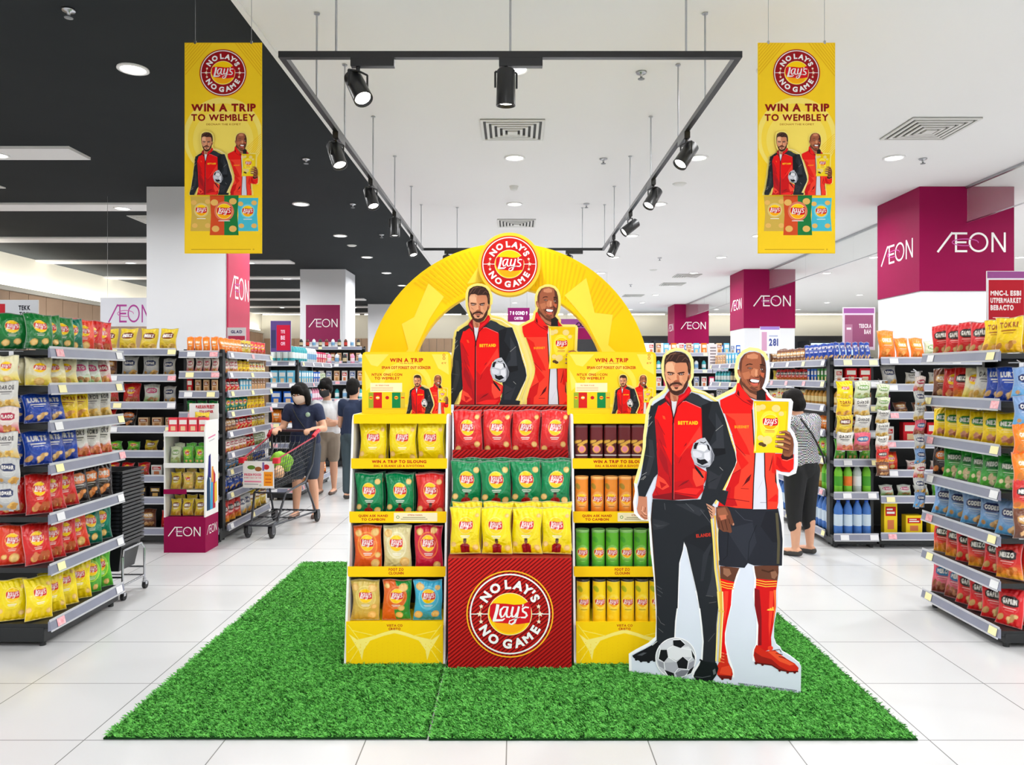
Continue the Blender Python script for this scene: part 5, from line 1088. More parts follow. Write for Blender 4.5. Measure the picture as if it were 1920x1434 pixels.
CART = {'red':((206,34,44),(240,236,228),'red carton'),'yel':((242,208,40),(196,40,34),'yellow carton'),'pnk':((222,70,110),(250,230,236),'pink carton'),'wht':((232,230,224),(196,60,60),'white carton'),'brn':((150,90,60),(230,210,180),'brown carton'),'blu':((40,100,196),(236,240,248),'blue carton'),'crm':((226,190,150),(150,80,50),'peach carton'),'org':((240,120,30),(255,230,200),'orange carton'),'grn':((70,150,70),(236,240,230),'green carton'),'blk':((40,34,36),(210,170,90),'black carton'),'pur':((120,50,120),(230,220,236),'purple carton'),'sky':((110,190,224),(236,246,250),'sky blue carton'),'sil':((186,192,200),(70,90,150),'silver carton')}
BOT = {'grn':((120,200,50),(70,160,40),(60,140,40),'bright green drink bottle'),'gor':((130,200,60),(236,120,40),(70,150,40),'green drink bottle with orange label'),'amb':((190,140,60),(226,206,150),(200,60,40),'amber drink bottle'),'brn':((90,40,24),(200,60,50),(40,30,30),'brown drink bottle'),'wat':((70,120,196),(206,224,240),(40,90,200),'blue water bottle'),'clr':((196,206,204),(236,240,240),(60,120,70),'clear drink bottle'),'shp':((220,226,230),(120,170,210),(240,240,244),'white shampoo bottle'),'pst':((240,150,180),(250,230,240),(240,240,244),'pink lotion bottle'),'tel':((60,170,180),(236,246,246),(240,240,244),'teal lotion bottle'),'blk':((40,40,44),(206,190,150),(30,30,34),'black lotion bottle')}
def fill(key, tier, items, y=.10, x0=.03, x1=None, yaw=0., lean=-.16, jit=.03, who=None, frm='from camera end', hscale=1., dz=0., flip=False, extra=''):
    """items: list of (kind, key, width, height[, count]); laid side by side from x0 to x1"""
    o, rz, W, depth, zs, _ = UN[key]; L = []
    for it in items: L += [it[:4]]*(it[4] if len(it) > 4 else 1)
    x1 = x1 or W-.03; n = len(L); tw = sum(i[2] for i in L); gap = ((x1-x0)-tw)/max(n,1); x = x0; z = zs[tier]+dz
    tn = TIER[tier] if tier < len(zs)-1 else 'bottom shelf'
    cnt = {}
    for i, (kd, k, w_, h_) in enumerate(L):
        cx_ = x+w_/2+gap/2; x += w_+gap; q = (i if not flip else n-1-i)
        if kd in 'sp':
            me = bag(k, w_, round(h_*hscale,3), min(.055,w_*.34), kd == 's', i%2); nm = 'snack_bag' if kd == 's' else 'snack_packet'; desc = DES[k][0]; cat = 'snack bag'
            if kd == 'p': desc = desc.replace('snack bag','snack packet').replace('crisp bag','crisp packet'); cat = 'snack packet'
            r_ = (lean+random.uniform(-jit,jit), random.uniform(-jit,jit), rz+yaw+random.uniform(-jit*2,jit*2))
        elif kd == 'c': me = pack('c',k,w_,h_); nm = 'carton'; desc = CART[k][2]; cat = 'carton'; r_ = (0,0,rz+random.uniform(-.02,.02))
        else: me = pack('b',k,w_,h_); nm = 'bottle'; desc = BOT[k][3]; cat = 'bottle'; r_ = (0,0,rz+random.uniform(-.4,.4))
        up = abs(math.sin(r_[1]))*w_/2+.0015 if kd in 'sp' else 0
        put(nm, me, at_unit(key, cx_, y+random.uniform(-.003,.003), z+up+.001), r_, '%s %s %s, %s, %s' % (desc, ORD[q] if q < 16 else 'last', frm, tn, who), cat, '%s on the %s, %s' % (nm.replace('_',' ')+'s', tn, who))
S_ = lambda k, n=1, w_=.165, h_=.22: ('s',k,w_,h_,n)
P2 = lambda k, n=1, w_=.11, h_=.15: ('p',k,w_,h_,n)
C2 = lambda k, n=1, w_=.08, h_=.12: ('c',k,w_,h_,n)
B2 = lambda k, n=1, w_=.07, h_=.24: ('b',k,w_,h_,n)
HP = PI/2
# near gondola beside the baskets ---------------------------------
ZA7 = [1.70,1.49,1.275,1.03,.745,.455,.135]
gondola('A', 'black gondola full of crisp bags beside the stacked shopping baskets', (-2.67,4.36), HP, .82, .46, ZA7, base=.125)
WA = 'basket-side gondola'
ya = -.62
def sh(key, tier, keys, hh, who, yaw, w_=.15, x0=.02, x1=None, y=.09, lean=-.2, extra='', frm='from camera end', flip=False):
    # shingled bags, each turned towards the customer walking up
    o, rz, W, depth, zs, _ = UN[key]; x1 = x1 or W-.05; n = len(keys)
    for i, k in enumerate(keys):
        x = x0+.05+(x1-x0-.08)*i/max(n-1,1); q = n-1-i if flip else i; rl = random.uniform(-.05,.05)
        tn = TIER[tier] if tier < len(zs)-1 else 'bottom shelf'
        put('snack_bag', bag(k, w_, round(hh,3), .045, True, i%2), at_unit(key, x, y, zs[tier]+.002+abs(rl)*w_*.5), (lean+random.uniform(-.07,.05), rl, rz+yaw+random.uniform(-.12,.10)),
            '%s %s %s, %s, %s' % (DES[k][0], ORD[q], frm, tn, who), 'snack bag', 'snack bags on the %s, %s' % (tn, who))
sh('A',0,['sgrn','sgrn','sgrn','teal','sora','sred','sred'],.215,WA,ya)
sh('A',1,['cry','cry','cry','wgr','wgr','wpk'],.166,WA,ya); sh('A',2,['blu','blu','yls','yls','clr','clr'],.172,WA,ya); sh('A',3,['blu','blu','blu','wda','wda','wda'],.2,WA,ya)
sh('A',4,['sred','sred','sred','blk','blk','blk'],.235,WA,ya); sh('A',5,['sred','sred','sred','sora','teal','teal'],.24,WA,ya); sh('A',6,['yel','yel','yel','yel','slim','slim'],.245,WA,ya)
for tr, k, hh in ((0,'sgrn',.2),(0,'sgrn',.2),(1,'cry',.17),(2,'blu',.18),(3,'blu',.21),(4,'sred',.23),(5,'sred',.23),(6,'yel',.23)):
    pass
for tr, ks, hh in ((0,('sgrn','gld'),.21),(1,('cry','tan'),.16),(2,('blu',),.168),(3,('blu',),.195),(4,('sred','wpk'),.22),(5,('sora','sred'),.23),(6,('yel',),.235)):
    for i, k in enumerate(ks):
        put('snack_bag', bag(k,.15,hh,.045,True,i), at_unit('A', .05+.03*i, .235+.125*i, ZA7[tr]+.004), (-.12,0,HP-1.1), '%s at open end, %s row in, %s, basket-side gondola' % (DES[k][0], ORD[i+1], TIER[tr] if tr < 6 else 'bottom shelf'), 'snack bag', 'snack bags at the open end of the basket-side gondola')
# near gondola across the aisle -----------------------------------
ZF7 = [1.68,1.40,1.14,.885,.625,.37,.10]
gondola('F', 'black gondola with green, yellow and red bags under the big magenta column', (2.77,5.16), -HP, .82, .46, ZF7, base=.095)
WF = 'column-side gondola'; yf = .62; kw = dict(frm='from far end')
sh('F',0,['rwt','rwt','rwt','rwt','yls','yls'],.21,WF,yf,**kw); sh('F',1,['brn','sred','ryl','cry','clr','blu','blu'],.205,WF,yf,**kw); sh('F',2,['yfc']*6,.2,WF,yf,**kw); sh('F',3,['blk','grs','grs','grs','grs','grs'],.208,WF,yf,**kw)
sh('F',4,['lbl']*5,.2,WF,yf,**kw); sh('F',5,['ryl','ryl','rwt','ryl','rwt','ryl'],.212,WF,yf,**kw); sh('F',6,['wbl','wbl','rwt','rwt','rwt','rwt'],.22,WF,yf,**kw)
for tr, ks, hh in ((0,('yls','yls'),.2),(1,('blu','blk'),.2),(2,('yfc','ora'),.2),(3,('grs','sora'),.2),(4,('lbl','ryl'),.2),(5,('ryl','rwt'),.2),(6,('rwt','rwt'),.2)):
    for i, k in enumerate(ks):
        put('snack_bag', bag(k,.15,hh,.045,True,i), at_unit('F', .82-.06-.03*i, .235+.125*i, ZF7[tr]+.004), (-.12,0,-HP+1.1), '%s at open end, %s row in, %s, column-side gondola' % (DES[k][0], ORD[i+1], TIER[tr] if tr < 6 else 'bottom shelf'), 'snack bag', 'snack bags at the open end of the column-side gondola')
# gondola behind the baskets, facing us ---------------------------
ZB = [1.786,1.545,1.294,1.073,.847,.62,.419,.135]
gondola('B', 'black gondola of snack bags facing the aisle behind the stacked baskets', (-4.28,7.04), 0, 1.16, .45, ZB, base=.12)
WB = 'gondola behind baskets'; F2 = 'from its outer end'
kb = dict(who=WB, frm='from grey column')
fill('B',0,[S_('blu',1,.15,.19),S_('gld',5,.17,.21)],**kb); fill('B',1,[S_('tan',1,.14,.17),S_('blk',1,.14,.18),S_('brn',1,.14,.18),S_('sil',2,.15,.19),S_('sil',1,.12,.17)],**kb)
fill('B',2,[S_('wpk',2,.15,.19),S_('sred',2,.16,.19),S_('wgr',1,.15,.18),S_('sil',1,.12,.16)],**kb); fill('B',3,[S_('brn',2,.14,.17),S_('sred',1,.15,.17),S_('blk',1,.15,.17),C2('crm',3,.09,.09)],**kb)
fill('B',4,[C2('wht',3,.1,.14),P2('slim',2,.12,.09),P2('gld',2,.12,.1)],**kb); fill('B',5,[C2('red',3,.11,.07),P2('sred',3,.12,.12),C2('wht',2,.1,.1)],**kb); fill('B',6,[C2('yel',2,.1,.12),C2('pnk',3,.11,.11),C2('blk',3,.1,.1)],**kb); fill('B',7,[S_('wpk',3,.14,.18),S_('brn',2,.14,.17),S_('sred',1,.14,.16)],**kb)
# its end bay and the long side towards the trolley ---------------
ZC = [1.765,1.575,1.395,1.20,1.01,.81,.65,.43,.135]
gondola('CF', 'narrow black end bay of small packs behind the magenta floor bin', (-3.09,7.04), 0, .365, .155, ZC, base=.12)
kc = dict(y=.07, who='bay behind magenta bin', frm='from black upright', lean=-.06)
fill('CF',0,[P2('ora',4,.07,.15)],**kc); fill('CF',1,[P2('wpk',4,.07,.14)],**kc); fill('CF',2,[C2('red',1,.05,.13),C2('crm',3,.05,.12)],**kc); fill('CF',3,[P2('sgrn',3,.09,.12)],**kc)
gondola('CX', 'long black gondola of small packs between the magenta floor bin and the trolley', (-2.72,7.20), HP, 1.31, .33, ZC, base=.12)
kx = dict(who='trolley-side gondola', frm='from camera end', yaw=-.45, lean=-.1, y=.07)
fill('CX',0,[P2('ora',6,.09,.15),P2('gld',3,.1,.15),P2('sred',4,.11,.15)],**kx); fill('CX',1,[P2('wpk',4,.1,.14),P2('yls',3,.1,.13),P2('cry',5,.09,.12)],**kx); fill('CX',2,[P2('rwt',4,.1,.13),C2('sky',4,.07,.12),C2('crm',5,.07,.13)],**kx)
fill('CX',3,[P2('teal',6,.1,.14),P2('yls',5,.1,.14)],**kx); fill('CX',4,[P2('brn',3,.11,.14),P2('rwt',4,.1,.14),P2('gld',4,.1,.14)],**kx); fill('CX',5,[P2('wpk',6,.1,.12),P2('rwt',2,.1,.14),P2('lgr',3,.1,.12)],**kx)
fill('CX',6,[P2('lbl',4,.1,.11),P2('gld',3,.1,.12),P2('blu',3,.1,.12)],**kx); fill('CX',7,[P2('blu',4,.12,.15),P2('wpk',4,.11,.15)],**kx); fill('CX',8,[P2('ryl',3,.15,.2),P2('sil',2,.14,.2),P2('gld',3,.14,.21)],**kx)
# farther side run with household packs ---------------------------
ZE = [1.72,1.45,1.20,.95,.70,.45,.14]
gondola('EF', 'black gondola end of pale blue household packs above the shopper with the trolley', (-3.09,9.5), 0, .365, .155, ZE)
ke = dict(y=.07, who='bay behind trolley shopper', frm='from its edge', lean=-.05)
fill('EF',0,[B2('tel',4,.07,.22)],**ke); fill('EF',1,[C2('sky',3,.09,.17)],**ke); fill('EF',2,[C2('blu',2,.12,.16)],**ke); fill('EF',3,[P2('ora',2,.13,.18)],**ke)
gondola('EX', 'black gondola of cosmetics and household packs running past the masked shoppers', (-2.72,9.66), HP, 1.6, .33, ZE)
ke = dict(who='household gondola', frm='from camera end', yaw=-.3, lean=-.05, y=.08)
fill('EX',0,[B2('tel',5,.08,.22),B2('shp',5,.08,.22),C2('pnk',5,.09,.17)],**ke); fill('EX',1,[C2('sky',7,.10,.17),C2('blu',3,.1,.16),P2('lgr',3,.1,.15)],**ke); fill('EX',2,[B2('shp',6,.075,.19),B2('pst',6,.075,.19)],**ke); fill('EX',3,[C2('wht',6,.1,.16),B2('tel',6,.075,.18)],**ke)
fill('EX',4,[C2('wht',5,.1,.14),P2('wpk',5,.1,.14)],**ke); fill('EX',5,[P2('ora',5,.12,.17),C2('crm',4,.1,.14)],**ke); fill('EX',6,[P2('wpk',6,.14,.18),P2('ora',3,.13,.17)],**ke)
# across the aisle: the drinks gondola and the one beside it ------
ZG = [1.685,1.49,1.27,1.04,.786,.49,.115]
gondola('G2', 'black end bay with green drink bottles and blue water bottles', (2.87,6.87), 0, .40, .155, ZG, base=.1)
kg = dict(y=.07, who='drinks end bay', frm='from standee', lean=-.05)
fill('G2',0,[P2('blu',6,.05,.17)],**kg); fill('G2',1,[C2('wht',1,.06,.12),C2('red',2,.10,.13)],**kg); fill('G2',2,[B2('amb',3,.06,.15),C2('crm',2,.05,.13)],**kg); fill('G2',3,[P2('blk',2,.09,.14),P2('rwt',1,.09,.12)],**kg)
fill('G2',4,[P2('slim',3,.1,.19)],**kg); fill('G2',5,[B2('grn',1,.075,.26),B2('gor',1,.075,.26),B2('clr',1,.075,.26),B2('grn',1,.075,.26)],**kg); fill('G2',6,[B2('wat',4,.08,.31)],**kg); 
gondola('GX', 'black gondola side with drinks and packets behind the smiling standee man', (2.87,8.55), -HP, 1.52, .33, ZG, base=.1)
kg = dict(who='drinks gondola side', frm='from far end', yaw=.4, lean=-.06, y=.07)
fill('GX',0,[P2('brn',8,.09,.15),P2('blu',6,.1,.17)],**kg); fill('GX',1,[P2('ryl',8,.09,.13),C2('blu',3,.06,.13),C2('grn',4,.06,.13)],**kg); fill('GX',2,[P2('cry',7,.09,.14),B2('amb',7,.065,.15)],**kg); fill('GX',3,[P2('rwt',7,.1,.14),C2('sil',3,.07,.14),P2('ora',4,.09,.13)],**kg)
fill('GX',4,[P2('sgrn',6,.11,.18),P2('slim',5,.11,.18)],**kg); fill('GX',5,[B2('clr',4,.08,.25),B2('brn',4,.08,.25),B2('amb',5,.08,.25),B2('grn',2,.08,.25)],**kg); fill('GX',6,[B2('wat',16,.085,.3)],**kg)
ZG1 = [1.70,1.46,1.21,.95,.69,.456,.124]
gondola('G1', 'black gondola facing the aisle with orange bags on top beside the drinks bay', (3.29,6.87), 0, 1.25, .44, ZG1, base=.1)
kg = dict(who='orange-topped gondola', frm='from drinks bay', x1=1.1)
fill('G1',0,[S_('ora',1,.15,.27),S_('ora',2,.13,.2),S_('lgr',3,.16,.17),S_('lgr',1,.15,.15)],**kg); fill('G1',1,[S_('sil',1,.14,.19),S_('clr',2,.14,.12),S_('lgr',2,.14,.14)],**kg); fill('G1',2,[C2('pur',1,.08,.17),P2('brn',3,.13,.1),P2('pnk',1,.12,.07),C2('wht',2,.1,.1)],**kg)
fill('G1',3,[C2('wht',1,.09,.14),C2('red',2,.14,.18),C2('org',2,.15,.17)],**kg); fill('G1',4,[S_('sora',1,.14,.17),P2('wpk',4,.13,.09)],**kg); fill('G1',5,[P2('wgr',3,.13,.1),P2('slim',2,.12,.12),P2('blk',2,.12,.16)],**kg); fill('G1',6,[C2('yel',1,.12,.28),C2('yel',3,.15,.16),C2('grn',1,.12,.15)],**kg)
ZH = [1.70,1.45,1.2,.95,.70,.45,.14]
gondola('HF', 'black gondola end of brown and yellow packs behind the standee, under the middle column', (2.9,9.5), 0, .95, .155, ZH)
kh = dict(y=.07, who='bay under middle column', frm='from aisle', lean=-.06)
fill('HF',0,[P2('brn',7,.11,.19)],**kh); fill('HF',1,[P2('gld',6,.12,.17)],**kh); fill('HF',2,[P2('cry',7,.12,.17)],**kh); fill('HF',3,[P2('ora',6,.12,.17)],**kh)
gondola('HX', 'black gondola side of small household packs between the two standee heads', (2.90,11.3), -HP, 1.64, .33, ZH)
kh = dict(who='gondola behind standee heads', frm='from far end', yaw=.3, lean=-.05, y=.08)
fill('HX',0,[C2('crm',4,.09,.15),C2('sky',4,.09,.16),C2('blu',3,.09,.16)],**kh); fill('HX',1,[B2('tel',5,.07,.18),B2('blk',5,.07,.18)],**kh); fill('HX',2,[P2('sil',5,.1,.16),P2('brn',5,.1,.16)],**kh); fill('HX',3,[B2('pst',6,.07,.18),C2('sil',5,.08,.14)],**kh)
# far shelving ----------------------------------------------------
def far(key, x0, x1, y, top, label, who, kinds, n=5, frm='from outer end'):
    zs = [top-.3*k for k in range(n)]
    gondola(key, label, (x0,y), 0, x1-x0, .4, zs, lip=True, tagc=(0,0))
    for i in range(n-1):
        W = x1-x0; m = max(3, int(W/.13)); m = min(m, 12); kd, ks = kinds[i%len(kinds)]
        fill(key, i, [(kd,ks[j%len(ks)],.09 if kd != 'b' else .075,.19,1) for j in range(m)], who=who, frm=frm, lean=-.04)
far('Q1', -3.55, -2.55, 13.0, 1.75, 'far black shelving of toiletries behind the masked shoppers', 'toiletry shelving', [('b',['shp','blk','pst']),('c',['crm','wht','sil']),('b',['tel','shp','blk']),('c',['pnk','wht','sky'])])
far('Q2', -4.6, -3.2, 16.0, 2.15, 'farthest black shelving beside the slim grey column', 'slim column shelving', [('b',['blk','brn','shp']),('c',['crm','wht','brn']),('c',['sil','pnk','wht']),('b',['tel','pst','wat'])])
far('Q3', 2.35, 3.9, 13.6, 1.95, 'far black shelving of pale packs seen beside the standee man\'s ear', 'shelving by standee ear', [('c',['wht','crm','sky','org']),('b',['shp','tel','pst']),('c',['sil','wht','pnk']),('p',['clr','sil','wpk'])])
far('Q4', 3.5, 5.1, 17.0, 2.05, 'farthest black shelving before the small magenta column', 'small column shelving', [('c',['wht','sil','blu']),('b',['blk','shp','wat']),('c',['pnk','crm','wht']),('b',['tel','pst'])])
# ---------------------------------------------------------------- hanging strips of bags
def strip(loc, rz, cols, rows, hh, ww, keys, label, who, dz=0):
    t = thing('hanging_strip', label, 'display strip', loc, rz); n = rows
    for c in range(cols):
        x = (c-(cols-1)/2)*ww*1.03
        MB().box(x-.012,x+.012,.028,.031,-n*hh*.92-.02,.03).build('strip_band', M_TAGW, t)
    MB().path([(-ww*cols/2,.036,.03),(ww*cols/2,.036,.03)],.004,6).path([(0,.036,.03),(0,.075,.045)],.004,6).build('hook_bar', M_STEEL, t)
    for c in range(cols):
        for r in range(rows):
            x = (c-(cols-1)/2)*ww*1.03; k = keys[(c*rows+r)%len(keys)]; q = (math.cos(rz),math.sin(rz))
            put('hanging_bag', bag(k,round(ww,3),round(hh,3),.032,True,r%2), (loc[0]+q[0]*x-q[1]*0, loc[1]+q[1]*x, loc[2]-(r+1)*hh*.92-.008), (.04,random.uniform(-.04,.04),rz+random.uniform(-.06,.06)), '%s hung %s from top, %s%s' % (DES[k][0], ORD[r], who, '' if cols == 1 else ', column %s' % ('one','two')[c]), 'snack bag', 'bags hung on the %s' % who)
p_ = P(19,668,4.30); strip((p_.x,4.285,p_.z), .1, 1, 6, .155, .125, ['cry','clr','wpk','clr','sil','sil'], 'strip of pale pouches hung on the end of the basket-side gondola', 'strip on the basket-side gondola')
p_ = P(1600,715,6.78); strip((p_.x,6.78,p_.z), 0, 2, 4, .165, .15, ['yel','yls','gld','wda','lgr','clr','clr','wbl'], 'double strip of yellow and clear snack bags hung on the drinks bay', 'strip on the drinks bay')
p_ = P(1650,720,6.76); strip((p_.x+.02,6.76,p_.z), 0, 1, 7, .125, .12, ['lgr','lgr','clr','clr','wda','ryl','brn'], 'narrow strip of small snack bags hung on the black upright by the drinks bay', 'strip on the black upright')
p_ = P(1727,705,5.12); strip((2.705,5.10,p_.z), 0, 1, 9, .105, .075, ['wpk','sil','clr','wbl','sil','lbl','wpk','sil','lbl'], 'narrow white strip of sachets hung on the end of the column-side gondola', 'strip on the column-side gondola')
p_ = P(1914,690,4.24); strip((p_.x+.02,4.24,p_.z), -.1, 1, 6, .17, .13, ['lbl','lbl','ora','ora','ryl','brn'], 'strip of orange and blue bags hung at the picture edge', 'strip at the picture edge')
# ---------------------------------------------------------------- signs on and over the shelving
def sign(px0, py0, px1, py1, d, art, label, m=None, post=None, wires=False, name='shelf_sign', th=.006, rz=0):
    a0, a1 = P(px0,py1,d), P(px1,py0,d); W, Hh = a1.x-a0.x, a1.z-a0.z
    t = thing(name, label, 'sign', (a0.x,d,a0.z), rz); MB().box(0,W,0,th,0,Hh).build('board', m or M_WHITE, t)
    if art: art(W,Hh).mesh('sign_print', t, y=-.0008)
    if post is not None: MB().cyl((W/2,th+.004,Hh*.8),(W/2,th+.004,post-a0.z),.006,n=8).build('post', M_STEEL, t)
    if wires:
        for sx in (.12,.88): MB().cyl((W*sx,th/2,Hh),(W*sx,th/2,CEIL-a0.z-.001),.002,n=6).build('hanging_wire', M_STEEL, t)
    return t
PUR = (176,70,150)
def art_mark(W, Hh): a = Art().rect(.004,.004,W-.004,Hh-.004,(228,230,238)); a.put(wordmark(1,PUR,(206,120,180)),W*.14,Hh*.14,Hh*.42,Hh*.62); return a.clip(0,W-.002,-1)
sign(188,558,300,612,10.4,art_mark,'white sign with the purple store mark, behind the gold bags',wires=True,name='store_sign')
def art_l(W, Hh): a = Art().rect(.003,.003,W-.003,Hh-.003,(228,230,236)); a.rect(.0,.0,W*.16,Hh*.8,(206,50,60)); a.wtext('TEKK',W*.5,W*.8,Hh*.5,Hh*.22,(40,40,50),.05); a.wtext('TIC K.',W*.52,W*.78,Hh*.2,Hh*.2,(40,40,50),.05); return a
sign(-2,562,72,600,4.95,art_l,'white card sign above the green bags on the basket-side gondola',post=1.60)
def art_p(W, Hh): a = Art().rect(.003,.003,W-.003,Hh-.003,(90,70,130)); a.rect(W*.3,.02,W*.95,Hh*.86,(190,30,60)); a.rect(W*.04,.05,W*.26,Hh*.7,(60,60,100)); a.wtext('TITE',W*.5,W*.7,Hh*.6,Hh*.1,(240,200,220),.05); a.wtext('BE',W*.5,W*.7,Hh*.4,Hh*.12,(240,200,220),.05); a.wtext('OFI',W*.5,W*.7,Hh*.22,Hh*.1,(240,200,220),.05); return a
sign(507,601,546,660,9.42,art_p,'purple and red poster sign over the household packs',post=1.73)
def art_q(W, Hh): a = Art().rect(.003,.003,W-.003,Hh-.003,(222,206,224)); a.rect(.01,Hh*.86,W-.01,Hh-.01,(160,90,160)); a.rect(.02,.03,W-.02,Hh*.82,(150,84,120)); a.wtext('TESCRA',W*.5,W*.88,Hh*.52,Hh*.09,(236,226,236),.05); a.wtext('BAH',W*.66,W*.86,Hh*.38,Hh*.1,(236,226,236),.05); a.rect(W*.08,.05,W*.3,Hh*.6,(176,120,150)); a.stroke([(W*.12,Hh*.5),(W*.26,Hh*.5)],.02,(236,226,236)); return a
sign(1580,576,1641,656,7.2,art_q,'plum and white sign standing over the blue packets of the drinks gondola',post=1.70)
def art_r(W, Hh): a = Art().rect(.003,.003,W-.003,Hh-.003,(232,228,236)); a.rect(.0,Hh*.88,W,Hh,(150,80,140)); a.rect(.015,Hh*.72*0+.02,W*.62,Hh*.84,(176,30,44)); 
def art_r(W, Hh):
    a = Art().rect(.003,.003,W-.003,Hh-.003,(232,228,236)); a.rect(.003,Hh*.87,W-.003,Hh-.003,(150,80,140)); a.rect(.012,.012,W*.5,Hh*.84,(178,32,46)); w_ = (240,226,226)
    for i, s_ in enumerate(('MNC-L ESBI','UTPERMARKET','BEBACTO')): a.wtext(s_,W*.05,W*(.46 if i != 2 else .36),Hh*(.56-.13*i),Hh*.085,w_,.06)
    a.wtext('11',W*.58,W*.72,Hh*.5,Hh*.17,(60,60,120),.07); a.wtext('99',W*.76,W*.9,Hh*.5,Hh*.17,(60,60,120),.07); a.stroke([(W*.08,Hh*.16),(W*.3,Hh*.16)],.004,w_); a.stroke([(W*.55,Hh*.3),(W*.9,Hh*.3)],.004,(120,110,140)); return a
sign(1850,508,1990,612,5.05,art_r,'white and red supermarket offer sign above the yellow bags',post=1.60)
def art_s(W, Hh): a = Art().rect(.003,.003,W-.003,Hh-.003,(226,228,240)); a.rect(.003,Hh*.88,W-.003,Hh,(150,120,190)); a.rect(.02,Hh*.1,W*.35,Hh*.8,(196,150,180)); a.wtext('281',W*.45,W*.92,Hh*.3,Hh*.25,(70,80,140),.05); a.stroke([(W*.45,Hh*.65),(W*.9,Hh*.65)],.02,(170,176,200)); return a
sign(1425,612,1462,663,9.45,art_s,'pale blue price sign above the smiling standee head',post=1.69)
def art_t(W, Hh): a = Art().rect(.003,.003,W-.003,Hh-.003,(216,212,216)); [a.stroke([(W*.2,Hh*(.85-.12*k)),(W*.85,Hh*(.85-.12*k))],.02,(130,120,126)) for k in range(6)]; return a
sign(1328,645,1345,692,11.25,art_t,'small grey printed card on the shelving behind the standee heads',post=1.6)
def art_u(W, Hh): a = Art().rect(.002,.002,W-.002,Hh-.002,(232,230,236)); a.rect(.01,.01,W-.01,Hh*.4,(196,60,90)); a.wtext('GLAD',W*.2,W*.8,Hh*.6,Hh*.2,(60,50,110),.05); return a
sign(426,614,461,640,8.3,art_u,'small white and pink card under the rose store sign',post=1.77)
def art_v(W, Hh): a = Art().rect(0,0,W,Hh,(112,20,84)); a.wtext('7 8 GOND 9',W*.1,W*.9,Hh*.5,Hh*.25,(236,226,236),.04); a.wtext('CARTEN',W*.3,W*.7,Hh*.15,Hh*.2,(236,226,236),.04); return a
sign(952,577,993,603,14,art_v,'small plum aisle sign seen through the arch between the printed heads',m=M_MAG,wires=True,name='aisle_sign')
def art_w(W, Hh): a = Art().rect(0,0,W,Hh*.55,(130,16,74)); a.rect(0,Hh*.55,W,Hh,(140,70,130)); [a.ring(W*(.35+.08*k),Hh*.72,Hh*.07,Hh*.12,(40,20,50),12) for k in range(6)]; return a
sign(1050,598,1150,636,18,art_w,'long plum fascia sign seen through the arch beside the crisp bag',m=M_MAG,wires=True,name='aisle_sign')
# pale wall cabinets under the cladding, fridges on the far wall --
for i, (x0, x1) in enumerate(((-3.9,-1.6),(1.2,3.4))):
    t = thing('wall_cabinet', 'pale blue-white lit cabinet on the far wall, %s side of the arch opening' % ('column' if i == 0 else 'fridge'), 'cabinet', (x0,29.2,0)); W = x1-x0
    MB().box(0,W,0,1.0,0,2.45).build('body', M_WHITE, t); 
    for k in range(4): MB().box(W*k/4+.03,W*(k+1)/4-.03,-.02,-.002,.3,2.3).build('glass_door', mat('pale cabinet glass', (190,210,232), .2, noise=(1,(206,222,240))), t)
for i, (x0, x1) in enumerate(((3.9,5.2),(5.3,6.6),(11.2,12.9))):
    t = thing('drinks_fridge', 'black framed drinks fridge on the far wall, %s' % ('beside the yellow arch','behind the small magenta column','beyond the middle magenta column')[i], 'fridge', (x0,29.0,0)); W = x1-x0; mk = mat('fridge black', (26,28,34), .4, noise=(3,(32,34,40)))
    MB().box(0,W,0,1.2,0,2.9).build('body', mk, t); MB().box(.06,W-.06,-.03,-.002,2.35,2.8).build('lit_header', mat('fridge header glow', (200,225,245), .4, emit=(190,225,255), estr=1.1), t)
    for k in range(2):
        d = MB().box(W*k/2+.04,W*(k+1)/2-.04,-.05,-.002,.2,2.25).build('door', mat('fridge glass', (170,196,214), .1, noise=(1,(186,208,224))), t); MB().cyl((W/2+(.09 if k else -.09),-.08,.9),(W/2+(.09 if k else -.09),-.08,1.6),.015,n=8).build('handle', M_STEEL, d)
# ================================================================ floor bin, baskets, trolley
t = thing('cardboard_floor_bin', 'magenta and white card floor bin of small crisp packets beside the baskets', 'display bin', (-3.08,6.70,0)); W, D_ = .365, .29
MB().box(0,W,0,D_,0,.31).build('base_box', M_MAG, t); wordmark(.082).mesh('wordmark', t, y=-.002, loc=(.04,0,.145))
o = wordmark(.075).mesh('wordmark', t, y=-.002); o.rotation_euler = (0,0,HP); o.location = (W,.03,.15); o.scale = (.85,1,1)
MB().box(0,.012,0,D_,.31,1.07).build('side_panel', M_WHITE, t); 
sp = MB().slab([(0,.31),(D_,.31),(D_,1.16),(.03,1.16),(0,1.07)], 0, .012).build('side_panel', M_WHITE, t); sp.rotation_euler = (0,0,HP); sp.location = (W,0,0)
a = Art(); 
for pts, c in (([(.03,.36),(.10,.36),(.10,.62),(.06,.70),(.03,.62)],(30,60,90)),([(.10,.36),(.16,.36),(.17,.60),(.12,.64)],(60,150,190)),([(.16,.36),(.22,.36),(.22,.66),(.17,.72)],(170,40,60)),([(.05,.66),(.12,.64),(.11,.86),(.07,.84)],(40,40,110)),([(.13,.6),(.18,.6),(.17,.74),(.14,.74)],(210,140,60)),([(.2,.4),(.26,.42),(.25,.6),(.2,.58)],(220,180,60))): a.poly(pts, c)
a.stroke([(.06,1.0),(.22,1.02)],.012,(214,120,160)); a.stroke([(.08,.97),(.2,.985)],.006,(160,160,170)); pr = a.mesh('side_print', t, y=-.0015); pr.rotation_euler = (0,0,HP); pr.location = (W,0,0)
MB().box(.012,W-.012,D_-.012,D_,.31,1.07).build('back_panel', mat('dark card', (60,50,56), .7, noise=(4,(70,60,66))), t)
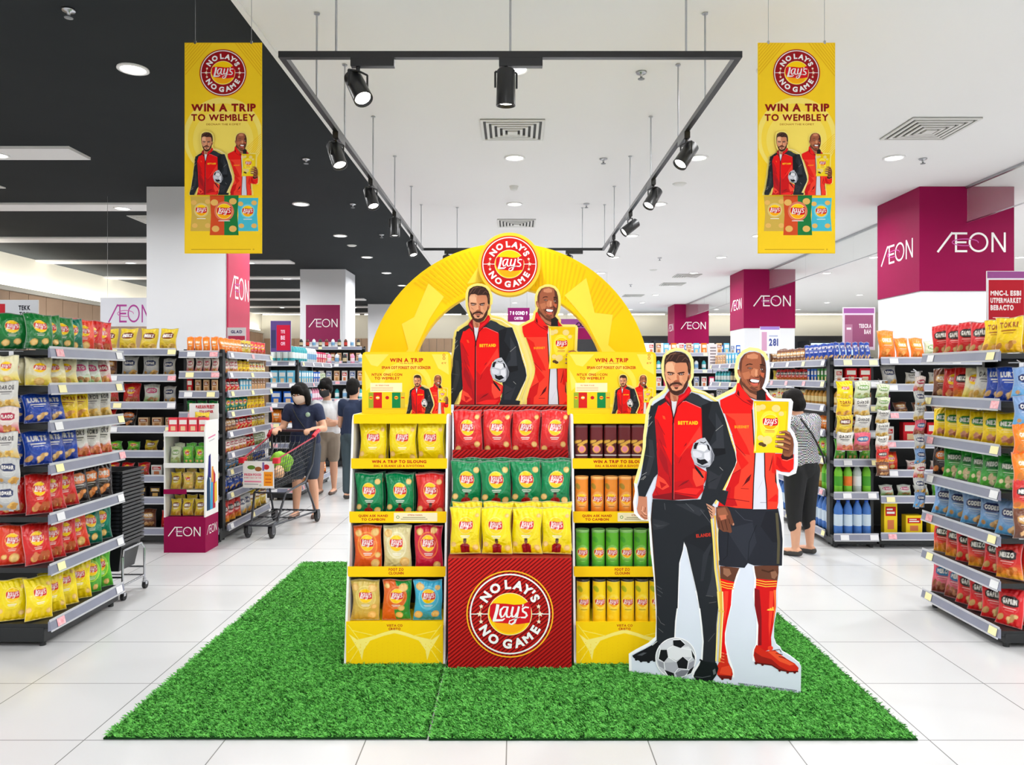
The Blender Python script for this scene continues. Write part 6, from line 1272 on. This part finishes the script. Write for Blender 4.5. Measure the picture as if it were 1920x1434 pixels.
for z, m_ in ((.545,M_MAG),(.775,M_WHITE),(1.05,M_WHITE)):
    s = MB().box(.012,W-.012,.0,D_-.012,z-.012,z).build('shelf', M_WHITE, t); MB().box(.0,W if m_ is M_WHITE else W*.55,-.006,-.001,z-.03,z+.012).build('lip', m_, s)
hc = MB().box(.10,W,D_+.001,D_+.01,1.05,1.30).build('header_card', M_WHITE, t); a = Art(); a.wtext('MARIAN FRIEST',.16,.33,1.255,.03,(190,30,60),.06); a.wtext('COALANENER',.19,.32,1.215,.022,(190,30,60),.06); a.mesh('header_print', t, y=D_-.0008)
for tier, z, ks in ((0,.311,('gld','gld','gld')),(1,.546,('gld','tan','gld')),(2,.776,('lgr','slim','slim'))):
    for i, k in enumerate(ks):
        for b in range(2):
            put('snack_packet', bag(k,.095,.15 if b == 0 else .175,.04,False,i%2), (-3.08+.075+.108*i, 6.70+.07+.075*b, z+.002), (-.05,0,random.uniform(-.1,.1)), '%s %s column, %s row, %s shelf of the magenta floor bin' % (DES[k][0].replace('snack bag','packet').replace('crisp bag','packet'), ORD[i], ('front','rear')[b], ('lowest','middle','upper')[tier]), 'snack packet', 'packets in the magenta floor bin')
for i in range(4): put('carton', carton_mesh((226,66,80),(246,236,236),.08,.05,.13), (-3.08+.055+.088*i,6.78,1.052), (0,0,.05), 'red and white pack on top of the magenta floor bin, %s from the baskets' % ORD[i], 'carton', 'red packs on top of the floor bin')
put('snack_bag', bag('gld',.13,.17,.05,True,1), (-2.83,6.9,1.055), (-.1,0,.2), 'golden bag lying behind the red packs on the magenta floor bin', 'snack bag')
# basket stack ----------------------------------------------------
M_BK = mat('black basket plastic', (26,27,30), .4, noise=(14,(34,35,39)))
bx0, by0 = -2.92, 5.42
t = thing('basket_trolley_stand', 'chrome wheeled stand under the stack of black baskets', 'basket stand', (bx0,by0,0))
hw, hd = .215, .155
for sx in (-1,1):
    MB().path([(sx*hw,-hd,.07),(sx*hw,-hd,.30),(sx*(hw-.01),-hd+.03,.34),(sx*(hw-.01),hd-.03,.34),(sx*hw,hd,.30),(sx*hw,hd,.07)],.009,8).path([(sx*hw,-hd,.10),(sx*hw,hd,.10)],.008,8).build('side_frame', M_CHROME, t)
MB().path([(-hw,-hd,.16),(hw,-hd,.16)],.007,8).path([(-hw,-hd,.16),(-hw,-hd,.10),(hw,-hd,.10),(hw,-hd,.16)],.007,8).build('cross_bar', M_CHROME, t)
MB().path([(-hw,hd,.16),(hw,hd,.16),(hw,hd,.10),(-hw,hd,.10),(-hw,hd,.16)],.007,8).build('cross_bar', M_CHROME, t)
for sx in (-1,1):
    for sy in (-1,1):
        c = MB().cyl((sx*hw,sy*hd,.05),(sx*hw,sy*hd,.075),.012,n=8).box(sx*hw-.014,sx*hw+.014,sy*hd-.008,sy*hd+.02,.03,.055).build('castor', M_CHROME, t); MB().cyl((sx*hw-.011,sy*hd+.012,.028),(sx*hw+.011,sy*hd+.012,.028),.028,n=16).build('castor_wheel', M_RUBBER, c)
def basket():
    t = thing('shopping_basket', 'x', 'shopping basket', (bx0,by0,.19), 0, 'stacked black shopping baskets'); w1, d1, w0, d0, hh = .2,.14,.165,.11,.20
    b = MB(); n = 8
    def ring(w_, d_, z): return [(x,y,z) for x, y in ((-w_,-d_),(w_,-d_),(w_,d_),(-w_,d_))]
    A_, B_ = ring(w0,d0,0), ring(w1,d1,hh); A2, B2_ = ring(w0-.0025,d0-.0025,.003), ring(w1-.0025,d1-.0025,hh)
    b.add(A_+B_+A2+B2_, [(3,2,1,0),(8,9,10,11)]+[(i,(i+1)%4,4+(i+1)%4,4+i) for i in range(4)]+[(8+(i+1)%4,8+i,12+i,12+(i+1)%4) for i in range(4)]); b.build('body', M_BK, t)
    r = MB(); e = .014
    for x0,x1,y0,y1 in ((-w1-e,w1+e,-d1-e,-d1),(-w1-e,w1+e,d1,d1+e),(-w1-e,-w1,-d1,d1),(w1,w1+e,-d1,d1)): r.box(x0,x1,y0,y1,hh-.014,hh+.003)
    r.build('rim', M_BK, t)
    r2 = MB()
    for sx in (-1,1): r2.box(sx*w1*.9-.01,sx*w1*.9+.01,-d1-e-.002,-d1-e,hh-.016,hh+.004)
    r2.build('handle', M_WIRE, t); return t
b0 = basket(); index_kids(); NB = 20
for k in range(NB):
    lb = 'black shopping basket, %s in the stack on the chrome stand' % ('topmost' if k == NB-1 else 'lowest' if k == 0 else (ORD[k]+' from the bottom' if k < 10 else ORD[NB-1-k]+' from the top'))
    if k == 0: b0['label'] = lb
    else: dup(b0, (bx0,by0,.19+.0262*k), label=lb)
# trolley ---------------------------------------------------------
tc = thing('shopping_trolley', 'wire shopping trolley with red handle and a poster on its front', 'shopping trolley', (-2.44,7.28,0), -.12)
def L(a, b, f): return tuple(a[i]+(b[i]-a[i])*f for i in range(3))
fb, fr, rb, rr = .12, .17, .17, .25                      # half widths front bottom/rim, rear bottom/rim
FBz, FRz, RBz, RRz, LN = .46,.75,.50,.92,.80
c8 = {'fbl':(-fb,.06,FBz),'fbr':(fb,.06,FBz),'frl':(-fr,0,FRz),'frr':(fr,0,FRz),'rbl':(-rb,LN-.12,RBz),'rbr':(rb,LN-.12,RBz),'rrl':(-rr,LN,RRz),'rrr':(rr,LN,RRz)}
w = MB(); q = .0022
for a_, b_, c_, d_, n1, n2 in (('fbl','rbl','frl','rrl',16,8),('fbr','rbr','frr','rrr',16,8),('fbl','fbr','frl','frr',8,6),('rbl','rbr','rrl','rrr',9,6),('fbl','fbr','rbl','rbr',9,9)):
    A_, B_, C_, D2 = c8[a_], c8[b_], c8[c_], c8[d_]
    for k in range(n1+1): f = k/n1; w.cyl(L(A_,B_,f), L(C_,D2,f), q, n=5, cap=False)
    for k in range(n2+1): f = k/n2; w.cyl(L(A_,C_,f), L(B_,D2,f), q, n=5, cap=False)
w.build('wire_basket', M_WIRE, tc)
MB().path([c8['rrl'],c8['frl']],.008,8).path([c8['rrr'],c8['frr']],.008,8).build('rim_rail', mat('dark red plastic', (150,28,50), .35, noise=(8,(160,34,56))), tc)
for sx in (-1,1): MB().rbox(sx*fr-.03,sx*fr+.03,-.02,.05,FRz-.03,FRz+.02,.012).build('corner_bumper', M_REDP, tc)
MB().cyl((-.24,LN+.06,.97),(.24,LN+.06,.97),.015,n=14).build('handle_bar', mat('dark handle', (60,30,36), .4, noise=(8,(70,36,42))), tc)
for sx in (-1,1): MB().path([(sx*.255,LN+.07,.975),(sx*.255,LN,.955),(sx*.245,LN-.06,.92)],.020,8).build('handle_end', M_REDP, tc)
f = MB()
for sx in (-1,1):
    f.path([(sx*.245,LN+.02,.95),(sx*.22,LN-.02,.62),(sx*.20,LN-.16,.46),(sx*.16,.24,.40),(sx*.13,.12,.14),(sx*.12,.02,.12)],.011,8)
    f.path([(sx*.20,LN-.16,.46),(sx*.225,LN-.02,.22),(sx*.235,LN+.03,.12)],.011,8).path([(sx*.235,LN+.03,.12),(sx*.12,.02,.12)],.010,8)
f.path([(-.12,.02,.12),(.12,.02,.12)],.010,8).path([(-.235,LN+.03,.13),(.235,LN+.03,.13)],.010,8).path([(-.2,.4,.13),(.2,.4,.13)],.006,6).path([(-.16,.24,.40),(.16,.24,.40)],.008,6)
for k in range(-2,3): f.path([(k*.05,.02,.13),(k*.075,LN+.03,.14)],.004,5)
f.build('frame', M_WIRE, tc)
for x, y in ((-.12,.0),(.12,.0),(-.235,LN+.05),(.235,LN+.05)):
    k = MB().box(x-.022,x-.017,y-.02,y+.05,.05,.13).box(x+.017,x+.022,y-.02,y+.05,.05,.13).box(x-.022,x+.022,y-.02,y+.03,.12,.135).build('castor', M_WIRE, tc)
    wh = MB().lathe([(.012,-.014),(.052,-.014),(.062,-.009),(.062,.009),(.052,.014),(.012,.014)], (x,y+.03,.0625), n=20, axis='X').build('wheel', M_RUBBER, k)
    MB().lathe([(0,-.0155),(.03,-.0155),(.03,.0155),(0,.0155)], (x,y+.03,.0625), n=14, axis='X').build('wheel_hub', M_GREYP, k)
a = Art().rect(-.15,.49,.15,.735,(236,230,228)); a.ell(-.07,.68,.04,.02,(90,130,50)); a.ell(.0,.665,.035,.022,(150,90,50)); a.ell(.08,.685,.03,.025,(190,40,50)); a.rect(.055,.505,.145,.64,(238,150,40)); a.wtext('FRESH FOOD',-.14,.03,.60,.022,(206,50,90),.05); a.wtext('EVERY DAY OF THE',-.14,.03,.575,.012,(206,80,110),.03); a.stroke([(-.14,.545),(.03,.545)],.014,(226,130,160)); a.stroke([(-.14,.52),(.0,.52)],.008,(150,150,160)); a.ring(.02,.51,.006,.009,(40,140,60),12); a.wtext('POTE',.07,.13,.6,.014,(150,50,30),.03); a.stroke([(.07,.57),(.13,.57)],.01,(200,90,30)); a.stroke([(.07,.54),(.13,.54)],.01,(200,90,30)); a.rect(.04,.65,.06,.73,(120,100,160))
pn = MB().box(-.155,.155,-.012,-.006,.484,.74).build('ad_panel', M_TAGW, tc); a.mesh('panel_print', pn, y=-.0128)
ch = MB()
for sx in (-1,1): ch.path([(sx*.17,LN-.02,.9),(sx*.15,LN-.2,.72)],.004,6)
for k in range(7): ch.path([(-.15+.05*k,LN-.06,.87),(-.15+.05*k,LN-.22,.74),(-.15+.05*k,LN-.05,.62)],.003,5)
ch.build('child_seat', M_WIRE, tc)
def lump(name, loc, r3, m, label, cat, seed=1):
    rg = np.random.default_rng(seed); mb = MB().sph((0,0,0), *r3, n=26, k=18); me = mb.mesh(name, m)
    for v in me.vertices: c = v.co; f = 1+.08*math.sin(c.x*55+seed)+.07*math.sin(c.z*48+c.y*40+seed*2)+.04*math.sin(c.y*90); v.co = (c.x*f,c.y*f,max(c.z,-r3[2]*.8)*f)
    o = link(name, me, None, loc); return tag(o, label, cat)
lump('mesh_bag', (-2.36,7.70,.68), (.11,.11,.11), mat('neon green net', (170,220,50), .6, noise=(60,(70,150,40)), bump=(80,.7,.006)), 'neon green net bag lying in the trolley', 'bag', 3)
lump('plastic_bag', (-2.45,7.44,.60), (.07,.08,.08), mat('pink and white plastic', (236,200,206), .4, noise=(16,(214,90,100)), bump=(30,.8,.01)), 'pink and white plastic bag at the front of the trolley', 'bag', 5)
lump('plastic_bag', (-2.32,7.5,.605), (.06,.07,.06), mat('orange plastic', (236,150,60), .45, noise=(18,(244,220,190)), bump=(30,.8,.01)), 'orange plastic bag under the green net bag in the trolley', 'bag', 8)
# ================================================================ shoppers
def remesh(name, chains, m, parent, vox=.008, smooth=3, extra=None):
    mb = MB()
    for ch in chains:
        pts = [(Vector(p), r) for p, r in ch]
        for (p, r) in pts: mb.sph(p, r, n=12, k=8)
        for (p, r), (q, s) in zip(pts[:-1], pts[1:]):
            if (p-q).length > 1e-4: mb.cyl(p, q, r, s, n=12)
    for e in (extra or []): mb.sph(e[0], *e[1], n=16, k=12)
    me = mb.mesh('tmp', m); o = bpy.data.objects.new('tmp', me); COL.objects.link(o)
    r = o.modifiers.new('r','REMESH'); r.mode = 'VOXEL'; r.voxel_size = vox
    s = o.modifiers.new('s','SMOOTH'); s.iterations = smooth; s.factor = .5
    me2 = bpy.data.meshes.new_from_object(o.evaluated_get(bpy.context.evaluated_depsgraph_get())); bpy.data.objects.remove(o); bpy.data.meshes.remove(me)
    me2.name = name; me2.materials.clear(); me2.materials.append(m); me2.polygons.foreach_set('use_smooth', [True]*len(me2.polygons)); return link(name, me2, parent)
def hand(w_, d, s, n, curl=.6, sc=1.):
    """chains of a hand: wrist, finger direction, thumb side, palm normal"""
    w_, d, s, n = Vector(w_), Vector(d).normalized(), Vector(s).normalized(), Vector(n).normalized(); out = []
    pc = w_+d*.045*sc
    for k in (-1.5,-.5,.5,1.5):
        b = w_+d*.085*sc+s*k*.018*sc; out.append([(w_+s*k*.012*sc,.014*sc),(b,.0125*sc)])
        L_ = (.062,.075,.07,.052)[int(1.5-k)]*sc; p1 = b+(d*math.cos(curl*.5)+n*math.sin(curl*.5))*L_*.45; p2 = p1+(d*math.cos(curl*1.5)+n*math.sin(curl*1.5))*L_*.32; p3 = p2+(d*math.cos(curl*2.4)+n*math.sin(curl*2.4))*L_*.28
        out.append([(b,.0105*sc),(p1,.0095*sc),(p2,.0085*sc),(p3,.0075*sc)])
    tb = w_+d*.028*sc+s*.03*sc; t1 = tb+(d*.7+s*.6)*.035*sc; t2 = t1+(d*.8+s*.2+n*.5)*.032*sc; out.append([(w_+s*.012*sc,.014*sc),(tb,.013*sc),(t1,.0105*sc),(t2,.009*sc)]); return out
def person(label, loc, rz, J, skin, shirt, bottoms, hair, shoes, mask=None, extra_hair=None, hands=None, bot_len=.5, shirt_sleeve=.45, sh_mat=None):
    t = thing('person', label, 'person', loc, rz); V = lambda k: Vector(J[k]); hr = .088
    hd = V('head'); nk = V('neck'); f = Vector(J.get('face',(0,-1,0))).normalized(); up = Vector((0,0,1)); f = (f-up*f.z*0).normalized(); sd = f.cross(up).normalized(); up2 = sd.cross(f).normalized()
    ch = []
    for s_ in 'lr':
        ch.append([(V('chest'),.085),(V('sh'+s_),.05),(V('el'+s_),.038),(V('wr'+s_),.024)])
        ch.append([(V('pel'),.11),(V('hip'+s_),.085),(V('kn'+s_),.053),(V('kn'+s_)*.62+V('an'+s_)*.38+Vector((0,.012,0)),.050),(V('an'+s_),.031)])
        fo = V('an'+s_); dr = Vector(J.get('foot'+s_,(0,-1,0))).normalized(); ch.append([(fo+Vector((0,0,-.03))-dr*.03,.028),(fo+dr*.06+Vector((0,0,-.04)),.030),(fo+dr*.13+Vector((0,0,-.048)),.024)])
        if hands: ch += hand(J['wr'+s_], *hands[s_], sc=.95)
        ear = hd+sd*(.072 if s_ == 'l' else -.072); ch.append([(ear+up2*.012,.014),(ear-up2*.014,.012)])
    ch.append([(V('pel'),.12),(V('waist'),.105),(V('chest'),.115),(nk-Vector((0,0,.03)),.06),(nk,.048),(hd-up2*.03,.06)])
    ch.append([(hd+up2*.025-f*.012,.082),(hd-up2*.035+f*.012,.062),(hd-up2*.07+f*.03,.034)]); ch.append([(hd+f*.073+up2*.01,.009),(hd+f*.090-up2*.018,.013)])
    ch.append([(hd+f*.062-up2*.055-sd*.016,.010),(hd+f*.07-up2*.055,.011),(hd+f*.062-up2*.055+sd*.016,.010)])
    remesh('body', ch, skin, t, .0075)
    # shirt
    c2 = [[(V('pel')+Vector((0,0,.02)),.132),(V('waist'),.128),(V('chest'),.134),(V('chest')+(nk-V('chest'))*.55,.085)]]
    for s_ in 'lr': e_ = V('sh'+s_).lerp(V('el'+s_), shirt_sleeve/.5*.5); c2.append([(V('chest'),.10),(V('sh'+s_),.066),(e_,.056)]); c2.append([(V('chest'),.1),(V('hip'+s_)+Vector((0,0,.08)),.10)])
    remesh('shirt', c2, shirt, t, .010, 4)
    c3 = [[(V('pel'),.134),(V('pel')+Vector((0,0,.04)),.13)]]
    for s_ in 'lr':
        e_ = V('hip'+s_).lerp(V('kn'+s_), min(1,bot_len/.5)); L_ = [(V('pel'),.12),(V('hip'+s_),.105),(e_,.078 if bot_len < .6 else .072)]
        if bot_len > .5: L_.append((V('kn'+s_).lerp(V('an'+s_), (bot_len-.5)/.5), .056))
        c3.append(L_)
    remesh('trousers' if bot_len > .5 else 'shorts', c3, bottoms, t, .010, 4)
    # hair
    h = [[(hd+up2*.045-f*.015,.088),(hd+up2*.0-f*.03,.084)]]
    if extra_hair: h += [[(hd+sd*a+f*b+up2*c,r) for a,b,c,r in q] for q in extra_hair]
    else: h += [[(hd+up2*.075+f*.018,.058),(hd+up2*.06-f*.03,.08)]]
    remesh('hair', h, hair, t, .008, 2)
    for s_ in 'lr':
        fo = V('an'+s_); dr = Vector(J.get('foot'+s_,(0,-1,0))).normalized(); remesh('shoe', [[(fo+Vector((0,0,-.042))-dr*.035,.030),(fo+dr*.05+Vector((0,0,-.048)),.032),(fo+dr*.14+Vector((0,0,-.056)),.027)]], shoes, t, .007, 2)
        if not J.get('noface'):
            e_ = hd+f*.0735+up2*.022+sd*(.031 if s_ == 'l' else -.031); MB().sph((0,0,0),.0105,.0105,.0062,n=10,k=6).build('eye', mat('eye white', (226,220,214), .3, noise=(9,(216,210,204))), t, loc=e_-f*.004)
            MB().sph((0,0,0),.0052,n=8,k=6).build('pupil', M_BLACK2, t, loc=e_+f*.0028); MB().path([e_+up2*.017-sd*.016+f*.001, e_+up2*.021+f*.003, e_+up2*.017+sd*.016+f*.001],.0028,5).build('eyebrow', M_HAIR, t)
    if mask:
        vs = []; n = 12; k = 7
        for i in range(n+1):
            a_ = -1.15+2.3*i/n
            for j in range(k+1):
                b_ = j/k; rad = .083+.014*math.sin(PI*b_)*math.cos(a_*1.1); zz = .012-.098*b_*(1-.12*abs(a_)); rr_ = rad*(1-.16*b_*b_)
                vs.append(hd+f*(rr_*math.cos(a_)+.014*math.exp(-(a_*2.6)**2))+sd*rr_*.93*math.sin(a_)+up2*zz)
        fs = [(i*(k+1)+j,(i+1)*(k+1)+j,(i+1)*(k+1)+j+1,i*(k+1)+j+1) for i in range(n) for j in range(k)]
        mb = MB().add(vs, fs, 0, True); o = mb.build('face_mask', mask, t); sdm = o.modifiers.new('t','SOLIDIFY'); sdm.thickness = .004; sdm.offset = 1
    return t
def joints(h, **kw):
    J = dict(pel=(0,0,.54*h), waist=(0,0,.62*h), chest=(0,0,.735*h), neck=(0,0,.845*h), head=(0,-.01,.925*h), shl=(.15,0,.80*h), shr=(-.15,0,.80*h), ell=(.19,.0,.63*h), elr=(-.19,.0,.63*h), wrl=(.20,-.04,.49*h), wrr=(-.20,-.04,.49*h),
             hipl=(.075,0,.51*h), hipr=(-.075,0,.51*h), knl=(.085,-.01,.28*h), knr=(-.085,-.01,.28*h), anl=(.09,.01,.078), anr=(-.09,.01,.078))
    J.update(kw); return J
M_NAVY = mat('navy jersey', (26,34,62), .85, noise=(8,(32,42,74)), bump=(14,.5,.02)); M_NAVY2 = mat('navy jersey darker', (24,38,66), .85, noise=(8,(30,44,74)), bump=(14,.5,.02))
M_WTEE = mat('white blouse', (226,226,226), .85, noise=(10,(206,208,212)), bump=(14,.5,.02)); M_SHORT = mat('khaki apron skirt', (150,136,120), .85, noise=(10,(128,114,100))); M_DKPANT = mat('grey teal trousers', (52,66,74), .85, noise=(9,(60,76,84))); M_BLKP = mat('black trousers', (16,17,20), .85, noise=(9,(24,25,28)))
M_CREAM = mat('dark skirt', (42,50,66), .85, noise=(9,(52,60,76))); M_SHOE = mat('dark shoe', (44,42,42), .6, noise=(9,(58,56,54))); M_SAND = mat('brown sandal', (120,96,84), .6, noise=(40,(70,58,54))); M_MASKP = mat('peach face mask', (226,198,184), .8, noise=(20,(232,206,192))); M_MASKB = mat('black face mask', (38,38,42), .8, noise=(20,(48,48,52)))
def knit():
    m = mat('grey woven knit', (120,120,124), .9); nt = m.node_tree; b = nt.nodes['Principled BSDF']; tc = nt.nodes.new('ShaderNodeTexCoord'); v = nt.nodes.new('ShaderNodeTexChecker'); v.inputs['Scale'].default_value = 90; n = nt.nodes.new('ShaderNodeTexNoise'); n.inputs['Scale'].default_value = 60; mx = nt.nodes.new('ShaderNodeMix'); mx.data_type = 'RGBA'; mx.blend_type = 'OVERLAY'; mx.inputs[0].default_value = .8
    v.inputs['Color1'].default_value = (*lin((200,200,204)),1); v.inputs['Color2'].default_value = (*lin((70,72,78)),1); l = nt.links.new; l(tc.outputs['Object'], v.inputs[0]); l(tc.outputs['Object'], n.inputs[0]); l(v.outputs[0], mx.inputs[6]); l(n.outputs[1], mx.inputs[7]); l(mx.outputs[2], b.inputs['Base Color']); return m
# the shopper pushing the trolley (turned a little, looking down at it)
h1 = 1.50
bob = [[(.07,.0,.02,.045),(.08,-.005,-.05,.04),(.078,.0,-.10,.03)],[(-.07,.0,.02,.045),(-.08,-.005,-.05,.04),(-.078,.0,-.10,.03)],[(0,-.05,-.02,.075),(0,-.055,-.09,.06)],[(.03,.045,.085,.035),(-.03,.045,.085,.035)],[(.06,.05,.055,.022),(.066,.045,.02,.018)],[(-.06,.05,.055,.022),(-.066,.045,.02,.018)]]
J = joints(h1, head=(-.02,-.075,1.352), neck=(-.005,-.03,1.255), chest=(0,-.02,1.10), face=(-.35,-1,-.38), shl=(.155,-.03,1.19), shr=(-.155,-.03,1.19), ell=(.235,-.06,.98), elr=(-.225,-.05,.98), wrl=(.165,-.235,.985), wrr=(-.215,-.235,.985), hipl=(.075,.02,.77), hipr=(-.075,.02,.77), knl=(.09,-.0,.42), knr=(-.07,-.04,.42), anl=(.11,.05,.078), anr=(-.085,-.03,.078), footl=(.1,-1,0), footr=(-.1,-1,0), pel=(0,.01,.81), waist=(0,0,.93))
tw = person('shopper in navy T-shirt and peach face mask pushing the trolley, looking down', (-2.305,8.37,0), -.05, J, M_SKIN, M_NAVY, M_CREAM, M_HAIR, M_SAND, M_MASKP, bob, hands={'l':((-.25,-.9,-.05),(-1,.2,0),(0,-.35,-1),.9),'r':((.1,-.9,-.05),(1,.2,0),(0,-.35,-1),.9)}, bot_len=.42, shirt_sleeve=.46)
MB().path([(-.10,-.10,1.20),(-.03,-.155,1.10),(.06,-.158,.98),(.13,-.12,.86)],.006,6).build('bag_strap', M_RUBBER, tw)
bd = MB().lathe([(0,-.004),(.024,-.003),(.026,0)], n=18, axis='Y').build('chest_badge', mat('green badge', (70,140,110), .5, noise=(40,(210,220,200))), tw, loc=(.085,-.148,1.135))
# masked shopper in a white blouse
h2 = 1.47
bun = [[(0,-.09,.0,.045),(0,-.115,-.005,.03)],[(.0,.03,.085,.05)],[(.0,-.03,.07,.085)],[(.06,.035,.05,.03),(.07,.0,0,.03)],[(-.06,.035,.05,.03),(-.07,.0,0,.03)]]
J = joints(h2, head=(-.02,-.045,1.375), face=(-.65,-1,-.35), ell=(.2,.0,.93), elr=(-.2,-.02,.93), wrl=(.06,-.20,.96), wrr=(-.02,-.22,.93), footl=(-.4,-1,0), footr=(-.5,-1,0))
person('masked shopper with a bun, white blouse and khaki apron, arms folded', (-2.47,10.05,0), .25, J, M_SKIN, M_WTEE, M_SHORT, M_HAIR, M_SAND, M_MASKB, bun, hands={'l':((-.9,-.2,0),(0,0,1),(0,1,0),.3),'r':((.9,-.1,0),(0,0,1),(0,1,0),.3)}, bot_len=.40)
h3 = 1.50
J = joints(h3, noface=1, face=(-.2,-1,0), ell=(.20,-.03,.93), elr=(-.2,-.03,.93), wrl=(.17,-.2,.85), wrr=(-.19,-.20,.86))
person('short-haired person in navy T-shirt seen from behind beside the crisp display', (-2.03,9.62,0), PI-.3, J, M_SKIN, M_NAVY2, M_DKPANT, M_HAIR, M_SHOE, None, None, hands={'l':((0,-.8,-.4),(-1,0,0),(0,0,-1),.6),'r':((0,-.8,-.4),(1,0,0),(0,0,-1),.6)}, bot_len=.95)
h4 = 1.45
J = joints(h4, noface=1, head=(.03,-.07,1.30), neck=(.01,-.03,1.22), face=(.5,-1,-.3), ell=(.2,-.08,.92), elr=(-.2,-.05,.92), wrl=(.15,-.24,.9), wrr=(-.15,-.22,.88), footl=(.3,-1,0))
tg = person('black-haired shopper in a grey patterned knit seen from behind, past the standee', (2.49,6.62,0), PI+.5, J, M_SKIN, knit(), M_BLKP, M_HAIR, M_SHOE, None, None, hands={'l':((0,-.8,.2),(-1,0,0),(0,0,-1),.6),'r':((0,-.8,.2),(1,0,0),(0,0,-1),.6)}, bot_len=.74, shirt_sleeve=.62)
MB().path([(.13,.10,1.19),(.04,.15,1.05),(-.08,.152,.88),(-.13,.13,.80)],.008,6).build('bag_strap', M_RUBBER, tg)
